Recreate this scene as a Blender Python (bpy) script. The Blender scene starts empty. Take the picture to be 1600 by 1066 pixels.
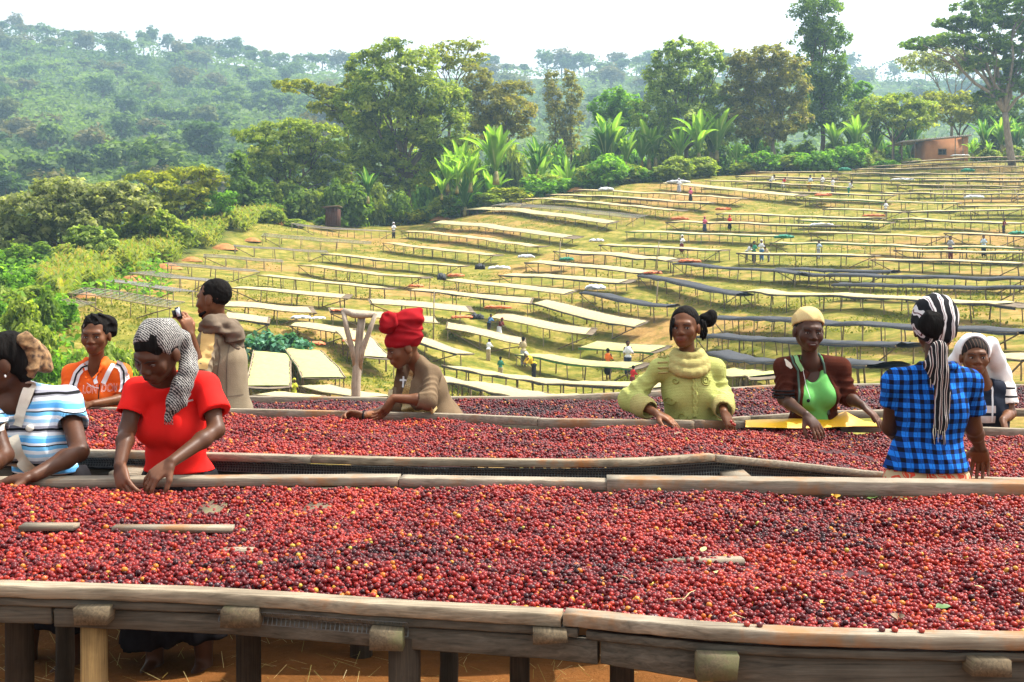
import bpy, math, random
import numpy as np
from mathutils import Vector, Matrix
from mathutils.bvhtree import BVHTree

random.seed(7)
RNG = np.random.default_rng(7)
SC = bpy.context.scene
COL = SC.collection
PI = math.pi

# ------------------------------------------------------------------ camera
F, CX, YH, EYE = 1800.0, 800.0, 435.0, 1.60     # focal length, principal column, horizon row, eye height
cam = bpy.data.cameras.new('camera')
cam.lens = F / 1600.0 * 36.0
cam.sensor_width = 36.0
cam.sensor_fit = 'HORIZONTAL'
cam.shift_y = -(533.0 - YH) / 1600.0
cam.clip_start = 0.1
cam.clip_end = 6000.0
camo = bpy.data.objects.new('camera', cam)
camo.location = (0, 0, EYE)
camo.rotation_euler = (PI / 2, 0, 0)
COL.objects.link(camo)
SC.camera = camo

# ------------------------------------------------------------------ sky, sun, exposure
SUN_EL, SUN_AZ = math.radians(58), math.radians(72)   # azimuth measured from +Y towards +X
W = bpy.data.worlds.new('World')
SC.world = W
W.use_nodes = True
wn, wl = W.node_tree.nodes, W.node_tree.links
wn.clear()
sky = wn.new('ShaderNodeTexSky')
sky.sky_type = 'NISHITA'
sky.sun_disc = False
sky.sun_elevation = SUN_EL
sky.sun_rotation = SUN_AZ
sky.air_density = 1.0
sky.dust_density = 6.0
sky.ozone_density = 1.0
hsv = wn.new('ShaderNodeHueSaturation')
hsv.inputs['Saturation'].default_value = 0.45
wl.new(sky.outputs[0], hsv.inputs['Color'])
veil = wn.new('ShaderNodeMix'); veil.data_type = 'RGBA'; veil.blend_type = 'ADD'; veil.inputs[0].default_value = 1.0
wl.new(hsv.outputs[0], veil.inputs[6]); veil.inputs[7].default_value = (2.6, 2.7, 2.8, 1)      # thin bright cloud over the whole sky
bg = wn.new('ShaderNodeBackground')
bg.inputs['Strength'].default_value = 0.15
wl.new(veil.outputs[2], bg.inputs['Color'])
out = wn.new('ShaderNodeOutputWorld')
wl.new(bg.outputs[0], out.inputs['Surface'])

sl = bpy.data.lights.new('sun', 'SUN')
sl.energy = 4.8
sl.angle = math.radians(0.9)
sl.color = (1.0, 0.95, 0.86)
so = bpy.data.objects.new('sun', sl)
sd = Vector((math.sin(SUN_AZ) * math.cos(SUN_EL), math.cos(SUN_AZ) * math.cos(SUN_EL), math.sin(SUN_EL)))
so.rotation_euler = (-sd).to_track_quat('-Z', 'Y').to_euler()
so.location = (0, 0, 60)
COL.objects.link(so)

SC.view_settings.view_transform = 'Standard'
SC.view_settings.look = 'None'
SC.view_settings.gamma = 1.0
SC.view_settings.exposure = 0.72
SC.view_settings.use_curve_mapping = False
SC.cycles.use_denoising = True
SC.cycles.max_bounces = 6
SC.cycles.diffuse_bounces = 3
SC.cycles.glossy_bounces = 2
SC.cycles.transmission_bounces = 3
SC.cycles.transparent_max_bounces = 8
SC.cycles.volume_bounces = 0
SC.cycles.caustics_reflective = False
SC.cycles.caustics_refractive = False

# ------------------------------------------------------------------ helpers
def P(px, py, d):
    """photo pixel + distance -> world point"""
    return np.array(((px - CX) * d / F, d, EYE - (py - YH) * d / F))

def tag(o, label=None, cat=None, group=None, kind=None):
    if label: o['label'] = label
    if cat: o['category'] = cat
    if group: o['group'] = group
    if kind: o['kind'] = kind
    return o

def link(name, data, parent=None, loc=None):
    o = bpy.data.objects.new(name, data)
    COL.objects.link(o)
    if parent is not None: o.parent = parent
    if loc is not None: o.location = [float(x) for x in loc]
    return o

def empty(name, loc):
    o = link(name, None, None, loc)
    o.empty_display_size = 0.2
    return o

def npmesh(name, V, faces, mat=None, smooth=False, attrs=None, mat_idx=None):
    """faces: (M,k) array or list of arrays with different k"""
    V = np.asarray(V, np.float32).reshape(-1, 3)
    if isinstance(faces, np.ndarray): faces = [faces]
    faces = [np.asarray(f, np.int32) for f in faces if len(f)]
    me = bpy.data.meshes.new(name)
    me.vertices.add(len(V))
    me.vertices.foreach_set('co', V.ravel())
    nl = sum(f.size for f in faces); nf = sum(len(f) for f in faces)
    me.loops.add(nl); me.polygons.add(nf)
    li = np.concatenate([f.ravel() for f in faces])
    tot = np.concatenate([np.full(len(f), f.shape[1], np.int32) for f in faces])
    st = np.concatenate([[0], np.cumsum(tot)[:-1]]).astype(np.int32)
    me.loops.foreach_set('vertex_index', li)
    me.polygons.foreach_set('loop_start', st)
    me.polygons.foreach_set('loop_total', tot)
    if mat is not None:
        for m in (mat if isinstance(mat, (list, tuple)) else [mat]): me.materials.append(m)
    if mat_idx is not None: me.polygons.foreach_set('material_index', np.asarray(mat_idx, np.int32))
    if smooth: me.polygons.foreach_set('use_smooth', np.ones(nf, bool))
    me.update(calc_edges=True)
    if attrs:
        for k, a in attrs.items():
            at = me.attributes.new(k, 'FLOAT', 'POINT')
            at.data.foreach_set('value', np.asarray(a, np.float32))
    me.validate()
    return me

class MB:
    """collects simple solids into one mesh"""
    def __init__(s): s.v, s.f, s.n = [], [], 0
    def add(s, V, Fs):
        V = np.asarray(V, float).reshape(-1, 3)
        s.v.append(V)
        for f in (Fs if isinstance(Fs, list) else [Fs]):
            s.f.append(np.asarray(f, int) + s.n)
        s.n += len(V); return s
    def box(s, c, size, R=None, jit=0.0):
        sx, sy, sz = [x / 2 for x in size]
        V = np.array([(-sx,-sy,-sz),(sx,-sy,-sz),(sx,sy,-sz),(-sx,sy,-sz),(-sx,-sy,sz),(sx,-sy,sz),(sx,sy,sz),(-sx,sy,sz)], float)
        if jit: V += RNG.uniform(-jit, jit, V.shape)
        if R is not None: V = V @ np.asarray(R).T
        return s.add(V + np.asarray(c, float), np.array([(0,3,2,1),(4,5,6,7),(0,1,5,4),(1,2,6,5),(2,3,7,6),(3,0,4,7)]))
    def tube(s, pts, r, n=6, caps=True):
        pts = np.asarray(pts, float); k = len(pts)
        r = np.full(k, r, float) if np.isscalar(r) else np.asarray(r, float)
        d = np.gradient(pts, axis=0); d /= np.linalg.norm(d, axis=1)[:, None] + 1e-12
        ref = np.array((0, 0, 1.0)) if abs(d[0][2]) < 0.9 else np.array((1.0, 0, 0))
        V = []
        u = np.cross(d[0], ref); u /= np.linalg.norm(u)
        for i in range(k):
            u = u - d[i] * np.dot(u, d[i]); u /= np.linalg.norm(u) + 1e-12
            w = np.cross(d[i], u)
            a = np.arange(n) * 2 * PI / n
            V.append(pts[i] + r[i] * (np.cos(a)[:, None] * u + np.sin(a)[:, None] * w))
        V = np.concatenate(V)
        Q = [(i*n+j, i*n+(j+1)%n, (i+1)*n+(j+1)%n, (i+1)*n+j) for i in range(k-1) for j in range(n)]
        fs = [np.array(Q)]
        if caps: fs.append(np.array([tuple(range(n))[::-1], tuple((k-1)*n + j for j in range(n))]))
        return s.add(V, fs)
    def grid(s, G):
        """G: (a,b,3) points"""
        a, b = G.shape[:2]
        i, j = np.meshgrid(np.arange(a-1), np.arange(b-1), indexing='ij')
        q = np.stack([i*b+j, (i+1)*b+j, (i+1)*b+j+1, i*b+j+1], -1).reshape(-1, 4)
        return s.add(G.reshape(-1, 3), q)
    def mesh(s, name, mat, smooth=False):
        by = {}
        for f in s.f: by.setdefault(f.shape[1], []).append(f)
        return npmesh(name, np.concatenate(s.v), [np.concatenate(x) for x in by.values()], mat, smooth)
    def build(s, name, mat, parent=None, smooth=False, loc=None, origin=None):
        if origin is not None:
            s.v = [v - np.asarray(origin) for v in s.v]
        return link(name, s.mesh(name, mat, smooth), parent, loc)

def noise3(p, seed=0):
    """cheap smooth pseudo noise in about -1..1, vectorised"""
    r = np.random.default_rng(seed)
    o = 0
    for k in range(5):
        w = r.normal(size=3); w /= np.linalg.norm(w); w *= 1.0 + 0.45 * k
        o = o + np.sin(p @ w * 2.2 + r.uniform(0, 6.28)) / (1 + 0.5 * k)
    return o / 2.6

def vnoise(x, y, seed=0):
    """value noise 2D"""
    x = np.asarray(x, float); y = np.asarray(y, float)
    xi, yi = np.floor(x).astype(np.int64), np.floor(y).astype(np.int64)
    xf, yf = x - xi, y - yi
    u, v = xf*xf*(3-2*xf), yf*yf*(3-2*yf)
    def h(a, b):
        n = (a * 374761393 + b * 668265263 + seed * 1274126177) & 0xffffffff
        n = ((n ^ (n >> 13)) * 1103515245) & 0xffffffff
        return ((n ^ (n >> 16)) & 0xffff) / 65535.0
    return (h(xi,yi)*(1-u)+h(xi+1,yi)*u)*(1-v) + (h(xi,yi+1)*(1-u)+h(xi+1,yi+1)*u)*v

def sstep(a, b, x):
    t = np.clip((np.asarray(x, float) - a) / (b - a), 0, 1)
    return t * t * (3 - 2 * t)

# ------------------------------------------------------------------ materials
def newmat(name):
    m = bpy.data.materials.new(name); m.use_nodes = True
    n, l = m.node_tree.nodes, m.node_tree.links
    b = n['Principled BSDF']
    return m, n, l, b

def ramp(n, stops, interp='LINEAR'):
    r = n.new('ShaderNodeValToRGB'); cr = r.color_ramp; cr.interpolation = interp
    while len(cr.elements) > 1: cr.elements.remove(cr.elements[-1])
    cr.elements[0].position = stops[0][0]; cr.elements[0].color = (*stops[0][1], 1)
    for p, c in stops[1:]:
        e = cr.elements.new(p); e.color = (*c, 1)
    return r

def texco(n, l, scale=(1,1,1), kind='Object', rot=(0,0,0)):
    t = n.new('ShaderNodeTexCoord'); mp = n.new('ShaderNodeMapping')
    mp.inputs['Scale'].default_value = scale; mp.inputs['Rotation'].default_value = rot
    l.new(t.outputs[kind], mp.inputs['Vector']); return mp.outputs[0]

def noise_node(n, l, vec, scale, detail=4, rough=0.55, dist=0.0):
    t = n.new('ShaderNodeTexNoise')
    t.inputs['Scale'].default_value = scale; t.inputs['Detail'].default_value = detail
    t.inputs['Roughness'].default_value = rough; t.inputs['Distortion'].default_value = dist
    if vec is not None: l.new(vec, t.inputs['Vector'])
    return t

def bump(n, l, h, b, strength=0.3, dist=0.01):
    bp = n.new('ShaderNodeBump'); bp.inputs['Strength'].default_value = strength; bp.inputs['Distance'].default_value = dist
    l.new(h, bp.inputs['Height']); l.new(bp.outputs[0], b.inputs['Normal']); return bp

def mix(n, l, fac, a, b, mode='MIX'):
    x = n.new('ShaderNodeMix'); x.data_type = 'RGBA'; x.blend_type = mode
    for sock, val in ((x.inputs['Factor'], fac), (x.inputs[6], a), (x.inputs[7], b)):
        if hasattr(val, 'default_value') or hasattr(val, 'is_linked'): l.new(val, sock)
        elif isinstance(val, (int, float)): sock.default_value = val
        else: sock.default_value = (*val, 1)
    return x.outputs[2]

def simple(name, c1, c2=None, scale=8, rough=0.8, bumps=0.2, bdist=0.01, stretch=(1,1,1), spec=0.3, detail=4):
    m, n, l, b = newmat(name)
    c2 = c2 or tuple(x * 0.7 for x in c1)
    t = noise_node(n, l, texco(n, l, stretch), scale, detail)
    r = ramp(n, [(0.3, c2), (0.7, c1)])
    l.new(t.outputs['Fac'], r.inputs[0]); l.new(r.outputs[0], b.inputs['Base Color'])
    b.inputs['Roughness'].default_value = rough
    b.inputs['Specular IOR Level'].default_value = spec
    if bumps: bump(n, l, t.outputs['Fac'], b, bumps, bdist)
    return m

def leafmat(name, dark, light, trans=0.35, tip=None):
    m, n, l, b = newmat(name)
    a = n.new('ShaderNodeAttribute'); a.attribute_name = 'rnd'
    stops = [(0.0, dark), (0.75, light)] + ([(1.0, tip)] if tip else [])
    r = ramp(n, stops); l.new(a.outputs['Fac'], r.inputs[0])
    l.new(r.outputs[0], b.inputs['Base Color'])
    b.inputs['Roughness'].default_value = 0.55; b.inputs['Specular IOR Level'].default_value = 0.16
    tr = n.new('ShaderNodeBsdfTranslucent'); l.new(mix(n, l, 1.0, r.outputs[0], (1.5, 1.6, 0.7), 'MULTIPLY'), tr.inputs['Color'])
    ms = n.new('ShaderNodeMixShader'); ms.inputs[0].default_value = trans
    l.new(b.outputs[0], ms.inputs[1]); l.new(tr.outputs[0], ms.inputs[2])
    l.new(ms.outputs[0], n['Material Output'].inputs['Surface'])
    return m

def wood(name, c_light, c_dark, axis='X', rough=0.85, stain=None, scale=1.0, bumps=0.45):
    m, n, l, b = newmat(name)
    s = {'X': (1.6, 46, 46), 'Y': (46, 1.6, 46), 'Z': (46, 46, 1.6)}[axis]
    v = texco(n, l, tuple(x * scale for x in s))
    t = noise_node(n, l, v, 2.2, 8, 0.65, 0.6)
    r = ramp(n, [(0.28, c_dark), (0.5, tuple((a+b_)/2 for a, b_ in zip(c_light, c_dark))), (0.72, c_light)])
    l.new(t.outputs['Fac'], r.inputs[0]); colr = r.outputs[0]
    v2 = texco(n, l, (1,1,1))
    t2 = noise_node(n, l, v2, 5.5 * scale, 5, 0.6)
    r2 = ramp(n, [(0.35, (0.62,0.6,0.58)), (0.6, (1,1,1))]); l.new(t2.outputs['Fac'], r2.inputs[0])
    colr = mix(n, l, 0.8, colr, r2.outputs[0], 'MULTIPLY')
    if stain:
        t3 = noise_node(n, l, v2, 3.1 * scale, 5, 0.7)
        r3 = ramp(n, [(0.53, (0,0,0)), (0.64, (.85,.85,.85))]); l.new(t3.outputs['Fac'], r3.inputs[0])
        colr = mix(n, l, r3.outputs[0], colr, stain)
    l.new(colr, b.inputs['Base Color'])
    b.inputs['Roughness'].default_value = rough; b.inputs['Specular IOR Level'].default_value = 0.2
    bump(n, l, t.outputs['Fac'], b, bumps, 0.004)
    return m
# ------------------------------------------------------------------ terrain
CTRL = [  # photo column, photo row, distance of points on the open ground
    (400,615,49),(510,608,48),(620,615,50),(800,618,54),(960,622,54),(1150,600,50),(1300,592,44),(1560,592,33),
    (500,505,64),(450,455,80),(700,490,68),(830,573,66),(900,480,74),(1050,480,72),(950,592,61),(1250,500,60),(1500,500,52),
    (1300,430,78),(1500,430,74),(1500,395,86),(1590,330,104),(300,425,88),(170,455,74),(80,475,64),(390,400,104),(500,362,122),(620,372,124),
    (800,335,124),(1060,302,126),(1180,405,88),(1140,362,104),(950,405,96),(1380,330,110),(1500,300,122),(1500,250,150),(1250,268,146),
    (700,345,130),(860,308,140),(1050,284,146),(640,470,75),(95,452,62),(180,432,76),(240,406,86),(300,381,99),(350,364,108),(400,346,116),(60,428,78),(150,412,92),(250,384,106),(330,358,119),(400,336,130),(20,440,74),(1590,470,60),(1590,275,132)]
_c = [P(*c) for c in CTRL]
EXTRA = [  # X, Y, Z of ground that the tables hide or that lies outside the frame
    (0,-6,0.1),(-8,0,0.05),(8,0,0.05),(-3,4,0),(3,4,0),(0,6.5,-0.02),(-6,6,-0.05),(6,6,-0.05),(0,9,-0.15),(-5,12,-0.75),(5,12,-0.6),
    (0,20,-1.7),(-10,22,-2.1),(10,22,-1.5),(-22,40,-2.9),(-32,58,-1.4),(-52,85,0.6),(-56,110,1.4),(-60,132,1.0),(-75,90,-2),(-80,140,-2),
    (0,34,-2.9),(30,34,-1.0),(45,60,1.5),(75,90,6),(90,130,12),(90,160,15),(0,150,8),(40,165,14.5),(-30,150,5),(-20,10,-1.0),(25,10,-0.6),(-60,40,-3.5),(70,40,0)]
_pts = np.array([list(p) for p in _c] + [list(p) for p in EXTRA])
_S = 40.0
def _phi(r2): return np.where(r2 > 1e-12, 0.5 * r2 * np.log(r2 + 1e-12), 0.0)
_xy = _pts[:, :2] / _S
_d2 = ((_xy[:, None] - _xy[None]) ** 2).sum(-1)
_K = _phi(_d2) + np.eye(len(_pts)) * 0.012
_A = np.block([[_K, np.c_[np.ones(len(_pts)), _xy]], [np.c_[np.ones(len(_pts)), _xy].T, np.zeros((3, 3))]])
_wt = np.linalg.solve(_A, np.r_[_pts[:, 2], 0, 0, 0])

def field_z(X, Y):
    X = np.asarray(X, float); Y = np.asarray(Y, float); sh = np.broadcast(X, Y).shape
    q = np.stack(np.broadcast_arrays(X, Y), -1).reshape(-1, 2) / _S
    out_ = np.empty(len(q))
    for i in range(0, len(q), 20000):
        d2 = ((q[i:i+20000, None] - _xy[None]) ** 2).sum(-1)
        out_[i:i+20000] = _phi(d2) @ _wt[:-3] + _wt[-3] + q[i:i+20000] @ _wt[-2:]
    return out_.reshape(sh)

RIDGE_X = [-2000, -600, 0, 250, 530, 830, 1000, 1200, 1400, 1600, 2200, 4000]
RIDGE_Y = [66, 46, 54, 80, 112, 116, 110, 114, 120, 116, 122, 150]
D0, D1 = 235.0, 720.0
def hill_row(px, d):
    top = np.interp(px, RIDGE_X, RIDGE_Y)
    t = np.clip((d - D0) / (D1 - D0), 0, 1)
    return 345 + (top - 345) * t ** 0.8
def hill_z(X, Y):
    Y = np.maximum(np.asarray(Y, float), 20)
    px = CX + F * np.asarray(X, float) / Y
    z = EYE + (YH - hill_row(px, np.minimum(Y, D1))) * np.minimum(Y, D1) / F
    z = np.where(Y < D0, (EYE + (YH - 345) * D0 / F) * sstep(150, D0, Y) - 2 * (1 - sstep(150, D0, Y)), z)
    return z - np.maximum(Y - D1, 0) * 0.10

def ground_z(X, Y):
    X = np.asarray(X, float); Y = np.asarray(Y, float)
    fz = field_z(np.clip(X, -80, 95), np.clip(Y, -8, 168))
    far = sstep(165, 225, Y)
    side = np.maximum(sstep(85, 200, -X), sstep(100, 240, X)) * sstep(40, 120, Y)
    w = np.maximum(far, side)
    return fz * (1 - w) + hill_z(X, Y) * w

def to_ground(px, py, h=0.0, d0=12, d1=180):
    """where the ray of a photo pixel meets the ground raised by h"""
    ds = np.linspace(d0, d1, 900)
    X = (px - CX) * ds / F; Z = EYE - (py - YH) * ds / F
    g = ground_z(X, ds) + h
    below = np.where(Z <= g)[0]
    i = below[0] if len(below) else int(np.argmin(Z - g))
    return np.array((X[i], ds[i], g[i] - h))

# ground sheet
ys = np.concatenate([np.linspace(-12, 12, 49), np.linspace(12.6, 170, 190), np.geomspace(172, 1700, 50)])
us = np.linspace(-1, 1, 161)
G = np.zeros((len(ys), len(us), 3))
for i, y in enumerate(ys):
    half = 14 + max(y, 0) * 0.78
    G[i, :, 0] = us * half; G[i, :, 1] = y
G[..., 2] = ground_z(G[..., 0], G[..., 1])
rel = (vnoise(G[...,0]*0.9, G[...,1]*0.9, 3) - 0.5) * 0.10 + (vnoise(G[...,0]*0.22, G[...,1]*0.22, 4) - 0.5) * 0.25
G[..., 2] += rel * sstep(25, 45, G[..., 1]) * (1 - sstep(170, 200, G[..., 1]))

m, n, l, b = newmat('ground_soil_and_grass')
v = texco(n, l)
sep = n.new('ShaderNodeSeparateXYZ'); l.new(v, sep.inputs[0])
t1 = noise_node(n, l, v, 0.085, 5, 0.6, 0.4)
t2 = noise_node(n, l, v, 0.9, 6, 0.7)
t3 = noise_node(n, l, texco(n, l, (1, 1.0, 1)), 3.5, 8, 0.75)
soil = ramp(n, [(0.3, (0.25, 0.125, 0.035)), (0.7, (0.43, 0.265, 0.09))]); l.new(t2.outputs['Fac'], soil.inputs[0])
grass = ramp(n, [(0.32, (0.085, 0.115, 0.012)), (0.5, (0.21, 0.19, 0.027)), (0.66, (0.38, 0.285, 0.075))]); l.new(t2.outputs['Fac'], grass.inputs[0])
madd = n.new('ShaderNodeMath'); madd.operation = 'MULTIPLY_ADD'; madd.inputs[1].default_value = 0.55
l.new(t2.outputs['Fac'], madd.inputs[0]); l.new(t1.outputs['Fac'], madd.inputs[2])
pr = ramp(n, [(0.77, (1,1,1)), (0.93, (0,0,0))]); l.new(madd.outputs[0], pr.inputs[0])
open_ = mix(n, l, pr.outputs[0], soil.outputs[0], grass.outputs[0])
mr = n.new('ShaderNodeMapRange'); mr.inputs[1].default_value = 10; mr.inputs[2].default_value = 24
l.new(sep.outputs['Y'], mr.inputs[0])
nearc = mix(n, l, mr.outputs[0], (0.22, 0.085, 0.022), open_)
mr2 = n.new('ShaderNodeMapRange'); mr2.inputs[1].default_value = 165; mr2.inputs[2].default_value = 200
l.new(sep.outputs['Y'], mr2.inputs[0])
mr3 = n.new('ShaderNodeMapRange'); mr3.inputs[1].default_value = -25.5; mr3.inputs[2].default_value = -28.0
l.new(sep.outputs['X'], mr3.inputs[0])
mx3 = n.new('ShaderNodeMath'); mx3.operation = 'MAXIMUM'; l.new(mr2.outputs[0], mx3.inputs[0]); l.new(mr3.outputs[0], mx3.inputs[1])
hillc = ramp(n, [(0.35, (0.03, 0.06, 0.018)), (0.6, (0.09, 0.13, 0.03))]); l.new(t1.outputs['Fac'], hillc.inputs[0])
colr = mix(n, l, mx3.outputs[0], nearc, hillc.outputs[0])
r3 = ramp(n, [(0.3, (0.42,0.47,0.40)), (0.62, (1,1,1))]); l.new(t3.outputs['Fac'], r3.inputs[0])
colr = mix(n, l, 0.75, colr, r3.outputs[0], 'MULTIPLY')
l.new(colr, b.inputs['Base Color']); b.inputs['Roughness'].default_value = 0.95; b.inputs['Specular IOR Level'].default_value = 0.1
bump(n, l, t3.outputs['Fac'], b, 0.8, 0.06)
M_GROUND = m
gm = MB().grid(G[:, ::-1]).mesh('ground', M_GROUND, True)
tag(link('ground', gm), kind='structure')
# ------------------------------------------------------------------ foliage
def leaf_quads(C, N, size, rng, aspect=1.5):
    """diamond leaves at centres C with rough normals N"""
    k = len(C)
    N = N + rng.normal(scale=0.55, size=(k, 3)); N /= np.linalg.norm(N, axis=1)[:, None] + 1e-9
    T = rng.normal(size=(k, 3)); T -= N * (T * N).sum(1)[:, None]; T /= np.linalg.norm(T, axis=1)[:, None] + 1e-9
    B = np.cross(N, T)
    s = size * rng.uniform(0.6, 1.3, (k, 1)) if np.isscalar(size) else np.asarray(size)[:, None] * rng.uniform(0.6, 1.3, (k, 1))
    a, b = T * s * 0.5 * aspect, B * s * 0.5
    droop = N * s * 0.12
    V = np.stack([C - a - droop, C - b * 0.9 + a * 0.1 + droop, C + a - droop, C + b * 0.9 + a * 0.1 + droop], 1)
    return V.reshape(-1, 3), np.arange(k * 4).reshape(-1, 4)

def crown_cloud(lobes, leaf, count, rng, clump=0.28, flat=0.6, hollow=0.45):
    """lobes: list of (centre, (rx,ry,rz)); returns leaf centres, normals, tone"""
    vols = np.array([np.prod(np.array(r) ** (2 / 3)) for _, r in lobes]); vols = vols / vols.sum()
    Cs, Ns, Ts = [], [], []
    for (c, r), w in zip(lobes, vols):
        c = np.asarray(c, float); r = np.asarray(r, float)
        n = max(int(count * w), 30)
        rc = max(clump * r.mean(), leaf * 1.3)
        per = int(np.clip(n / max(8, 1.1 * (r.mean() / rc) ** 2 * 4), 8, 90))
        nc = max(n // per, 5)
        d = rng.normal(size=(nc, 3)); d[:, 2] = d[:, 2] * 0.9 + 0.25
        d /= np.linalg.norm(d, axis=1)[:, None]
        rad = rng.uniform(hollow, 1.0, nc) ** 0.6 * rng.uniform(0.85, 1.12, nc)
        cc = c + d * r * rad[:, None]
        ct = rng.normal(0.0, 0.2, nc)
        off = rng.normal(size=(nc, per, 3)); off /= np.linalg.norm(off, axis=2)[..., None] + 1e-9
        off *= (rng.uniform(0, 1, (nc, per, 1)) ** 0.45) * rc
        off[..., 2] *= flat
        p = cc[:, None] + off
        nn = off / rc * 0.9 + np.array((0, 0, 0.8)) + d[:, None] * 0.35
        Cs.append(p.reshape(-1, 3)); Ns.append(nn.reshape(-1, 3))
        Ts.append((0.5 + ct[:, None] + rng.normal(0, 0.16, (nc, per))).ravel())
    return np.concatenate(Cs), np.concatenate(Ns), np.clip(np.concatenate(Ts), 0, 1)

def crown_mesh(name, lobes, leaf, count, mat, seed, **kw):
    rng = np.random.default_rng(seed)
    C, N, T = crown_cloud(lobes, leaf, count, rng, **kw)
    V, Q = leaf_quads(C, N, leaf, rng)
    return npmesh(name, V, Q, mat, False, {'rnd': np.repeat(T, 4)})

def limb(mb, a, b, r0, r1, rng, k=6, wob=0.06, n=6, lift=0.12):
    a = np.asarray(a, float); b = np.asarray(b, float)
    t = np.linspace(0, 1, k)[:, None]
    L = np.linalg.norm(b - a)
    p = a + (b - a) * t
    p[:, 2] += (np.sin(t[:, 0] * PI) * L * lift * (1 if b[2] - a[2] < L * 0.85 else 0.2))
    p[1:-1] += rng.normal(scale=wob * L / k, size=(k - 2, 3))
    mb.tube(p, np.linspace(r0, r1, k), n)
    return p

M_BARK = simple('bark_grey_brown', (0.17, 0.125, 0.085), (0.07, 0.05, 0.035), 6, 0.9, 0.6, 0.05, (1, 1, 0.3))
M_BARK_PALE = simple('bark_pale', (0.30, 0.24, 0.18), (0.14, 0.10, 0.07), 6, 0.9, 0.6, 0.05, (1, 1, 0.3))
LEAF = {
    'mid':    leafmat('leaves_mid_green', (0.06, 0.11, 0.014), (0.30, 0.36, 0.048), 0.55, (0.42, 0.44, 0.09)),
    'dark':   leafmat('leaves_dark_green', (0.03, 0.075, 0.014), (0.16, 0.25, 0.032), 0.55, (0.24, 0.32, 0.05)),
    'olive':  leafmat('leaves_olive_grey', (0.085, 0.105, 0.03), (0.31, 0.33, 0.12), 0.55, (0.46, 0.45, 0.2)),
    'yellow': leafmat('leaves_yellow_green', (0.09, 0.125, 0.012), (0.33, 0.34, 0.025), 0.55, (0.45, 0.42, 0.05)),
    'brown':  leafmat('leaves_brownish_green', (0.085, 0.095, 0.018), (0.27, 0.25, 0.05), 0.55, (0.34, 0.26, 0.07)),
    'fresh':  leafmat('leaves_fresh_green', (0.045, 0.12, 0.012), (0.17, 0.34, 0.03), 0.55, (0.28, 0.45, 0.06)),
    'pale':   leafmat('leaves_pale_green', (0.07, 0.125, 0.025), (0.29, 0.37, 0.075), 0.55, (0.46, 0.52, 0.14)),
}

def tree(name, label, cat, base_px, d, lobes_px, pal, leaf=0.30, count=4000, group=None, seed=1, trunk_r=0.25, bark=None,
         base_py=None, depth_k=0.85, fork=0.42, flat=0.6, clump=0.28, hollow=0.45, extra_limbs=0):
    """a tree built where it stands: lobes in photo pixels at distance d"""
    rng = np.random.default_rng(seed)
    X = (base_px - CX) * d / F
    gz = float(ground_z(X, d)) if base_py is None else EYE - (base_py - YH) * d / F
    base = np.array((X, d, gz - 0.15))
    root = empty(name, base)
    tag(root, label, cat, group)
    lobes = []
    for L in lobes_px:
        px, py, rx, ry = L[:4]
        dd = L[4] if len(L) > 4 else rng.uniform(-0.5, 0.5) * rx * d / F
        c = P(px, py, d + dd) - base
        lobes.append((c, (rx * d / F, max(rx, ry) * d / F * depth_k, ry * d / F)))
    cm = crown_mesh('crown', lobes, leaf * .92, int(count * 1.75), LEAF[pal] if isinstance(pal, str) else pal, seed, flat=flat, clump=clump, hollow=hollow)
    link('crown', cm, root)
    mb = MB()
    cen = np.mean([c for c, _ in lobes], axis=0)
    top = np.array((0, 0, 0.0)) + (cen) * np.array((0.35, 0.35, 0)) + np.array((0, 0, max(cen[2] * fork, 0.8)))
    limb(mb, (0, 0, -0.3), top, trunk_r * 1.25, trunk_r * 0.85, rng, 7, 0.03, 8, 0)
    for c, r in lobes:
        e = c + np.array((0, 0, -0.15 * r[2]))
        p = limb(mb, top, e, trunk_r * 0.6, trunk_r * 0.14, rng, 7, 0.12, 6, 0.10)
        for q in range(3 + extra_limbs):
            s = p[rng.integers(3, 6)]
            dirn = rng.normal(size=3); dirn[2] = abs(dirn[2]) * 0.6 + 0.1; dirn /= np.linalg.norm(dirn)
            limb(mb, s, c + dirn * np.array(r) * 0.8, trunk_r * 0.22, trunk_r * 0.06, rng, 5, 0.12, 5, 0.05)
    mb.build('trunk', bark or M_BARK, root, True)
    return root

# --- trees along the top of the drying field, left to right
tree('flat_topped_tree', 'wide grey-olive umbrella tree spreading above the maize strip on the left', 'tree', 95, 92,
     [(45,335,60,34),(105,318,62,34),(165,312,50,26),(215,322,34,18),(20,372,55,30),(75,365,50,24),(130,345,52,24),(-40,350,60,40),(190,300,40,16),(100,295,50,16)],
     'olive', 0.32, 9000, seed=11, trunk_r=0.35, base_py=425, fork=0.35, flat=0.5, hollow=0.6)
tree('flat_topped_tree', 'thin yellow-green acacia with layered flat crown beside the grey-olive umbrella tree', 'tree', 272, 112,
     [(230,278,40,9),(285,272,46,10),(318,268,24,9),(335,282,22,12),(255,300,46,18),(300,305,40,20),(240,318,34,18),(285,325,40,16)],
     'yellow', 0.32, 3600, seed=12, trunk_r=0.2, base_py=395, fork=0.4, flat=0.35, hollow=0.3, extra_limbs=3)
tree('small_tree', 'small pale-leaved tree with bright rounded clumps at the edge of the maize strip', 'tree', 140, 80,
     [(128,372,26,20),(155,368,22,18),(142,390,28,16),(170,388,18,16)], 'pale', 0.30, 1500, seed=13, trunk_r=0.13, base_py=430)
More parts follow.
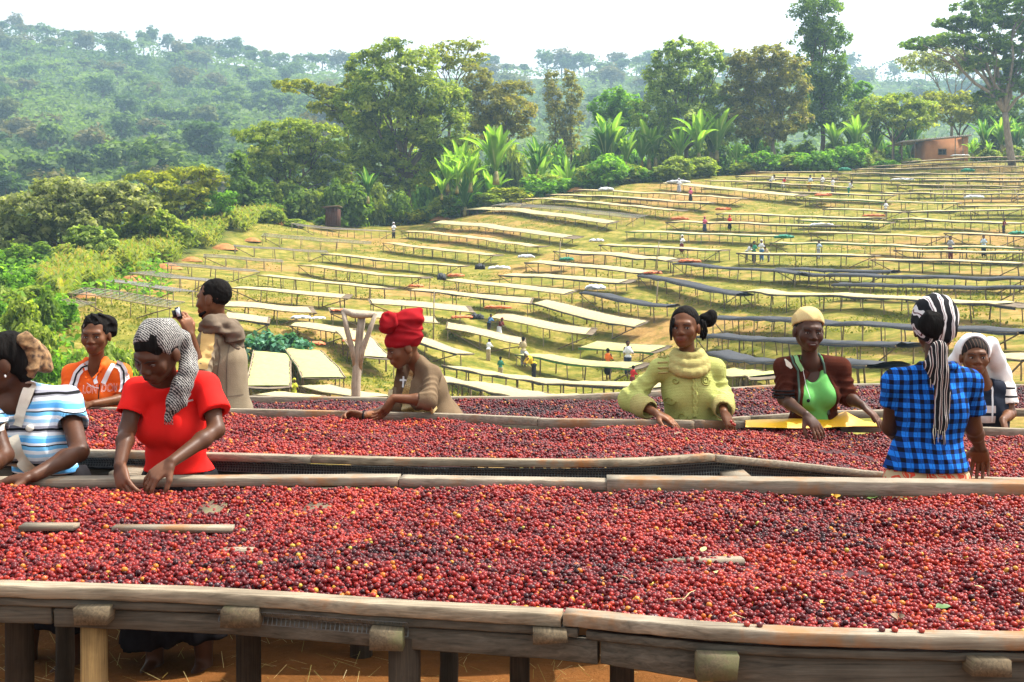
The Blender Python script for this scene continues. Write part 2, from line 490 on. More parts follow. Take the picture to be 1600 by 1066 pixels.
tree('small_tree', 'dark green bushy tree between the umbrella tree and the tall dark thicket', 'tree', 235, 96,
     [(195,352,32,22),(235,345,34,22),(262,358,30,24),(215,375,36,24),(255,385,32,22),(180,382,24,22),(285,372,22,20)], 'mid', 0.32, 3200, seed=14, trunk_r=0.15, base_py=420)
tree('small_tree', 'light green young tree in front of the grey-blue gap by the maize', 'tree', 330, 112,
     [(330,320,22,22),(345,340,24,20),(318,350,24,20),(352,310,18,18)], 'fresh', 0.3, 1300, seed=15, trunk_r=0.12, base_py=385)
tree('flat_topped_tree', 'dark spreading tree with bright layered top left of the tallest broad tree', 'tree', 455, 134,
     [(400,212,44,12),(450,200,48,12),(500,206,40,12),(440,232,55,20),(500,238,44,24),(410,262,44,26),(470,272,55,28),(520,280,40,28),(385,295,30,28),
      (430,310,48,26),(490,318,46,24)], 'mid', 0.36, 9500, seed=16, trunk_r=0.32, base_py=352, flat=0.5)
tree('leafy_tree', 'deep green thicket tree standing at the left end of the field edge', 'tree', 385, 128,
     [(372,262,18,26),(378,300,26,26),(395,330,30,22),(370,335,26,20),(420,335,26,18)], 'dark', 0.36, 2600, seed=17, trunk_r=0.2, base_py=362)
tree('flat_topped_tree', 'dark acacia with level leafy limbs reaching left out of the tallest broad tree', 'tree', 552, 150,
     [(462,134,34,10),(495,140,24,9),(520,150,26,12),(515,168,34,12),(545,150,30,22),(560,130,26,18),(540,182,30,12)], 'yellow', 0.38, 3200, seed=18, trunk_r=0.3,
     base_py=330, fork=0.75, flat=0.4)
tree('broad_tree', 'tallest broad-leaved tree with a huge rounded crown at the field edge', 'tree', 640, 140,
     [(612,82,36,22),(575,105,34,28),(640,105,44,30),(600,140,56,36),(660,150,52,38),(560,165,40,32),(705,165,40,36),(620,190,66,40),(690,205,52,38),
      (570,215,44,36),(640,235,60,36),(595,255,46,34),(700,240,40,28),(560,270,38,34),(640,275,44,30),(600,300,44,24)], 'mid', 0.36, 19000, seed=19, trunk_r=0.5,
     base_py=345, hollow=0.55, clump=0.3)
tree('sparse_tree', 'thin sparse tree with yellowish twiggy crown rising right of the tallest broad tree', 'tree', 700, 158,
     [(700,78,30,16),(735,70,26,14),(720,98,34,14),(748,92,18,14),(690,100,26,14),(668,92,24,14)], 'yellow', 0.34, 1300, seed=20, trunk_r=0.2, base_py=300, fork=0.7,
     hollow=0.2, extra_limbs=5, flat=0.4)
tree('leafy_tree', 'yellow-brown mixed tree standing right of the tallest broad tree behind the banana plants', 'tree', 775, 150,
     [(745,125,26,26),(800,140,34,14),(765,155,40,22),(800,170,40,20),(740,185,36,26),(785,195,42,22),(810,200,28,18),(750,215,36,22)], 'brown', 0.36, 5000, seed=21,
     trunk_r=0.25, base_py=300)
tree('column_tree', 'left one of the two narrow brownish column trees', 'tree', 868, 165,
     [(862,125,12,18),(864,150,15,22),(868,180,16,24),(872,210,16,24),(874,236,18,16)], 'brown', 0.3, 1700, seed=22, trunk_r=0.15, base_py=285, fork=0.8)
tree('column_tree', 'right one of the two narrow brownish column trees', 'tree', 893, 166,
     [(889,122,10,16),(896,145,16,20),(895,175,18,24),(890,205,18,24),(888,232,18,16)], 'brown', 0.3, 1700, seed=23, trunk_r=0.15, base_py=285, fork=0.8)
tree('broad_tree', 'low rounded green tree between the two column trees and the tall pale one', 'tree', 962, 158,
     [(962,150,22,14),(945,168,26,18),(978,166,26,20),(960,185,36,18),(990,188,24,18)], 'fresh', 0.36, 2400, seed=24, trunk_r=0.2, base_py=290)
tree('broad_tree', 'tall pale green tree with airy irregular top behind the largest banana plants', 'tree', 1072, 152,
     [(1060,75,26,16),(1045,95,30,22),(1100,85,30,18),(1120,98,20,14),(1030,120,28,24),(1075,120,40,28),(1045,150,44,30),(1095,150,40,28),(1020,178,36,30),
      (1070,190,50,32),(1125,170,32,26),(1120,205,38,26),(1030,220,40,24)], 'pale', 0.36, 10500, seed=25, trunk_r=0.32, base_py=300, hollow=0.5)
tree('broad_tree', 'brown-green rounded tree with pale trunk left of the tallest conifer-like tree', 'tree', 1212, 150,
     [(1200,88,34,18),(1165,100,30,22),(1235,102,28,22),(1190,118,52,28),(1160,145,34,28),(1225,140,40,30),(1195,165,48,30),(1165,185,30,26),(1240,180,34,28),
      (1195,205,44,22)], 'brown', 0.36, 9000, seed=26, trunk_r=0.3, base_py=275, bark=M_BARK_PALE)
tree('tall_tree', 'tallest feathery green tree tapering up into the sky', 'tree', 1286, 158,
     [(1282,-10,40,16),(1278,15,44,18),(1288,45,38,22),(1262,58,30,16),(1310,62,22,16),(1284,80,40,22),(1290,110,36,24),(1272,135,34,22),(1300,140,34,24),(1286,165,42,22),
      (1265,190,40,22),(1305,185,34,24)], 'dark', 0.34, 9500, seed=27, trunk_r=0.3, base_py=270, fork=0.6, hollow=0.3, flat=0.8)
tree('small_tree', 'small round bright green tree right of the tallest feathery tree', 'tree', 1345, 160,
     [(1345,140,18,16),(1338,158,22,18),(1350,172,18,14)], 'fresh', 0.34, 1200, seed=28, trunk_r=0.14, base_py=255)
tree('leafy_tree', 'low spreading dark yellow-green tree left of the clay hut', 'tree', 1395, 152,
     [(1370,165,34,16),(1410,160,36,14),(1440,172,30,14),(1385,185,40,18),(1425,190,36,16),(1350,190,26,20)], 'mid', 0.36, 3400, seed=29, trunk_r=0.2, base_py=255)
tree('sparse_tree', 'small umbrella tree with bare forked limbs behind the clay hut', 'tree', 1487, 168,
     [(1430,92,34,10),(1475,88,40,12),(1520,90,34,12),(1450,102,40,9),(1500,104,36,10),(1545,100,30,12)], 'olive', 0.36, 2300, seed=30, trunk_r=0.2, base_py=215, fork=0.35,
     bark=M_BARK_PALE, flat=0.35, extra_limbs=3)
tree('broad_acacia', 'large dark acacia with layered shelves of leaves in the top right corner', 'tree', 1582, 140,
     [(1535,10,44,12),(1590,8,40,16),(1500,36,40,10),(1550,38,46,14),(1605,40,40,18),(1440,68,36,8),(1480,62,40,10),(1530,68,44,12),(1585,72,40,16),(1540,98,40,12),
      (1595,100,36,14),(1570,125,30,12),(1545,150,26,16),(1620,130,40,18)], 'dark', 0.36, 10500, seed=31, trunk_r=0.42, base_py=260, fork=0.45, flat=0.4, hollow=0.35, bark=M_BARK_PALE)
tree('leafy_tree', 'yellow-green bushy tree under the umbrella tree with forked limbs', 'tree', 1500, 162,
     [(1460,158,30,16),(1500,160,30,18),(1535,165,30,18),(1480,178,40,14),(1520,182,36,14)], 'yellow', 0.36, 2800, seed=32, trunk_r=0.18, base_py=250)
tree('leafy_tree', 'dark green tree under the big corner acacia', 'tree', 1575, 158,
     [(1555,180,30,20),(1590,175,30,24),(1610,195,30,24),(1570,205,36,18)], 'dark', 0.36, 2800, seed=33, trunk_r=0.2, base_py=255)

# --- shrubs: three plants, copied along the field edge and down the left bank
def shrub_proto(pal, seed, leaf=0.16, cnt=2000):
    rng = np.random.default_rng(seed)
    lob = [((rng.uniform(-.7,.7), rng.uniform(-.5,.5), rng.uniform(.45,1.0)), (rng.uniform(.5,.8), rng.uniform(.5,.8), rng.uniform(.4,.7))) for _ in range(6)]
    cm = crown_mesh('foliage', lob, leaf, cnt, LEAF[pal], seed, clump=0.4, flat=0.75, hollow=0.3)
    mb = MB()
    for c, r in lob: limb(mb, (0, 0, -0.1), np.array(c), 0.04, 0.012, rng, 4, 0.1, 5)
    return cm, mb.mesh('stem', M_BARK, True)
SHRUBS = {k: shrub_proto(k if k != 'fresh2' else 'fresh', s) for k, s in (('fresh', 41), ('mid', 42), ('yellow', 43), ('dark', 44), ('pale', 45), ('fresh2', 46))}
def shrub(pal, loc, sx, sz, rot, label, group):
    fo, st = SHRUBS[pal]
    r = empty('shrub', loc); r.scale = (sx, sx, sz); r.rotation_euler = (0, 0, rot)
    tag(r, label, 'shrub', group)
    link('foliage', fo, r); link('stem', st, r)
    return r
COLOURS = {'fresh': 'bright green', 'fresh2': 'bright green', 'mid': 'mid green', 'yellow': 'yellowish green', 'dark': 'dark green', 'pale': 'pale green'}
rs = random.Random(5)
LAND = [(545,'in front of the dark spreading tree'),(625,'under the tallest broad tree'),(710,'left of the stout banana plant'),(800,'below the yellow-brown mixed tree'),(885,'below the two column trees'),(965,'below the low rounded tree'),(1050,'left of the largest banana plant'),(1130,'at the foot of the largest banana plants'),(1215,'below the brown-green rounded tree'),(1300,'below the tallest feathery tree'),(1390,'left of the tall pole by the hut'),(1450,'left of the clay hut'),(9999,'right of the clay hut')]
edge = [(650,338,40),(690,326,42),(735,318,40),(600,345,36),(560,344,40),(520,350,34),(790,306,44),(830,300,46),(870,292,50),(910,290,46),(950,286,46),(990,281,44),(1030,278,44),
        (1070,276,40),(1110,270,40),(1150,264,38),(1195,262,44),(1235,260,46),(1270,262,34),(1310,258,36),(1345,256,34),(1380,256,26),(1420,248,22),(1545,245,24),(1590,245,24),
        (770,280,40),(850,268,40),(920,262,36),(1000,258,36),(1180,240,40),(1225,236,46),(1325,240,34),(700,300,36),(640,306,36),(580,322,40),(1370,236,30),(470,350,32),(430,352,30)]
for i, (px, py, w) in enumerate(edge):
    g = to_ground(px, min(py + 8, 400), 0, 60, 175)
    d = max(g[1] + 1.0, 118) if px < 1500 else g[1] + 1
    where_ = next(t for lim, t in LAND if px < lim)
    X = (px - CX) * d / F
    pal = rs.choice(['fresh', 'fresh', 'mid', 'fresh2', 'yellow', 'mid'] if px > 640 else ['mid', 'dark', 'mid'])
    s = w * d / F / 1.25
    z = float(ground_z(X, d))
    zt = EYE - (py - w * 0.5 - YH) * d / F
    shrub(pal, (X, d, z - 0.1), s, max(s * rs.uniform(.35, 1.05), (zt - z) / rs.uniform(2.0, 4.5)), rs.uniform(0, 6.28),
          f'{COLOURS[pal]} shrub in the hedge {where_}', 'shrubs along the top edge of the field')
bank = []
for px in range(-40, 215, 36):
    for py in (655, 610, 565, 520, 482):
        bank.append((px + rs.uniform(-14, 14), py + rs.uniform(-12, 12)))
for px, py in [(70,402),(110,404),(150,400),(190,398),(215,390),(245,386),(275,378),(300,370),(320,360),(345,352),(365,346),(40,410),(-20,455),(20,445),(60,440),(100,440),(10,420),(50,412),(100,418),(130,410),(30,395),(70,400),(150,415),(215,500),(225,520),(240,545),(0,470),(40,468),(75,480),(-30,430),(240,600),(215,560)]:
    bank.append((px, py))
for i, (px, py) in enumerate(bank):
    if px > 110 and py < 540 and py > 455: continue
    d = float(np.interp(py, [345, 378, 402, 425, 440, 480, 560, 655], [128, 118, 98, 80, 68, 54, 42, 32])) * rs.uniform(.95, 1.05)
    X = (px - CX) * d / F
    z = min(float(ground_z(X, d)), EYE - (py + 30 - YH) * d / F)
    z = max(z, float(ground_z(X, d)) - 0.1) if py > 1000 else float(ground_z(X, d))
    top = EYE - (py - 24 - YH) * d / F
    s = rs.uniform(0.75, 1.15) * 30 * d / F / 0.9
    pal = rs.choice(['fresh', 'fresh2', 'mid', 'mid', 'dark', 'pale'])
    shrub(pal, (X, d, z - 0.05), s, max((top - z) / 1.5, s * 0.7), rs.uniform(0, 6.28),
          f'{COLOURS[pal]} shrub ' + ('behind the maize strip' if py < 412 else 'at the near end of the maize strip' if py < 462 else 'on the bank above the orange jacket' if px > 100 else 'on the overgrown bank above the striped shirt' if py < 560 else 'low on the bank by the striped shirt'), 'shrubs on the overgrown bank')

# taller bushes closing the gaps behind the banana plants
for i, px in enumerate(range(655, 1625, 27)):
    if 1385 < px < 1520: d, top = 172, 214
    else: d, top = 160, 222 + rs.uniform(-14, 12)
    X = (px + rs.uniform(-6, 6) - CX) * d / F; z = float(ground_z(X, d)); zt = EYE - (top - YH) * d / F
    pal = rs.choice(['mid', 'dark', 'mid', 'fresh', 'olive' if False else 'mid'])
    s = rs.uniform(2.1, 2.9)
    where_ = next(t for lim, t in LAND if px < lim).replace('below', 'under').replace('at the foot of', 'behind').replace('left of the largest', 'behind the clumps left of the largest')
    shrub(pal, (X, d, z - .3), s, max((zt - z) / 1.5, 1.2), rs.uniform(0, 6.28), f'tall {COLOURS[pal]} bush behind the hedge {where_}', 'tall bushes behind the hedge')

for i, px in enumerate(range(362, 650, 24)):
    d, top = 131 if px < 560 else 134, 296 + rs.uniform(-18, 14)
    X = (px + rs.uniform(-6, 6) - CX) * d / F; z = float(ground_z(X, d)); zt = EYE - (top - YH) * d / F
    pal = rs.choice(['mid', 'dark', 'mid']); s = rs.uniform(1.7, 2.4)
    shrub(pal, (X, d, z - .3), s, max((zt - z) / 1.5, 1.2), rs.uniform(0, 6.28), f'tall {COLOURS[pal]} bush in the shade ' + next(t for lim, t in LAND if px < lim), 'tall bushes behind the hedge')

# --- maize strip along the left edge of the field: nobody could count the stalks
rng = np.random.default_rng(77)
mV, mQ, mT = [], [], []; nv = 0
line = [(95,452,60),(180,438,74),(240,410,84),(300,385,97),(350,368,106),(400,350,114),(440,343,120)]
lx = [p[0] for p in line]
for i in range(2300):
    px = rng.uniform(80, 445); base = np.interp(px, lx, [p[1] for p in line]); up = rng.uniform(0, 1)
    d = np.interp(px, lx, [p[2] for p in line]) + 1 + 2.5 * math.sin(px * .11) + up * 13
    X = (px - 30 * up - CX) * d / F
    z = float(ground_z(X, d))
    h = rng.uniform(.9, 1.7); yaw = rng.uniform(0, 6.28); t = rng.uniform(0.2, 0.85)
    for k in range(5):
        a = yaw + k * 2.4; zz = z + h * (0.12 + 0.17 * k); L = rng.uniform(.5, .95); w = 0.09
        dx, dy = math.cos(a), math.sin(a); nx, ny = -dy * w, dx * w
        p0 = (X, d, zz); p1 = (X + dx*L*.5, d + dy*L*.5, zz + L*.5); p2 = (X + dx*L, d + dy*L, zz + L*.15)
        mV += [(p0[0]-nx,p0[1]-ny,p0[2]),(p0[0]+nx,p0[1]+ny,p0[2]),(p1[0]+nx,p1[1]+ny,p1[2]),(p1[0]-nx,p1[1]-ny,p1[2]),(p2[0],p2[1],p2[2])]
        mQ.append((nv, nv+1, nv+2, nv+3)); mT += [t] * 5; nv += 5
        mQ.append((nv-2, nv-3, nv-1, nv-1))
    # tassel
    tw = .03 if rng.random() < .5 else .004
    mV += [(X-tw, d, z+h*.9), (X+tw, d, z+h*.9), (X+tw*1.6, d, z+h*1.05), (X-tw, d+.05, z+h*1.07)]; mQ.append((nv, nv+1, nv+2, nv+3)); mT += [1.0]*4; nv += 4
mQ = np.array(mQ); tri = mQ[:, 2] == -1
q4 = mQ[mQ[:, 2] != mQ[:, 3]]; q3 = mQ[mQ[:, 2] == mQ[:, 3]][:, :3]
M_MAIZE = leafmat('maize_leaves', (0.08, 0.14, 0.014), (0.27, 0.30, 0.045), 0.45, (0.48, 0.33, 0.10))
tag(link('maize_field', npmesh('maize_field', mV, [q4, q3], M_MAIZE, False, {'rnd': mT})), kind='stuff')

# --- low growth on the left bank and behind the hedge
rng = np.random.default_rng(78)
n = 9000
px = rng.uniform(-60, 260, n); py = rng.uniform(400, 660, n)
keep = ~((px > 100) & (py < 545) & (py > 450)) & ~((px > 190) & (py > 470)) | ((px > 200) & (py > 505) & (px < 235))
px, py = px[keep], py[keep]
d = np.interp(py, [395, 440, 480, 560, 660], [88, 68, 55, 42, 31])
X = (px - CX) * d / F; Z = ground_z(X, d) + rng.uniform(0.0, 0.9, len(d))
V, Q = leaf_quads(np.stack([X, d + rng.uniform(-2, 2, len(d)), Z], 1), np.tile((0, -0.3, 1.0), (len(d), 1)), 0.3, rng)
tag(link('undergrowth', npmesh('undergrowth', V, Q, LEAF['fresh'], False, {'rnd': np.repeat(rng.uniform(0, 1, len(d)), 4)})), kind='stuff')

# --- enset / banana plants with big paddle leaves
M_BAN = []
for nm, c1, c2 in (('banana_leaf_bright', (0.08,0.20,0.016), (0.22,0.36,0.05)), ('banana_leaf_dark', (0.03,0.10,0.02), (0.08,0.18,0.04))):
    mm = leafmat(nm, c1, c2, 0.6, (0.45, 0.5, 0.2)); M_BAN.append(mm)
M_BSTEM = simple('banana_stem', (0.30, 0.26, 0.08), (0.13, 0.11, 0.04), 5, 0.7, 0.3, 0.03, (1, 1, 0.2))
def banana_leaf(L, Wd, bend, seed, mat):
    rng = np.random.default_rng(seed)
    k = 11; t = np.linspace(0, 1, k)
    ang = math.radians(80) - bend * t ** 1.7
    dx = np.cumsum(np.cos(ang)) * L / k; dz = np.cumsum(np.sin(ang)) * L / k
    prof = Wd * np.clip(np.sin(np.clip((t - 0.14) / 0.86, 0, 1) ** 0.62 * PI), 0, 1) ** 0.75 + 0.035
    V, T = [], []
    for i in range(k):
        for s, up in ((-1, .22), (-.5, .04), (0, 0), (.5, .04), (1, .22)):
            wv = prof[i] * s * 0.5 * (1 + rng.uniform(-.08, .08))
            V.append((dx[i] - np.sin(ang[i]) * prof[i] * up, wv, dz[i] + np.cos(ang[i]) * prof[i] * up))
            T.append(np.clip(0.45 + (0.5 if s == 0 else 0) + rng.uniform(-.15, .15), 0, 1))
    Q = [(i*5+j, i*5+j+1, (i+1)*5+j+1, (i+1)*5+j) for i in range(k-1) for j in range(4)]
    return npmesh('leaf', V, np.array(Q), mat, True, {'rnd': T})
BL = [[banana_leaf(1, 0.185, b, 60 + i, mm) for i, b in enumerate((0.35, 0.7, 1.2, 1.7))] for mm in M_BAN]
sm = MB().tube([(0,0,-.05),(0,0,.35),(0.01,0,.7),(0,0,1.0)], [.16,.13,.10,.07], 9).mesh('stem', M_BSTEM, True)
def banana(px, base_py, d, h_px, nleaf, tone, label, seed):
    rng = random.Random(seed)
    X = (px - CX) * d / F; z = float(ground_z(X, d)); zb = EYE - (base_py - YH) * d / F
    z = zb if abs(zb - z) < 3.5 else z
    H = 1.08 * h_px * d / F
    r = empty('banana_plant', (X, d, z)); tag(r, label, 'banana plant', 'banana plants along the field edge')
    sh = H * 0.15
    s = link('stem', sm, r); s.scale = (H * 0.36, H * 0.36, sh * 1.3)
    a0 = rng.uniform(0, 6.28)
    for i in range(int(nleaf * 1.4)):
        q = rng.random()
        me = BL[tone][0 if q < .45 else 1 if q < .78 else 2 if q < .93 else 3]
        lf = link('leaf', me, r, (0, 0, sh * rng.uniform(.75, .98)))
        L = H * rng.uniform(.6, .92); lf.scale = (L, L * rng.uniform(.8, 1.1), L)
        lf.rotation_euler = (0, rng.uniform(-.12, .25), a0 + i * 2.4 + rng.uniform(-.3, .3))
    return r
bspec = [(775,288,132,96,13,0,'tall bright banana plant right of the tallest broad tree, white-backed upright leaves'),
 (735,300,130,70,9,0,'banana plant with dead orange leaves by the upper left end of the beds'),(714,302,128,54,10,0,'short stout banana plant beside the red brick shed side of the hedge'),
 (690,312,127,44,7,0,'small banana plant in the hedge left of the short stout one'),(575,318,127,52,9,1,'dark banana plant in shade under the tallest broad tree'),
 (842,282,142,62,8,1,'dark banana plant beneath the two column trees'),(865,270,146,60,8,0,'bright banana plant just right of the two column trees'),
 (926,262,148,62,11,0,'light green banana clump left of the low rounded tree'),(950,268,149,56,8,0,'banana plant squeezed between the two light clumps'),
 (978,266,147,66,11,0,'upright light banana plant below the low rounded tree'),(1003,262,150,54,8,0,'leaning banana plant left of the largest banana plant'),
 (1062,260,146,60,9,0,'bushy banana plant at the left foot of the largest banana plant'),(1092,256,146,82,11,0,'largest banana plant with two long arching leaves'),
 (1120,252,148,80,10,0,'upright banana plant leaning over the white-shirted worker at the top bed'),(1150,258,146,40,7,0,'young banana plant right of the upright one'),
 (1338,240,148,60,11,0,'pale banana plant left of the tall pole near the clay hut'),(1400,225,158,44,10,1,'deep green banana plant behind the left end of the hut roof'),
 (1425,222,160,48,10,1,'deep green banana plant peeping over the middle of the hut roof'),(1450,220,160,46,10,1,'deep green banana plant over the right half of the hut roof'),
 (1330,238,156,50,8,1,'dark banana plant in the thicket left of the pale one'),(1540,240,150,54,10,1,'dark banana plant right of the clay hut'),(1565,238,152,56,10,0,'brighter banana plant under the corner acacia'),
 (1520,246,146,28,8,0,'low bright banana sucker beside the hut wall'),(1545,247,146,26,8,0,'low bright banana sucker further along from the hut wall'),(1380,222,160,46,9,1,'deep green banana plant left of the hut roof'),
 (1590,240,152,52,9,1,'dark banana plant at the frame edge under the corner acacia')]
for i, bsp in enumerate(bspec): banana(*bsp, seed=300 + i)

rb = random.Random(17)
for i in range(30):
    px = rb.uniform(690, 1180) if i < 20 else rb.uniform(1300, 1600)
    if 1430 < px < 1520: continue
    where_ = next(t for lim, t in LAND if px < lim)
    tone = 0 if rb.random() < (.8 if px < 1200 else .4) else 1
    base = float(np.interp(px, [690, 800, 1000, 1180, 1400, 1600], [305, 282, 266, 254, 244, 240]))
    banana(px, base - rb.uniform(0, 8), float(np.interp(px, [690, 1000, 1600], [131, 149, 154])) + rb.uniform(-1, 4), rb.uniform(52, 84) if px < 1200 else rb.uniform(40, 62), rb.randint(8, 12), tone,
           ('bright' if tone == 0 else 'deep green') + f' banana plant in the hedge {where_}', 700 + i)

# --- forest on the far hillside
FP = []
rng = np.random.default_rng(90)
FARLEAF = {k: leafmat('far_leaves_' + k, *c) for k, c in {'mid': ((0.022, 0.055, 0.014), (0.16, 0.235, 0.05), 0.45), 'dark': ((0.014, 0.04, 0.014), (0.09, 0.155, 0.036), 0.4), 'olive': ((0.04, 0.055, 0.02), (0.18, 0.2, 0.075), 0.4), 'brown': ((0.045, 0.045, 0.016), (0.15, 0.135, 0.045), 0.35)}.items()}
fpal = ['mid', 'dark', 'olive', 'dark', 'mid', 'brown']
flab = {'mid': 'hazy mid-green tree', 'dark': 'hazy dark tree', 'olive': 'hazy grey-olive tree', 'brown': 'hazy brownish tree', 'pale': 'hazy pale tree', 'fresh': 'hazy bright green tree'}
for i, pal in enumerate(fpal * 2):
    flat_ = i % 4 == 2
    lob = []
    for _ in range(6):
        a = rng.uniform(0, 6.28); rr = rng.uniform(0, 3.0)
        lob.append(((rr*math.cos(a), rr*math.sin(a), 8 + rng.uniform(-2.2, 2.6) * (0.35 if flat_ else 1)), (rng.uniform(1.8,3.2), rng.uniform(1.8,3.2), rng.uniform(.8,1.2) if flat_ else rng.uniform(1.5,2.6))))
    C, N, T = crown_cloud(lob, 0.6, 950, rng, clump=0.42, flat=0.6, hollow=0.4)
    V, Q = leaf_quads(C, N, 0.72, rng)
    mb = MB(); limb(mb, (0,0,-1), (0.3,0.2,7), 0.35, 0.2, rng, 5, 0.05, 5, 0)
    for c, r in lob[:4]: limb(mb, (0.2,0.1,5), np.array(c), 0.2, 0.06, rng, 4, 0.1, 4)
    tv = np.concatenate(mb.v); tq = [f for f in mb.f if f.shape[1] == 4]
    nvv = len(V)
    fs = np.concatenate([Q] + [f + nvv for f in tq])
    mi = np.r_[np.zeros(len(Q), int), np.ones(len(fs) - len(Q), int)]
    FP.append((pal, npmesh('forest_tree', np.concatenate([V, tv]), fs, [FARLEAF[pal], M_BARK], False, {'rnd': np.r_[np.repeat(T, 4), np.zeros(len(tv))]}, mi)))
rs = random.Random(9)
spots = []
for _ in range(6000):
    if len(spots) >= 255: break
    if len(spots) < 150: px, py = rs.uniform(-20, 545), rs.uniform(50, 350)
    else: px, py = rs.uniform(740, 1600), rs.uniform(108, 215)
    top = float(np.interp(px, RIDGE_X, RIDGE_Y))
    if py < top: continue
    t = (max(345 - py, 0) / (345 - top)) ** (1 / 0.8); d = D0 + (D1 - D0) * t
    if d > D1: continue
    X = (px - CX) * d / F
    if any((X-a)**2 + (d-b_)**2 < 7.0**2 for a, b_ in spots): continue
    spots.append((X, d))
for px in np.arange(-20, 560, 24).tolist() + np.arange(740, 1440, 28).tolist():
    if len(spots) >= 302: break
    d = D1 - rs.uniform(0, 12); spots.append(((px + rs.uniform(-6, 6) - CX) * d / F, d))
for X, d in spots[:300] + spots[300:]:
    pal, me = rs.choice(FP)
    o = link('forest_tree', me, None, (X, d, float(ground_z(X, d)) - rs.uniform(1.5, 4.5)))
    s = rs.uniform(0.85, 1.6); o.scale = (s * rs.uniform(.9, 1.3), s * rs.uniform(.9, 1.3), s * rs.uniform(.8, 1.15)); o.rotation_euler = (0, 0, rs.uniform(0, 6.28))
    tag(o, flab[pal] + ' in the forest on the far hillside', 'tree', 'trees of the far forest')
rng = np.random.default_rng(91)
n = 60000
px = np.where(rng.random(n) < .6, rng.uniform(-40, 580, n), rng.uniform(700, 1640, n))
top = np.interp(px, RIDGE_X, RIDGE_Y); py = top + rng.uniform(0, 1, n) ** 1.25 * (345 - top)
d = D0 + (D1 - D0) * ((345 - py) / (345 - top)) ** 1.25
X = (px - CX) * d / F
cl = vnoise(X / 9, d / 9, 5)
Z = ground_z(X, d) + 0.5 + np.clip(cl * 1.25 - .12, 0, 1) ** 1.2 * 10 * rng.uniform(.72, 1, n) ** .7
V, Q = leaf_quads(np.stack([X, d, Z], 1), np.tile((0, -0.4, 1.0), (n, 1)), 1.55, rng)
tone = np.clip(vnoise(X / 25, d / 25, 6) * 0.9 + rng.normal(0, .15, n), 0, 1)
tag(link('forest_understorey', npmesh('forest_understorey', V, Q, FARLEAF['mid'], False, {'rnd': np.repeat(tone, 4)})), kind='stuff')
# ------------------------------------------------------------------ raised drying beds on the hillside
M_POLE = wood('weathered_pole', (0.44, 0.34, 0.23), (0.2, 0.15, 0.09), 'Z')
M_POLE_D = wood('dark_pole', (0.25, 0.18, 0.11), (0.10, 0.07, 0.04), 'Z')
M_BED = simple('bed_boards', (0.20, 0.15, 0.095), (0.09, 0.065, 0.04), 3, 0.9, 0.3, 0.02)
M_PARCH = simple('parchment_coffee', (0.50, 0.435, 0.215), (0.40, 0.335, 0.15), 7, 0.85, 0.6, 0.03, detail=6)
M_PARCH_T = simple('drying_coffee_tan', (0.50, 0.40, 0.20), (0.36, 0.27, 0.12), 5, 0.85, 0.6, 0.03, detail=6)
M_PARCH_G = simple('green_tinted_parchment', (0.46, 0.46, 0.17), (0.37, 0.37, 0.12), 5, 0.85, 0.6, 0.03, detail=6)
M_WIRE = simple('grey_wire_netting', (0.30, 0.29, 0.27), (0.17, 0.16, 0.15), 5, 0.6, 0.1)
M_BLACK = simple('black_shade_net', (0.05, 0.052, 0.058), (0.022, 0.023, 0.026), 9, 0.8, 0.6, 0.05, (0.4, 1.6, 1))
M_GNET = simple('green_net_edge', (0.05, 0.22, 0.04), (0.02, 0.09, 0.03), 4, 0.7, 0.3, 0.03)
leg_me = MB().tube([(0,0,0),(0.012,0.008,.35),(-.006,.01,.7),(0,0,1)], [.045,.04,.04,.036], 6).mesh('leg', M_POLE, True)
leg_me2 = MB().tube([(0,0,0),(-0.014,0.004,.4),(.008,-.01,.75),(0,0,1)], [.05,.045,.042,.04], 6).mesh('leg', M_POLE_D, True)
brace_me = MB().tube([(0,0,0),(.01,0.02,.5),(0,0,1)], [.035,.03,.028], 6).mesh('brace', M_POLE_D, True)

def stick(me, parent, a, b, name, thick=1.0):
    a = Vector(a); b = Vector(b); v = b - a
    o = link(name, me, parent, a)
    o.rotation_euler = v.to_track_quat('Z', 'Y').to_euler(); o.scale = (thick, thick, v.length)
    return o

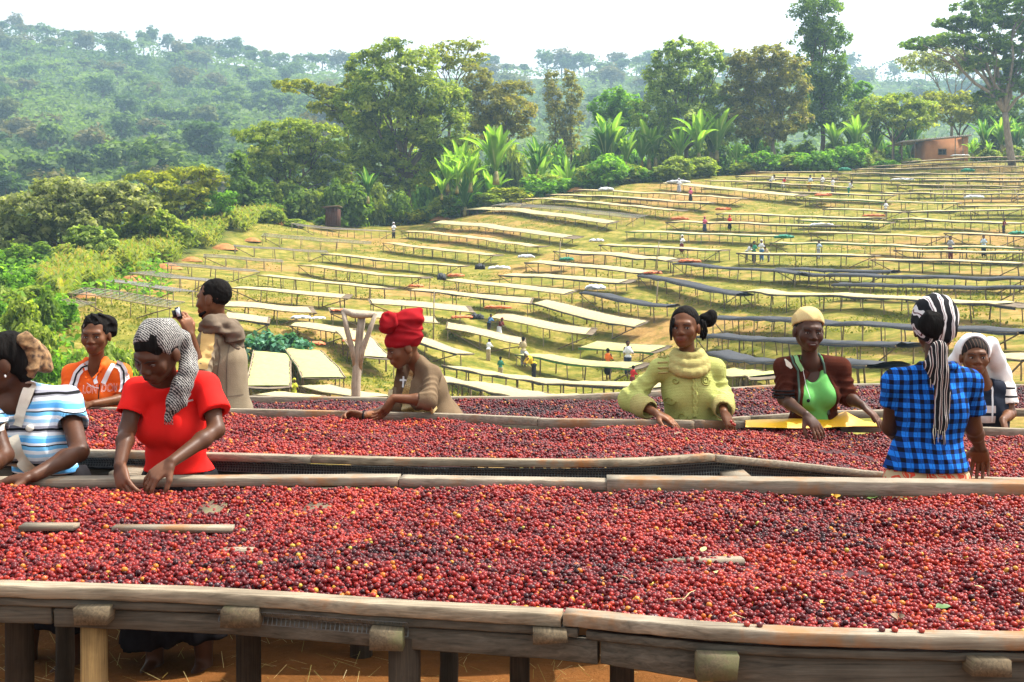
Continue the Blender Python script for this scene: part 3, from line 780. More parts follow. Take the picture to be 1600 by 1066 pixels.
BEDS = []
def bed(p1, p2, kind, label, group, width=1.45, h=0.82, seed=0, wid2=None, d1=None, d2=None):
    rng = np.random.default_rng(1000 + seed); rr = random.Random(seed)
    A = to_ground(*p1, h) if d1 is None else P(*p1, d1) - np.array((0, 0, h))
    B = to_ground(*p2, h) if d2 is None else P(*p2, d2) - np.array((0, 0, h))
    ax = B - A; L = float(np.hypot(ax[0], ax[1])); ax2 = np.array((ax[0], ax[1])) / L
    pr = np.array((-ax2[1], ax2[0]))                    # across the bed
    if pr[1] < 0: pr = -pr
    n = max(int(L / 0.8), 5); t = np.linspace(0, 1, n)
    cx = A[0] + (B[0]-A[0])*t; cy = A[1] + (B[1]-A[1])*t
    wob = (vnoise(t * L / 5.0, np.full(n, seed * 3.3), 8) - 0.5) * 0.5
    cx = cx + pr[0] * wob; cy = cy + pr[1] * wob
    base = A[2] + (B[2]-A[2]) * t
    gc = ground_z(cx, cy)
    mid = 0.5 * gc + 0.5 * base
    mid = np.convolve(np.pad(mid, 2, 'edge'), np.ones(5) / 5, 'valid')
    sag = (vnoise(t * L / 1.9, np.full(n, seed * 7.7), 9) - 0.5) * 0.14
    top = mid + h + sag
    W2 = width / 2
    gp = ground_z(cx + pr[0]*W2, cy + pr[1]*W2); gm_ = ground_z(cx - pr[0]*W2, cy - pr[1]*W2)
    tilt = np.clip((gp - gm_) * (0.95 if kind in ('cream', 'green', 'wire') else 0.12 if kind == 'black' else 0.38), -0.25, 0.32)
    root = empty('drying_bed', (A[0], A[1], float(ground_z(A[0], A[1])))); tag(root, label, 'drying bed', group)
    O = np.array(root.location)
    def pt(i, s, dz=0.0):   # s in -1..1 across
        return np.array((cx[i] + pr[0]*W2*s, cy[i] + pr[1]*W2*s, top[i] + tilt[i]*0.5*s + dz)) - O
    if kind in ('wire',):
        mb = MB()
        for s in np.linspace(-1, 1, 9): mb.tube([pt(i, s) for i in range(n)], 0.008, 3, False)
        for i in range(n):
            for q in range(3):
                j = min(i + 1, n - 1); f = q / 3
                mb.tube([pt(i, -1)*(1-f)+pt(j, -1)*f, pt(i, 1)*(1-f)+pt(j, 1)*f], 0.010, 3, False)
        mb.build('wire_bed', M_WIRE, root)
    else:
        G_ = np.array([[pt(i, s, -0.02 - 0.05 * (1 - s*s)) for s in (-1, -.5, 0, .5, 1)] for i in range(n)])
        G2 = G_ - np.array((0, 0, 0.03))
        mb = MB().grid(G_); mb.grid(G2)
        mb.build('bed_base', M_BED, root, True)
    for s in (-1, 1):
        MB().tube([pt(i, s, -0.01) for i in range(n)], 0.03, 5).build('rail', M_POLE, root, True)
    if kind in ('cream', 'tan', 'green', 'edge'):
        k = max(int(L / 0.35), 8); tt = np.linspace(0.02, 0.94 if rr.random() < .6 else 0.985, k)
        ii = tt * (n - 1); i0 = np.clip(ii.astype(int), 0, n - 2); f = ii - i0
        Ss = np.linspace(-1, 1, 7); rows = []
        for a in range(k):
            row = []
            for s in Ss:
                e = 0.93 + 0.10 * (rng.random() - .5)
                p = pt(i0[a], s * e) * (1 - f[a]) + pt(i0[a] + 1, s * e) * f[a]
                edge_ = abs(s) > .99
                p[2] += (-0.01 if edge_ else 0.045 + rng.uniform(-.018, .022)) if 0 < a < k - 1 else 0.0
                row.append(p)
            rows.append(row)
        MB().grid(np.array(rows)).build('coffee_layer', {'cream': M_PARCH, 'tan': M_PARCH_T, 'green': M_PARCH_G, 'edge': M_PARCH}[kind], root, True)
        if rr.random() < .45 or kind in ('green', 'edge'):
            rows = []
            for i in range(n):
                dz = rng.uniform(-.14, -.05); rows.append([pt(i, -1.0, .01), pt(i, -1.04, dz * .5), pt(i, -1.02, dz)])
            MB().grid(np.array(rows)).build('net_edge', M_GNET if kind == 'green' or (kind == 'edge' and seed % 4 == 0) else M_BLACK, root, True)
    if kind == 'black':
        rows = []
        for i in range(n):
            b_ = rng.uniform(-.05, .05)
            rows.append([pt(i, -1.06, -.07 + b_), pt(i, -1.03, .03)] + [pt(i, s, .05 + rng.uniform(-.02, .09)) for s in (-.6, -.2, .2, .6)] + [pt(i, 1.02, .02), pt(i, 1.06, -.1 + b_)])
        MB().grid(np.array(rows)).build('net_cover', M_BLACK, root, True)
    # legs in pairs, at uneven spacing
    s_ = 0.15
    k = 0
    while s_ < L:
        u = s_ / L * (n - 1); i = min(int(u), n - 2); f = u - i
        for sd_ in (-0.92, 0.92):
            p = pt(i, sd_) * (1 - f) + pt(i + 1, sd_) * f
            q = np.array((p[0] + rng.uniform(-.08, .08), p[1] + rng.uniform(-.05, .05), 0.0))
            q[2] = float(ground_z(q[0] + O[0], q[1] + O[1])) - O[2] - 0.08
            if p[2] - q[2] > 0.1:
                stick(leg_me if rr.random() < .5 else leg_me2, root, q, p - np.array((0, 0, .01)), 'leg', rng.uniform(.55, .95))
        s_ += rng.uniform(1.25, 2.0); k += 1
    for i, j in ((0, min(2, n - 1)), (n - 1, n - 3)):
        if rr.random() < .75:
            p = pt(i, -.92, -.05); q = pt(j, -.92); q[2] = float(ground_z(q[0] + O[0], q[1] + O[1])) - O[2]
            stick(brace_me, root, q, p, 'brace')
    BEDS.append((root, A, B, h)); return root

ORD = ['first', 'second', 'third', 'fourth', 'fifth', 'sixth', 'seventh', 'eighth', 'ninth', 'tenth', 'eleventh', 'twelfth', 'thirteenth', 'fourteenth', 'fifteenth', 'sixteenth', 'seventeenth', 'eighteenth', 'nineteenth', 'twentieth', 'twenty-first', 'twenty-second', 'twenty-third', 'twenty-fourth', 'twenty-fifth', 'twenty-sixth', 'twenty-seventh', 'twenty-eighth', 'twenty-ninth', 'thirtieth']
KW = {'wire': 'empty grey wire drying bed', 'cream': 'drying bed of pale parchment coffee', 'tan': 'drying bed of tan half-dried coffee', 'black': 'drying bed covered with black shade net',
      'green': 'yellowish drying bed with green net edge', 'edge': 'thin pale drying bed with dark net edge'}
FIELD = {
 'beside the maize strip': [
   ((52,467),(132,479),'wire'),((118,452),(280,479),'wire'),((162,439),(292,457),'wire'),((220,425),(338,441),'wire'),((262,412),(402,425),'wire'),
   ((318,399),(442,409),'wire'),((365,382),(512,394),'wire'),((410,367),(580,380),'wire'),((460,351),(612,362),'wire')],
 'in the column above the raised camera': [
   ((352,493),(422,503),'cream'),((340,471),(492,486),'cream'),((362,447),(548,466),'cream'),((410,428),(606,452),'cream'),((472,413),(668,435),'tan'),((510,396),(726,416),'tan'),
   ((605,378),(780,400),'tan'),((632,361),(850,386),'tan'),((678,346),(902,373),'cream'),((728,326),(960,348),'cream'),((775,320),(1005,340),'wire'),((820,310),(1068,330),'tan'),
   ((858,304),(1112,318),'tan'),((898,297),(1165,310),'tan')],
 'behind the red headwrap': [
   ((515,486),(682,500),'cream'),((577,470),(740,487),'cream'),((642,452),(832,473),'cream'),((700,436),(892,458),'cream'),((790,428),(986,442),'cream'),((832,408),(1020,426),'cream'),
   ((877,390),(1062,407),'cream'),((945,381),(1136,391),'edge'),((985,361),(1234,370),'edge'),((1045,346),(1312,353),'edge'),((1122,332),(1382,341),'edge')],
 'in rows just above the third bed': [
   ((410,617),(492,621),'cream'),((500,602),(602,620),'cream'),((1128,579),(1207,587),'green'),((680,589),(946,626),'cream'),((710,571),(1042,604),'cream'),((820,551),(1006,571),'green'),
   ((917,537),(1032,548),'green')],
 'among the steep middle beds': [
   ((697,502),(822,541),'cream'),((770,487),(930,521),'cream'),((838,469),(1000,511),'cream'),((650,523),(726,559),'cream'),((455,504),(553,524),'cream')],
 'in rows behind the pale cap': [
   ((1124,551),(1390,571),'black'),((1105,525),(1424,538),'black'),((1125,496),(1610,517),'black'),((915,457),(1052,481),'black'),((1167,453),(1610,478),'edge'),((1007,430),(1162,461),'black'),
   ((1060,411),(1302,431),'black'),((1302,431),(1610,437),'black'),((1310,446),(1610,452),'black'),((1215,420),(1400,425),'black')],
 'among rows below the clay hut': [
   ((1372,403),(1610,413),'edge'),((1157,395),(1372,400),'edge'),((1207,379),(1610,387),'edge'),((1270,362),(1480,371),'tan'),((1400,341),(1610,350),'edge'),((1417,331),(1610,328),'edge'),((1260,309),(1500,318),'edge'),
   ((1375,301),(1610,303),'edge'),((1400,288),(1610,292),'tan'),((1035,285),(1260,307),'cream'),((1200,279),(1388,288),'tan'),((1105,281),(1330,293),'tan'),((1308,271),(1610,272),'tan'),
   ((1150,275),(1310,279),'tan'),((1332,265),(1610,260),'tan'),((1360,260),(1610,251),'tan'),((1415,253),(1610,245),'tan'),((1290,325),(1415,331),'edge'),((1480,364),(1610,369),'tan'),((1230,300),(1400,306),'tan'),((1420,296),(1610,297),'tan'),((1440,281),(1610,283),'tan'),((1390,277),(1610,278),'tan'),((1180,269),(1310,269),'tan'),((1250,343),(1395,348),'edge'),((1400,391),(1610,396),'edge'),((1500,321),(1610,322),'tan')],
}
sd_ = 0
for where, rows in FIELD.items():
    rows = sorted(rows, key=lambda r: -(r[0][1] + r[1][1]))
    for i, (p1, p2, kind) in enumerate(rows):
        sd_ += 1
        bed(p1, p2, kind, f'{KW[kind]}, {ORD[i]} up {where}', 'drying beds on the hillside', seed=sd_,
            width=1.3 if kind != 'wire' else 1.6)
# broad beds seen lengthways at the lower left
bed((425,550),(418,604),'green','wide pale drying bed seen end-on just right of the man in the tan hood','drying beds on the hillside',1.7,0.8,201)
bed((472,543),(512,590),'green','wide pale drying bed seen end-on right of the heap of green leaves','drying beds on the hillside',1.75,0.85,202)
bed((540,512),(598,562),'cream','wide pale drying bed seen end-on behind the forked wooden post','drying beds on the hillside',1.7,0.9,203)
bed((1568,553),(1640,560),'tan','tan-topped drying bed at the edge behind the white headscarf','drying beds on the hillside',1.4,0.8,204)

# tarps and nets bundled on bed ends
def bundle(px, py, w, hgt, col, label, d=None, seed=0):
    rng = np.random.default_rng(500 + seed)
    g = to_ground(px, py, 0.86) if d is None else P(px, py, d) - np.array((0, 0, .86))
    d = g[1]; sx = w * d / F / 2; sz = max(hgt * d / F * .75, 0.12)
    k = 16; rows = []
    for i in range(k + 1):
        t = i / k * PI; row = []
        for j in range(14):
            a = j / 14 * 2 * PI; q = 1 + rng.uniform(-.42, .42)
            row.append((sx * math.cos(t) * (1 + .05 * rng.normal()), 0.55 * max(math.sin(t),0) ** .6 * math.cos(a) * q, max(-0.03, sz * 0.5 * max(math.sin(t),0) ** .5 * (math.sin(a) * q + .55))))
        row.append(row[0]); rows.append(row)
    o = MB().grid(np.array(rows)).build('folded_tarp', col, None, True, (g[0], g[1], g[2] + .86))
    return tag(o, label, 'tarp', 'tarps and nets left on the bed ends')
C_OR = simple('orange_tarp', (0.70, 0.20, 0.07), (0.5, 0.12, 0.04), 6, 0.7, 0.5, 0.03)
C_WH = simple('white_sack_cloth', (0.75, 0.76, 0.76), (0.55, 0.57, 0.6), 6, 0.8, 0.5, 0.03)
C_GR = simple('green_shade_net', (0.03, 0.28, 0.16), (0.015, 0.12, 0.07), 6, 0.7, 0.5, 0.03)
for i, (px, py, w, hg, c, lb) in enumerate([
  (712,432,26,7,C_OR,'orange tarp on the bed end behind the black hanging net'),(650,448,24,6,C_OR,'faded orange tarp above the red headwrap'),(1078,410,34,8,C_OR,'bright orange tarp at the left end of a black net'),
  (1020,428,28,7,C_OR,'orange and black folded tarp behind the braided hair'),(1365,338,34,5,C_OR,'flat rusty tarp beside the man in pale shirt among the upper rows'),(778,483,42,7,C_OR,'orange tarp spread at a bed head behind the two seated workers'),
  (722,498,34,6,C_OR,'orange tarp just right of the red headwrap'),(492,539,30,8,C_OR,'orange tarp at the head of the broad bed by the leaf heap'),(1286,306,26,6,C_OR,'reddish tarp below the row of workers at the upper right'),
  (1062,343,28,6,C_OR,'red-pink tarp on the bed by the pink-dressed woman'),(1130,328,24,6,C_OR,'pinkish tarp on the upper bed near the path'),(530,486,26,5,C_OR,'flat orange tarp above the forked post'),
  (548,534,26,6,C_OR,'orange tarp right behind the forked post'),(1105,596,50,5,C_OR,'orange tarp lying low right of the yellow sweater'),(885,407,22,8,C_GR,'dark green net bundle on a bed head in the middle rows'),
  (470,498,30,7,C_WH,'white sacks tied at the bed end beyond the man with the hood'),(498,499,20,6,C_WH,'small white sack beside the larger tied sacks'),(780,421,34,9,C_WH,'grey-white sack heap at a bed end right of the black hanging net'),
  (822,403,26,8,C_WH,'grey-white cloth on a bed end in the middle rows'),(932,378,24,7,C_WH,'grey cloth heap on the bed end near the path'),(930,453,32,12,C_WH,'white cloth draped over the end of a black netted bed'),
  (1284,353,36,7,C_WH,'white cloth mound on the bed left of the striped net'),(947,298,24,8,C_WH,'bluish white bundle at the hedge by the top rows'),(1060,286,36,7,C_WH,'white sheet over the bed by the top path'),
  (1522,310,30,8,C_WH,'white bundle on a high bed at the far right'),(1410,282,36,5,C_WH,'white sheet on a high bed below the clay hut'),(1500,244,30,4,C_WH,'white sheet on the highest bed beside the clay hut'),
  (1320,267,20,8,C_GR,'green net bundle on a top bed left of the clay hut'),(1512,268,20,7,C_GR,'green net bundle on a top bed below the clay hut'),(1590,366,26,8,C_GR,'teal tarp hanging at the right-hand end of the rows'),
  (1225,372,30,8,C_GR,'dark green net bundle beside the group of four workers'),(1255,430,22,8,M_BLACK,'black net tuft on a black netted bed above the pale cap'),(690,437,14,16,M_BLACK,'black net hanging down over a bed end'),
  (750,421,16,14,M_BLACK,'black net bundle hooked on a pale bed end'),(745,500,22,14,M_BLACK,'grey net bundle on the bed head right of the red headwrap')]):
    bundle(px, py, w, hg, c, lb, seed=i)

# heap of cabbage-green leaves behind the man
rng = np.random.default_rng(55)
g = to_ground(425, 565, 0)
lob = [((x, y, z), (.8, .6, .5)) for x, y, z in ((-1.0,0,.35),(-.3,.2,.6),(.4,0,.55),(1.0,.1,.3),(0,-.3,.3))]
M_KALE = leafmat('bluegreen_leaves', (0.03, 0.11, 0.06), (0.10, 0.26, 0.15), 0.3, (0.22, 0.4, 0.26))
C, N, T = crown_cloud(lob, .2, 1300, rng, clump=.35, flat=.8)
V, Q = leaf_quads(C, N, .24, rng, 1.2)
hp = empty('leaf_heap', g + np.array((0.1, 0, .3))); tag(hp, 'heap of blue-green leaves on a bed beside the man in the tan hood', 'leaf heap')
link('leaves', npmesh('leaves', V, Q, M_KALE, False, {'rnd': np.repeat(T, 4)}), hp)
mb = MB()
for x in (-1.3, -.4, .5, 1.3): mb.tube([(x, 0, -.4), (x, 0, .3)], .05, 6)
for y in (-.4, .4): mb.tube([(-1.4, y, .2), (1.4, y, .22)], .05, 6)
mb.build('pole_rack', M_POLE, hp, True)

# forked wooden post
M_DEAD = wood('bleached_wood', (0.50, 0.42, 0.33), (0.22, 0.17, 0.12), 'Z', scale=1.4)
D = 12.0
gz = float(ground_z(P(560, 0, D)[0], D))
b0 = P(557, 622, D); b0[2] = gz - .1
root = empty('forked_post', b0); tag(root, 'bleached forked wooden post with a crooked crossbar left of the red headwrap', 'post')
MB().tube([(0,0,0), P(556,600,D)-b0, P(560,550,D)-b0, P(562,520,D)-b0, P(566,495,D)-b0], [.055,.05,.046,.042,.038], 9).build('post', M_DEAD, root, True)
MB().tube([P(535,485,D)-b0, P(552,492,D)-b0, P(566,493,D-.05)-b0, P(586,492,D)-b0], [.03,.034,.032,.025], 8).build('crossbar', M_DEAD, root, True)
MB().tube([P(557,575,D)-b0, P(551,548,D-.03)-b0, P(542,515,D-.05)-b0, P(536,484,D)-b0], [.036,.03,.028,.024], 8).build('branch', M_DEAD, root, True)
MB().tube([P(560,578,D)-b0, P(566,548,D-.04)-b0, P(577,518,D-.05)-b0, P(587,490,D-.03)-b0], [.034,.03,.026,.022], 8).build('branch', M_DEAD, root, True)

# loose poles standing in the field
for i, (px, py0, py1, lb) in enumerate([(677,530,455,'thin upright pole standing over the bed right of the red headwrap'),(1026,475,440,'short pole leaning by the orange and black tarp'),
   (1026,425,378,'thin leaning stake on the path above the black nets'),(1473,327,285,'slanting pole among the upper right rows'),(1507,322,300,'short slanting pole left of the white bundle'),
   (1394,256,196,'tall thin pole standing left of the clay hut'),(874,420,377,'thin pole at the end of a middle bed'),(1590,320,298,'leaning pole at the far right rows')]):
    g = to_ground(px, py0, 0); hh = (py0 - py1) * g[1] / F
    o = MB().tube([(0,0,-.2),(.03,0,hh*.5),(rng.uniform(-.25,.25),0,hh)], [.05,.045,.035], 6).build('pole', M_POLE, None, True, g)
    tag(o, lb, 'pole', 'loose poles in the field')

# clay hut
M_CLAY = simple('orange_clay_wall', (0.56, 0.25, 0.10), (0.44, 0.18, 0.07), 1.3, 0.9, 0.3, 0.03, detail=7)
M_TIN = simple('grey_tin_roof', (0.45, 0.43, 0.41), (0.27, 0.22, 0.19), 2, 0.5, 0.2, 0.01)
M_DARK = simple('dark_opening', (0.015, 0.012, 0.01), (0.01, 0.008, 0.007), 3, 0.9, 0)  # near-black colour paints the unlit inside of the hut window
D = 150.0; s = D / F
o0 = P(1480, 250, D); hut = empty('clay_hut', o0); tag(hut, 'small orange clay hut with a sloping tin roof at the top right of the field', 'hut')
w = 66 * s; hL = 30 * s; hR = 36 * s
mb = MB(); dp = 4.5
mb.add([(-w/2,0,-1),(w/2,0,-1),(w/2,dp,-1),(-w/2,dp,-1),(-w/2,0,hL),(w/2,0,hR),(w/2,dp,hR),(-w/2,dp,hL)], np.array([(0,3,2,1),(4,5,6,7),(0,1,5,4),(1,2,6,5),(2,3,7,6),(3,0,4,7)]))
mb.build('wall', M_CLAY, hut)
sl_ = (hR - hL) / w
xl, xr = -75 * s, 35 * s
mb = MB()
nrib = 34
for i in range(nrib):
    xa = xl + (xr - xl) * i / nrib; xb = xl + (xr - xl) * (i + 1) / nrib
    za, zb = hL + sl_ * (xa + w/2) + .06, hL + sl_ * (xb + w/2) + .06
    mb.add([(xa,-.6,za),(xb,-.6,zb),(xb,dp+.5,zb),(xa,dp+.5,za),(xa,-.6,za+.14+.05*(i%2)),(xb,-.6,zb+.14+.05*(i%2)),(xb,dp+.5,zb+.14+.05*(i%2)),(xa,dp+.5,za+.14+.05*(i%2))],
           np.array([(0,3,2,1),(4,5,6,7),(0,1,5,4),(2,3,7,6),(1,2,6,5),(3,0,4,7)]))
mb.build('roof', M_TIN, hut)
wx, wz = (1472 - 1480) * s, (250 - 237.5) * s
fr = MB()
for c, sz in (((wx,-.04,wz+.36),(1.1,.12,.09)),((wx,-.04,wz-.36),(1.1,.12,.09)),((wx-.5,-.04,wz),(.09,.12,.63)),((wx+.5,-.04,wz),(.09,.12,.63)),((wx,-.03,wz),(.06,.08,.63))): fr.box(c, sz)
wf = fr.build('window', M_POLE_D, hut)
MB().box((wx, -.006, wz), (.9, .02, .62)).build('dark_sheet', M_DARK, wf)
for px in (1492, 1504): MB().tube([((px-1480)*s, -.15, -1), ((px-1480)*s, -.15, hR - .05)], .06, 6).build('post', M_POLE, hut, True)
for px in (1408, 1428): MB().tube([((px-1480)*s, -.3, -1.2), ((px-1480)*s, -.3, hL + sl_*((px-1480)*s + w/2))], .09, 6).build('post', M_POLE_D, hut, True)

# small brick-red shed in the shade of the trees
M_SHED = wood('red_brown_planks', (0.10, 0.04, 0.025), (0.045, 0.02, 0.014), 'Z')
D = 122.0; s = D / F; o0 = P(518, 343, D); shed = empty('plank_shed', o0); tag(shed, 'tiny red-brown plank shed in the shade under the trees', 'shed')
for i in range(7):
    MB().box(((-8 + 2.7*i)*s, rng.uniform(-.02,.02), .3), (2.5*s, .08, 1.9 + rng.uniform(-.06,.06))).build('plank', M_SHED, shed)
MB().box((0, 1.1, .25), (20*s, 2.0, 1.8)).build('wall', M_SHED, shed)
MB().box((-1*s, 1.0, 1.36), (26*s, 2.8, .1), Matrix.Rotation(-.08, 3, 'Y')).build('roof', M_POLE_D, shed)

# --- short grass and weeds on the open slope: nobody could count the blades
rng = np.random.default_rng(66)
n_ = 52000
px = rng.uniform(60, 1640, n_); py = 262 + rng.uniform(0, 1, n_) ** .8 * 345
d_ = np.interp(py, [262, 300, 350, 400, 450, 500, 560, 607], [150, 128, 112, 94, 78, 64, 58, 50])
d_ = d_ * rng.uniform(.92, 1.08, n_); X = (px - CX) * d_ / F
k_ = (vnoise(X / 3.5, d_ / 3.5, 21) + .35 * vnoise(X / .9, d_ / .9, 22) > .62) & (X > -25.5)
X, d_ = X[k_], d_[k_]
Z = ground_z(X, d_); kk = len(X); a = rng.uniform(0, PI, kk); hgt = rng.uniform(.03, .12, kk); wd = rng.uniform(.05, .15, kk)
dx, dy = np.cos(a) * wd / 2, np.sin(a) * wd / 2; lx = rng.normal(0, .05, kk)
V = np.stack([np.stack([X-dx, d_-dy, Z-.02], 1), np.stack([X+dx, d_+dy, Z-.02], 1), np.stack([X+dx*.5+lx, d_+dy*.5, Z+hgt], 1), np.stack([X-dx*.7+lx, d_-dy*.7, Z+hgt*.8], 1)], 1).reshape(-1, 3)
M_GRASS = leafmat('slope_grass', (0.10, 0.14, 0.014), (0.26, 0.25, 0.035), .35, (0.42, 0.34, 0.09))
tag(link('grass', npmesh('grass', V, np.arange(4*kk).reshape(-1, 4), M_GRASS, False, {'rnd': np.repeat(rng.uniform(0, 1, kk), 4)})), kind='stuff')

# heaps of red soil at the upper ends of the empty rows
for i, (px, py, w, lb) in enumerate([(135,465,40,'lowest heap of red soil at the end of the empty rows'),(205,440,46,'heap of red soil at the end of the third empty row'),(262,420,44,'heap of red soil at the end of the fourth empty row'),
   (300,408,34,'heap of red soil at the end of the fifth empty row'),(352,390,46,'heap of red soil at the end of the sixth empty row'),(395,377,30,'small heap of red soil near the top of the empty rows'),(445,352,36,'topmost heap of red soil under the dark spreading tree'),
   (1175,268,40,'heap of red soil by the top beds below the brown-green tree'),(900,292,36,'heap of red soil at the hedge by the bluish white bundle'),(690,338,36,'heap of red soil at the left end of the long upper bed')]):
    g = to_ground(px, py); R_ = w * g[1] / F / 2; G_ = []
    for a in range(13):
        t = a / 12; G_.append([(R_*t*math.cos(q)*(1+.15*math.sin(3*q+i)), R_*.8*t*math.sin(q), (.55*(1-t*t) + rng.uniform(-.04,.04)) * R_ * .8 - .05) for q in np.linspace(0, 2*PI, 19)])
    M_HEAP = bpy.data.materials.get('red_soil_heap') or simple('red_soil_heap', (.46,.21,.07), (.30,.12,.035), 3, .95, .6, .05)
    tag(MB().grid(np.array(G_)).build('soil_heap', M_HEAP, None, True, g), lb, 'soil heap', 'heaps of red soil')
# ------------------------------------------------------------------ the three big beds of coffee cherries
M_RAIL = wood('sunbleached_plank', (0.40, 0.33, 0.23), (0.12, 0.092, 0.06), 'X', stain=(0.33, 0.12, 0.03))
M_RAIL2 = wood('grey_plank', (0.15, 0.132, 0.10), (0.045, 0.04, 0.03), 'X')
M_RAIL3 = wood('pale_plank', (0.38, 0.32, 0.235), (0.125, 0.10, 0.07), 'X', stain=(0.27, 0.13, 0.05))
M_BLOCK = wood('mossy_block', (0.20, 0.15, 0.09), (0.07, 0.055, 0.035), 'Y', stain=(0.11, 0.11, 0.05), scale=1.5, bumps=.18)
M_POST = wood('split_post', (0.48, 0.30, 0.11), (0.20, 0.12, 0.05), 'Z', stain=(0.36, 0.17, 0.06), scale=1.5)
M_POST_D = wood('shaded_post', (0.085, 0.06, 0.038), (0.035, 0.025, 0.016), 'Z', scale=1.5)  # darkened post copy: shade under the beds is put into the colour
M_MESHB = simple('black_wire_mesh', (0.10, 0.11, 0.10), (0.05, 0.05, 0.05), 30, 0.45, 0.0, spec=0.6)
M_FLOOR = simple('cherry_gap_shade', (0.06, 0.010, 0.012), (0.02, 0.004, 0.005), 40, 0.8, 0.3, 0.01)  # dark red sheet: shade in the gaps between cherries, put into colour

def lerp_row(px, pts):
    xs = [p[0] for p in pts]; return np.interp(px, xs, [p[1] for p in pts])

def rail_points(pts, H, px0, px1, n=40):
    """pts: photo outline of the rail's upper outer edge; H: drop below the eye (number or list of (px,H))"""
    px = np.linspace(px0, px1, n); py = lerp_row(px, pts)
    Hh = np.full(n, H, float) if np.isscalar(H) else np.interp(px, [h[0] for h in H], [h[1] for h in H])
    d = Hh * F / (py - YH)
    return np.stack([(px - CX) * d / F, d, EYE - Hh], 1)

def plank_along(pts, w, t, rng, dz=0.0, inward=1, wob=.0014):
    """plank following pts (its near top edge); w: width to the far side, t: thickness down"""
    pts = np.asarray(pts, float).copy(); pts[:, 2] += dz
    k = len(pts); d = np.gradient(pts, axis=0); d[:, 2] = 0; d /= np.linalg.norm(d, axis=1)[:, None]
    nrm = np.stack([-d[:, 1], d[:, 0], np.zeros(k)], 1) * inward
    a = pts + rng.normal(0, wob * .5, (k, 1)) * np.array((0, 0, 1)); bk = pts + nrm * (w + rng.normal(0, wob, (k, 1)))
    bev = 0.003; t = t if np.isscalar(t) else np.stack([t*0, t*0, t], 1)
    tv = np.tile((0, 0, float(t)), (k, 1)) if np.isscalar(t) else t
    bz = np.array((0, 0, bev))
    prof = [a + nrm*bev, a - (0,0,bev) , a - tv + bz + rng.normal(0, wob*.5, (k,1))*np.array((0,0,1)), a + nrm*bev - tv, bk - nrm*bev - tv, bk - tv + bz, bk - (0,0,bev), bk - nrm*bev]
    G_ = np.stack(prof + [prof[0]], 1)
    mb = MB().grid(G_[:, ::-1] if inward > 0 else G_)
    mb.f.append(np.array([tuple(range(8))])); e = (k - 1) * 9; mb.f.append(np.array([tuple(e + j for j in range(8))[::-1]]))
    return mb

cher_mats = None
def cherry_material():
    m, n, l, b = newmat('coffee_cherry_skin')
    a = n.new('ShaderNodeAttribute'); a.attribute_type = 'INSTANCER'; a.attribute_name = 'ripe'
    r = ramp(n, [(0.0, (0.014, 0.005, 0.006)), (0.20, (0.034, 0.006, 0.008)), (0.40, (0.115, 0.009, 0.010)), (0.60, (0.25, 0.015, 0.011)), (0.76, (0.37, 0.036, 0.012)), (0.88, (0.44, 0.10, 0.013)), (0.965, (0.52, 0.25, 0.03)), (1.0, (0.36, 0.34, 0.05))])
    l.new(a.outputs['Fac'], r.inputs[0])
    t = noise_node(n, l, texco(n, l), 90, 2)
    rr = ramp(n, [(0.35, (.75,.75,.75)), (.65, (1.05,1.05,1.05))]); l.new(t.outputs['Fac'], rr.inputs[0])
    l.new(mix(n, l, 0.7, r.outputs[0], rr.outputs[0], 'MULTIPLY'), b.inputs['Base Color'])
    b.inputs['Roughness'].default_value = 0.33; b.inputs['Specular IOR Level'].default_value = 0.2
    return m
M_CHERRY = cherry_material()

def cherry_group():
    g = bpy.data.node_groups.new('cherry_heap', 'GeometryNodeTree')
    g.interface.new_socket('Geometry', in_out='INPUT', socket_type='NodeSocketGeometry')
    g.interface.new_socket('Geometry', in_out='OUTPUT', socket_type='NodeSocketGeometry')
    n, l = g.nodes, g.links
    gi, go = n.new('NodeGroupInput'), n.new('NodeGroupOutput')
    ico = n.new('GeometryNodeMeshIcoSphere'); ico.inputs['Radius'].default_value = 1.0; ico.inputs['Subdivisions'].default_value = 3
    ss = n.new('GeometryNodeSetShadeSmooth'); l.new(ico.outputs['Mesh'], ss.inputs['Geometry'])
    sm_ = n.new('GeometryNodeSetMaterial'); sm_.inputs['Material'].default_value = M_CHERRY; l.new(ss.outputs[0], sm_.inputs['Geometry'])
    mp = n.new('GeometryNodeMeshToPoints'); l.new(gi.outputs[0], mp.inputs['Mesh'])
    ip = n.new('GeometryNodeInstanceOnPoints'); l.new(mp.outputs[0], ip.inputs['Points']); l.new(sm_.outputs[0], ip.inputs['Instance'])
    ns = n.new('GeometryNodeInputNamedAttribute'); ns.data_type = 'FLOAT_VECTOR'; ns.inputs['Name'].default_value = 'size3'
    l.new(ns.outputs['Attribute'], ip.inputs['Scale'])
    nr = n.new('GeometryNodeInputNamedAttribute'); nr.data_type = 'FLOAT_VECTOR'; nr.inputs['Name'].default_value = 'turn'
    l.new(nr.outputs['Attribute'], ip.inputs['Rotation'])
    l.new(ip.outputs[0], go.inputs[0])
    return g
GN = cherry_group()

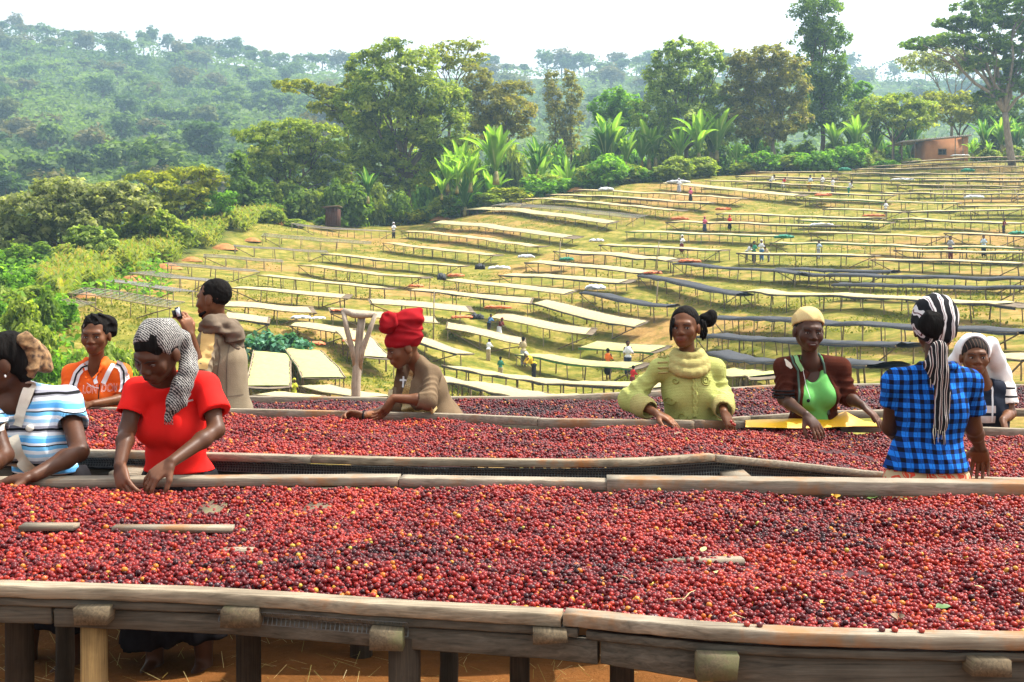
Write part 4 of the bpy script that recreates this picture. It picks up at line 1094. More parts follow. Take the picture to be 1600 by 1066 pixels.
def heap(name, near, far, level, seed, spacing=0.0115, rad=0.0068, holes=(), tint=0.0, xlim=None, lump=1.0, mounds=()):
    """near/far: polylines (k,3) of the inside edges; fills the bed between with single cherries"""
    rng = np.random.default_rng(seed)
    x0 = max(near[0, 0], far[0, 0]) if xlim is None else xlim[0]; x1 = min(near[-1, 0], far[-1, 0]) if xlim is None else xlim[1]
    nx = int((x1 - x0) / spacing); D_ = float((np.interp(0, far[:, 0], far[:, 1]) - np.interp(0, near[:, 0], near[:, 1])))
    ymin, ymax = near[:, 1].min() - .02, far[:, 1].max() + .02
    ny = int((ymax - ymin) / (spacing * .88))
    I, J = np.meshgrid(np.arange(nx), np.arange(ny), indexing='ij')
    X = x0 + (I + 0.5 * (J % 2)) * spacing + rng.normal(0, spacing * .24, I.shape); Y = ymin + J * spacing * .88 + rng.normal(0, spacing * .24, I.shape)
    X, Y = X.ravel(), Y.ravel()
    yn = np.interp(X, near[:, 0], near[:, 1]); yf = np.interp(X, far[:, 0], far[:, 1])
    k = (Y > yn + .004) & (Y < yf - .004); X, Y, yn, yf = X[k], Y[k], yn[k], yf[k]
    zn = np.interp(X, near[:, 0], near[:, 2]); zf = np.interp(X, far[:, 0], far[:, 2])
    v = (Y - yn) / (yf - yn)
    base = zn * (1 - v) + zf * v + level
    relief = (vnoise(X * 3.1, Y * 3.7, seed) - .5) * .036 + (vnoise(X * 9, Y * 10, seed + 1) - .5) * .016 + (vnoise(X * 1.3, Y * 1.6, seed + 7) - .5) * .03
    rows = np.sin(Y * 17 + 1.5 * vnoise(X * .8, Y * .8, seed + 4)) * .005
    edge = -0.012 * np.exp(-(Y - yn) / .05) - 0.012 * np.exp(-(yf - Y) / .05)
    Zs = base + (relief + rows) * lump + edge
    keep = np.ones(len(X), bool)
    for (hx, hy, hrx, hry) in holes:
        q = ((X - hx) / hrx) ** 2 + ((Y - hy) / hry) ** 2
        keep &= ~(q < 1 + rng.normal(0, .22, len(X)))
    for (hx, hy, hr, hz) in mounds:
        Zs += hz * np.exp(-(((X - hx) / hr) ** 2 + ((Y - hy) / hr) ** 2))
    Z = Zs + rng.normal(0, .0032, len(X))
    X, Y, Z = X[keep], Y[keep], Z[keep]
    # a sparser second layer
    s2 = rng.random(len(X)) < .22
    X2 = X[s2] + rng.normal(0, .003, s2.sum()); Y2 = Y[s2] + rng.normal(0, .003, s2.sum()); Z2 = Z[s2] + rng.uniform(.006, .0105, s2.sum())
    X, Y, Z = np.r_[X, X2], np.r_[Y, Y2], np.r_[Z, Z2]
    n_ = len(X)
    ripe = .16 + rng.beta(2.6, 2.4, n_) * .62 + (vnoise(X * 4, Y * 5, seed + 2) - .5) * .22 + (vnoise(X * 1.1, Y * 1.6, seed + 3) - .5) * .16 + tint
    u = rng.random(n_)
    ripe = np.where(u < .032, rng.uniform(.86, .93, n_), np.where(u < .041, rng.uniform(.94, 1.0, n_), np.clip(ripe, 0, .86)))
    sz = rad * rng.normal(1, .11, (n_, 1)) * np.array((1.0, 1.0, 1.0)) * np.stack([rng.uniform(.9, 1.02, n_), rng.uniform(.9, 1.02, n_), rng.uniform(1.0, 1.22, n_)], 1)
    turn = rng.uniform(0, 6.28, (n_, 3))
    c0 = np.array(((x0 + x1) / 2, (ymin + ymax) / 2, float(np.mean(near[:, 2]))))
    me = npmesh(name, np.stack([X, Y, Z], 1) - c0, np.array([(0, 1, 2)]), None) if False else bpy.data.meshes.new(name)
    me.vertices.add(n_); me.vertices.foreach_set('co', (np.stack([X, Y, Z], 1) - c0).astype(np.float32).ravel())
    a = me.attributes.new('ripe', 'FLOAT', 'POINT'); a.data.foreach_set('value', ripe.astype(np.float32))
    a = me.attributes.new('size3', 'FLOAT_VECTOR', 'POINT'); a.data.foreach_set('vector', sz.astype(np.float32).ravel())
    a = me.attributes.new('turn', 'FLOAT_VECTOR', 'POINT'); a.data.foreach_set('vector', turn.astype(np.float32).ravel())
    me.materials.append(M_CHERRY); me.update()
    o = link(name, me, None, c0)
    md = o.modifiers.new('cherries', 'NODES'); md.node_group = GN
    tag(o, kind='stuff')
    return (X, Y, Z), c0

def sheet(near, far, dz, name, mat, parent, org, n=60):
    px = np.linspace(0, 1, n)
    a = np.stack([np.interp(px, np.linspace(0, 1, len(near)), near[:, k]) for k in range(3)], 1); b_ = np.stack([np.interp(px, np.linspace(0, 1, len(far)), far[:, k]) for k in range(3)], 1)
    G_ = np.stack([a * (1 - t) + b_ * t + np.array((0, 0, dz)) for t in np.linspace(0, 1, 7)], 1) - org
    return MB().grid(G_).build(name, mat, parent, True)

rg = np.random.default_rng(21)
# ---- bed one, nearest
N1 = [(-260,912),(0,915),(300,925),(450,934),(600,945),(740,953),(875,961),(1000,974),(1100,984),(1200,990),(1300,994),(1450,998),(1600,1000),(1860,1002)]
near1 = rail_points(N1, [(-260,.742),(0,.742),(1600,.80),(1860,.80)], -260, 1860, 54)
F1 = [(-300,752),(0,750),(300,748),(600,746),(950,752),(1300,756),(1600,760),(1900,762)]
far1 = rail_points(F1, .75, -300, 1900, 54)
org1 = np.array((0, 3.5, 0.0))
bed1 = empty('cherry_bed', org1); tag(bed1, 'nearest wide wooden drying bed heaped with red coffee cherries, full front edge visible', 'drying bed')
rw = 0.055
def seg(pts, a, b_): return pts[(pts[:, 0] >= a) & (pts[:, 0] <= b_)]
xs = lambda px, row, H: (px - CX) * H / (row - YH)
j1 = xs(878, 961, .77)
pl = [(near1[0, 0] - .1, j1 - .003), (j1 + .003, near1[-1, 0] + .1)]
def resample(pts, a, b_, k):
    x = np.linspace(max(a, pts[0, 0]), min(b_, pts[-1, 0]), k)
    return np.stack([x, np.interp(x, pts[:, 0], pts[:, 1]), np.interp(x, pts[:, 0], pts[:, 2])], 1)
for i, (a, b_) in enumerate(pl):
    plank_along(resample(near1, a, b_, 44) - org1, rw, .029, rg, .0 if i == 0 else .004).build('rail_plank', M_RAIL if i == 0 else M_RAIL3, bed1)
# lower planks under the rail
lo1 = near1 + np.array((0, .012, -.031))
plank_along(resample(lo1, -9, .15, 40) - org1, .03, .021, rg, -.001).build('under_plank', M_RAIL2, bed1)
plank_along(resample(lo1, .17, 9, 40) - org1, .03, .019, rg, -.004).build('under_plank', M_RAIL2, bed1)
bm = near1 + np.array((0, .03, -.056))
cuts = [-2.2, xs(150, 985, .85), xs(612, 1000, .87), xs(880, 1010, .88), 2.3]
cuts = [-2.6, -1.12, 0.20, 2.8]
for i in range(3):
    plank_along(resample(bm, cuts[i] + .004, cuts[i+1] - .004, 30) - org1, .035, np.interp(np.linspace(cuts[i], cuts[i+1], 30), [-1.2, .2, 1.1], [.044, .055, .085]), rg, -.004 * (i % 2)).build('beam', M_RAIL2, bed1)
# cross timbers whose ends stick out in front, and the posts under them
for i, (px, row, w, hh, mat) in enumerate([(125,965,.082,.042,M_BLOCK),(362,968,.088,.040,M_BLOCK),(612,1002,.078,.044,M_BLOCK),(876,997,.080,.028,M_BLOCK),(1143,1046,.086,.052,M_BLOCK),(1533,1046,.086,.034,M_BLOCK)]):
    z = EYE - (row - YH) * 2.62 / F
    yy = float(np.interp((px - CX) * 2.6 / F, near1[:, 0], near1[:, 1])) - .024
    z = EYE - (row - YH) * yy / F; x = (px - CX) * yy / F
    mb = MB(); L = 1.9
    mb.box((x, yy + L / 2, z), (w, L, hh), Matrix.Rotation(rg.uniform(-.05, .05), 3, 'Z'), jit=.003)
    mb.build('cross_timber', mat, bed1, origin=org1)
for i, (px, w, mat, y0) in enumerate([(147,.072,M_POST,.07),(632,.085,M_POST_D,.06),(388,.080,M_POST_D,.62),(812,.062,M_POST_D,.62),(972,.072,M_POST_D,.5),(1150,.085,M_POST_D,.08),(1540,.085,M_POST_D,.08),(30,.085,M_POST_D,.5),(100,.07,M_POST_D,1.45),(700,.07,M_POST_D,1.5),(1300,.07,M_POST_D,1.45)]):
    yb = float(np.interp((px - CX) * 2.7 / F, near1[:, 0], near1[:, 1])) + y0
    x = (px - CX) * yb / F; zt = .70
    MB().tube([(x - .01, yb, -.1), (x + .005, yb, .2), (x, yb + .004, .45), (x, yb, zt + .05)], [w*.52, w*.48, w*.46, w*.45], 12).build('post', mat, bed1, True, origin=org1)
# far rail of bed one: three planks
f1b = far1.copy()
for i, (a, b_, dz, ww) in enumerate([(-260, 622, 0, .085), (622, 952, -.002, .085), (945, 1900, .010, .10)]):
    xa, xb = (a - CX) * 4.32 / F, (b_ - CX) * 4.32 / F
    plank_along(resample(f1b, xa + .002, xb - .002, 40) - org1 + np.array((0, .0 if i < 2 else -.014, dz)), ww, (.032, .032, .05)[i], rg).build('rail_plank', M_RAIL3, bed1)
inn1 = near1 + np.array((0, rw, -.010)); inf1 = far1 + np.array((0, -.004, -.030))
sheet(inn1, inf1, -.030, 'netting_floor', M_FLOOR, bed1, org1)
holes1 = []
for (px, row, wpx, L) in [(75,829,78,0.28),(270,829,170,.6),(364,862,60,.2),(722,834,60,.24),(1085,859,140,.42)]:
    d = .775 * F / (row - YH); x = (px - CX) * d / F
    holes1.append((x, d - .008, wpx * d / F / 2, .016))
hx1, c1 = heap('cherry_heap', inn1, inf1, -.008, 31, holes=holes1, xlim=(-2.85, 2.55), mounds=((-1.25, 4.1, .16, -.02),))
for i, (hx, hy, rx, ry) in enumerate(holes1):
    zz = float(np.interp(hx, near1[:, 0], near1[:, 2])) - .024
    MB().box((hx, hy + .018, zz), (rx * 2.2, .05, .016), Matrix.Rotation(rg.uniform(-.06, .06), 3, 'Z'), .002).build('slat', M_RAIL3, bed1, origin=org1)

def netting(pts, drop, name, parent, org, step=.011, r=.0011, bulge=.02, seed=1):
    """wire mesh hanging below a rail"""
    mb = MB(); rr = np.random.default_rng(seed)
    x = np.arange(pts[0, 0], pts[-1, 0], step)
    y = np.interp(x, pts[:, 0], pts[:, 1]); z = np.interp(x, pts[:, 0], pts[:, 2]); sg = vnoise(x * 1.2, x * 0 + seed, 3)
    V, Q = [], []; k = 0
    lv = int(drop / step)
    def pnt(i, t): return np.array((x[i], y[i] + bulge * math.sin(t * 2.6) , z[i] - t * drop * (.6 + .6 * sg[i])))
    for i in range(len(x)):
        for s in range(3):
            a, b_ = pnt(i, s / 3), pnt(i, (s + 1) / 3)
            V += [a - (r, 0, 0), a + (r, 0, 0), b_ + (r, 0, 0), b_ - (r, 0, 0)]; Q.append((k, k+1, k+2, k+3)); k += 4
    for q in range(lv + 1):
        t = q / lv
        for i in range(0, len(x) - 3, 3):
            a, b_ = pnt(i, t), pnt(i + 3, t)
            V += [a - (0, 0, r), b_ - (0, 0, r), b_ + (0, 0, r), a + (0, 0, r)]; Q.append((k, k+1, k+2, k+3)); k += 4
    o = link(name, npmesh(name, np.array(V) - org, np.array(Q), M_MESHB), parent)
    return tag(o, kind='stuff')
netting(resample(near1 + np.array((0, .004, -.040)), xs(335, 955, .79), xs(640, 965, .8), 30), .032, 'wire_mesh', bed1, org1, seed=5)

# ---- bed two
N2 = [(-300,698),(130,704),(400,711),(620,718),(900,721),(1020,718),(1120,711),(1250,724),(1380,739),(1480,746),(1600,749),(1850,752)]
H2n = [(-300,.735),(1120,.745),(1400,.90),(1850,.92)]
near2 = rail_points(N2, H2n, -300, 1850, 54)
F2 = [(-300,638),(130,638),(400,641),(560,645),(700,648),(850,655),(1050,657),(1150,660),(1300,664),(1500,668),(1600,672),(1850,676)]
far2 = rail_points(F2, [(-300,.74),(1050,.76),(1300,.82),(1850,.86)], -300, 1850, 54)
org2 = np.array((0, 5.5, 0.0))
bed2 = empty('cherry_bed', org2); tag(bed2, 'second drying bed of red cherries with a bent front rail and black netting below', 'drying bed')
cx2 = [near2[0,0]-.1, xs(485, 714, .74), xs(1118, 711, .745), near2[-1,0]+.1]
for i in range(3):
    plank_along(resample(near2, cx2[i] + .002, cx2[i+1] - .002, 36) - org2,   .05, .030, rg, .003 * (i % 2)).build('rail_plank', M_RAIL if i == 1 else M_RAIL3, bed2)
cx2 = [far2[0,0]-.1, xs(840, 655, .75), xs(1085, 658, .77), far2[-1,0]+.1]
for i in range(3):
    plank_along(resample(far2, cx2[i] + .002, cx2[i+1] - .002, 36) - org2, .05, .045, rg, .004 * ((i + 1) % 2)).build('rail_plank', M_RAIL3, bed2)
bm2 = near2 + np.array((0, .06, -.085))
plank_along(bm2 - org2, .04, .07, rg).build('beam', M_RAIL2, bed2)
plank_along(near2 + np.array((0, .045, -.040)) - org2, .012, .045, rg, wob=.008).build('shade_cloth', M_BLACK, bed2)
netting(near2[2:-2] + np.array((0, .006, -.032)), .055, 'wire_mesh', bed2, org2, step=.012, r=.0016, bulge=.03, seed=6)
fl_ = near2 + np.array((0, .05, -.05))
for i, px in enumerate((195, 555, 1010, 1155, 1700)):
    yy = float(np.interp((px - CX) * 4.7 / F, near2[:, 0], near2[:, 1])) - .12; z = float(np.interp((px - CX) * 4.7 / F, near2[:, 0], near2[:, 2])) - .085
    x = (px - CX) * yy / F
    MB().box((x, yy + .85, z), (.11, 1.75, .04), None, .005).build('cross_timber', M_RAIL3, bed2, origin=org2)
    for q in (.18, 1.4): MB().tube([(x, yy + q, -.4), (x, yy + q, z - .02)], [.05, .045], 9).build('post', M_POST_D, bed2, True, origin=org2)
inn2 = near2 + np.array((0, .05, -.010)); inf2 = far2 + np.array((0, -.004, -.034))
sheet(inn2, inf2, -.026, 'netting_floor', M_FLOOR, bed2, org2)
hx2, c2 = heap('cherry_heap', inn2, inf2, -.004, 32, spacing=.0122, rad=.0072, xlim=(-3.6, 3.2), lump=1.1)

# ---- bed three
F3 = [(-300,622),(350,624),(640,627),(850,626),(1140,612),(1200,607),(1400,604),(1600,606),(1850,608)]
far3 = rail_points(F3, [(-300,.84),(850,.84),(1200,.80),(1850,.80)], -300, 1850, 54)
near3 = far3 - np.array((0, 1.45, 0.0)); near3[:, 1] = np.maximum(near3[:, 1], np.interp(near3[:, 0], far2[:, 0], far2[:, 1]) + .42)
org3 = np.array((0, 7.6, 0.0))
bed3 = empty('cherry_bed', org3); tag(bed3, 'third drying bed of dull purple cherries behind the standing women', 'drying bed')
for i, (a, b_) in enumerate(((-5, -.6), (-.6, 1.4), (1.4, 6))):
    plank_along(resample(far3, a + .002, b_ - .002, 30) - org3 + np.array((0, 0, .02)), .07, .06, rg, .006 * (i % 2)).build('rail_plank', M_RAIL3, bed3)
    plank_along(resample(near3, a + .002, b_ - .002, 30) - org3, .05, .045, rg).build('rail_plank', M_RAIL3, bed3)
for x in (-3, -1.5, 0, 1.5, 3):
    for q in (.1, 1.2): 
        yy = float(np.interp(x, near3[:, 0], near3[:, 1])) + q
        MB().tube([(x, yy, -.4), (x, yy, .72)], [.05, .045], 9).build('post', M_POST_D, bed3, True, origin=org3)
inn3 = near3 + np.array((0, .05, -.006)); inf3 = far3 + np.array((0, -.004, -.004))
sheet(inn3, inf3, -.03, 'netting_floor', M_FLOOR, bed3, org3)
heap('cherry_heap', inn3, inf3, 0.0, 33, spacing=.0135, rad=.0078, xlim=(-4.6, 4.4), tint=-.17)

for root_, nr, fr_, og, xe in ((bed1, near1, far1, org1, (-2.92, 2.62)), (bed2, near2, far2, org2, (-3.67, 3.27)), (bed3, near3, far3, org3, (-4.67, 4.47))):
    for x in xe:
        a = np.array([x] + [np.interp(x, nr[:, 0], nr[:, k]) for k in (1, 2)]); b_ = np.array([x] + [np.interp(x, fr_[:, 0], fr_[:, k]) for k in (1, 2)])
        mid_, L = (a + b_) / 2, float(np.linalg.norm(b_ - a)) - .14
        MB().box(mid_ - np.array((0, 0, .05)), (.045, L, .09), Matrix.Rotation(math.atan2(b_[2]-a[2], L), 3, 'X')).build('end_plank', M_RAIL3, root_, origin=og)

# ---- single cherries lying in the front row and on the plank
cm_cols = [(0.035,0.007,0.009),(0.10,0.010,0.012),(0.22,0.016,0.014),(0.36,0.03,0.015),(0.48,0.10,0.016),(0.46,0.34,0.05)]
cm_names = ['purple-black', 'dark red', 'red', 'bright red', 'orange', 'yellow']
cm_me = []
V, Q = [], []
nu, nv_ = 10, 7
for j in range(nv_ + 1):
    for i in range(nu):
        a, bta = i / nu * 2 * PI, j / nv_ * PI
        V.append((math.sin(bta) * math.cos(a), math.sin(bta) * math.sin(a), math.cos(bta) * 1.08 - (.12 if j == 0 else 0)))
Q = [(j*nu+i, (j+1)*nu+i, (j+1)*nu+(i+1)%nu, j*nu+(i+1)%nu) for j in range(nv_) for i in range(nu)]
for c, nm in zip(cm_cols, cm_names):
    mm = simple('cherry_' + nm.replace('-', '_').replace(' ', '_'), c, tuple(x * .8 for x in c), 60, .36, 0, spec=.5)
    cm_me.append(npmesh('cherry', V, np.array(Q), mm, True))
rs = random.Random(4)
loose = [(1167,991,3,'red cherry lying alone on the front plank, leftmost of the loose ones'),(1187,996,1,'dark red cherry beside the leftmost loose one on the front plank'),(1378,992,1,'dark red cherry on the front plank left of the bright red pair'),
         (1398,995,3,'bright red cherry with a green stalk on the front plank'),(1440,997,3,'bright red cherry furthest to the right on the front plank')]
for px, row, c, lb in loose:
    d = float(np.interp((px - CX) * 2.5 / F, near1[:, 0], near1[:, 1])) + .03
    x = (px - CX) * d / F; z = float(np.interp(x, near1[:, 0], near1[:, 2])) + .009
    o = link('cherry', cm_me[c], None, (x, d, z)); o.scale = (.0072,) * 3; o.rotation_euler = (rs.uniform(0, 6), rs.uniform(0, 6), 0)
    tag(o, lb, 'coffee cherry')
X, Y, Z = hx1
yn = np.interp(X, inn1[:, 0], inn1[:, 1])
front = np.where((Y - yn < .045) & (Y - yn > .012) & (np.abs(X) < 1.22))[0]
rng = np.random.default_rng(3)
for i in rng.choice(front, 270, replace=False):
    c = int(rng.choice(6, p=[.15, .25, .28, .22, .07, .03]))
    o = link('cherry', cm_me[c], None, (X[i] + rng.uniform(-.004, .004), Y[i], Z[i] + .0095)); o.scale = (.0069 * rng.uniform(.9, 1.1),) * 3
    o.rotation_euler = (rng.uniform(0, 6), rng.uniform(0, 6), 0)
    tag(o, f'{cm_names[c]} coffee cherry on top of the heap along the front plank', 'coffee cherry', 'cherries along the front plank')

# ---- leaves and straws on the cherries
M_LF = {'green': simple('fallen_leaf_green', (0.10, 0.19, 0.04), (0.05, 0.10, 0.02), 20, .5, .2, .002), 'brown': simple('fallen_leaf_brown', (0.30, 0.20, 0.13), (0.16, 0.10, 0.06), 20, .7, .3, .002),
        'yellow': simple('fallen_leaf_yellow', (0.62, 0.40, 0.05), (0.45, 0.25, 0.04), 20, .6, .2, .002), 'pale': simple('fallen_leaf_pale', (0.55, 0.50, 0.22), (0.36, 0.36, 0.12), 20, .6, .2, .002)}
def surf(px, row, H=.785, bed=1):
    XX, YY, ZZ = hx1 if bed == 1 else hx2
    d = H * F / (row - YH); x = (px - CX) * d / F
    i = np.argmin((XX - x) ** 2 + (YY - d) ** 2)
    return np.array((x, d, ZZ[i] + .009))
def leaf_obj(px, row, L, col, label, rot, bed=1, curl=.25, H=.785):
    p = surf(px, row, H, bed); k = 7; V = []
    for i in range(k):
        t = i / (k - 1); w = math.sin(PI * t ** .8) * .3 * L + .001
        for s in (-1, -.4, 0, .4, 1):
            V.append(((t - .5) * L, s * w * (1 + .12 * math.sin(i * 5.1 + s * 3)), .18 * L * curl * s * s + math.sin(t * PI) * .1 * L + .012 * L * math.sin(i * 3.3 + s * 4)))
    Q = [(i*5+j, i*5+j+1, (i+1)*5+j+1, (i+1)*5+j) for i in range(k-1) for j in range(4)]
    o = link('leaf', npmesh('leaf', V, np.array(Q), M_LF[col], True), None, p); o.rotation_euler = (rg.uniform(-.2,.2), rg.uniform(-.3,.1), rot)
    return tag(o, label, 'leaf')
leaf_obj(1475, 930, .046, 'green', 'dark green leaf lying on the near cherries at the right', .3)
leaf_obj(1403, 955, .048, 'brown', 'shrivelled brown leaf on the near cherries left of the green leaf', 1.2, curl=1.4)
leaf_obj(1520, 972, .046, 'brown', 'tan curled leaf near the front plank at the right', .1, curl=.8)
leaf_obj(1288, 926, .026, 'yellow', 'small yellow leaf on the near cherries', .5)
leaf_obj(1528, 911, .03, 'pale', 'pale yellow-green leaf scrap above the dark green leaf', 2.6)
leaf_obj(1365, 770, .06, 'green', 'green curled leaf against the far plank below the plaid shirt', .9, H=.775)
leaf_obj(1305, 772, .05, 'yellow', 'yellowish leaf curl against the far plank left of the green leaf', 1.5, H=.775, curl=1.2)
leaf_obj(1062, 683, .06, 'brown', 'dry brown leaf on the second bed in front of the yellow sweater', .4, bed=2, H=.77)
leaf_obj(1100, 852, .03, 'pale', 'pale leaf scrap near the bare slat', 1.0)
leaf_obj(1120, 898, .03, 'pale', 'small greenish scrap in the middle of the near cherries', 2.0)
M_STRAW = simple('straw', (0.55, 0.42, 0.22), (0.35, 0.25, 0.12), 20, .8, 0)
for i, (x0, y0, x1, y1, lb) in enumerate([(960,908,990,915,'pale straw bent on the near cherries'),(1025,945,1068,938,'forked pale twig on the near cherries'),(1066,938,1090,920,'second straw joined to the forked twig'),
    (1142,955,1165,945,'thin dark straw right of the forked twig'),(600,840,640,846,'thin straw on the cherries at the middle of the near bed'),(355,800,362,790,'yellow straw on the near cherries below the red shirt'),(262,890,300,905,'fine straw on the near cherries at the left')]):
    a, b_ = surf(x0, y0), surf(x1, y1); m_ = (a + b_) / 2 + np.array((rg.uniform(-.01, .01), .006, .004))
    tag(MB().tube([a, m_, b_], [.0016, .0014, .001], 5).build('straw', M_STRAW, None, True, origin=(0, 0, 0)), lb, 'straw')

# ---- yellow plastic sheet on the far rail of bed two
M_YEL = simple('yellow_plastic', (0.80, 0.44, 0.015), (0.66, 0.33, 0.01), 5, .45, .3, .01)
ys_ = [(1165,657,668),(1200,655,669),(1240,654,670),(1275,655,669),(1296,654,668),(1310,648,667),(1322,643,667),(1334,650,666),(1350,658,666),(1378,662,666)]
rows = []
for px, pt_, pb in ys_:
    d_b = float(np.interp((px - CX) * 6.2 / F, far2[:, 0], far2[:, 1])) - .10; d_t = d_b + .11
    zr = float(np.interp((px - CX) * 6.2 / F, far2[:, 0], far2[:, 2]))
    b0_ = P(px, pb, d_b); t0_ = P(px, pt_, d_t); b0_[2] = max(b0_[2], zr - .012); t0_[2] = max(t0_[2], zr + .012)
    rows.append([b0_, b0_ * .66 + t0_ * .34 + (0, 0, rg.uniform(0, .012)), b0_ * .33 + t0_ * .67 + (0, 0, rg.uniform(.0, .012)), t0_, t0_ + (0, .06, -.01)])
o = MB().grid(np.array(rows)).build('plastic_sheet', M_YEL, None, True, origin=P(1270, 660, 6.2)); o.location = P(1270, 660, 6.2)
tag(o, 'crumpled yellow plastic sheet on the plank in front of the green top', 'plastic sheet')

# ---- dry grass on the soil under the beds
rng = np.random.default_rng(12); V, Q, T = [], [], []
for i in range(2600):
    x, y = rng.uniform(-2.6, 2.8), rng.uniform(3.6, 7.5); z = float(0)
    a = rng.uniform(0, 6.28); L = rng.uniform(.03, .12); up = rng.uniform(.0, .05); w = .0016
    dx, dy = math.cos(a) * L, math.sin(a) * L; k = len(V)
    V += [(x, y, .0), (x + w, y + w, .0), (x + dx + w, y + dy, up), (x + dx, y + dy, up)]; Q.append((k, k+1, k+2, k+3)); T += [rng.uniform(0, 1)] * 4
V = np.array(V); V[:, 2] += ground_z(V[:, 0], V[:, 1]) + .006
M_DRY = leafmat('dry_grass', (0.22, 0.20, 0.05), (0.55, 0.42, 0.18), .2, (0.65, 0.55, 0.3))
tag(link('dry_grass', npmesh('dry_grass', V, np.array(Q), M_DRY, False, {'rnd': T})), kind='stuff')
# ------------------------------------------------------------------ people: smooth surfaces grown from joints
def unit(v):
    v = np.asarray(v, float); return v / (np.linalg.norm(v) + 1e-12)

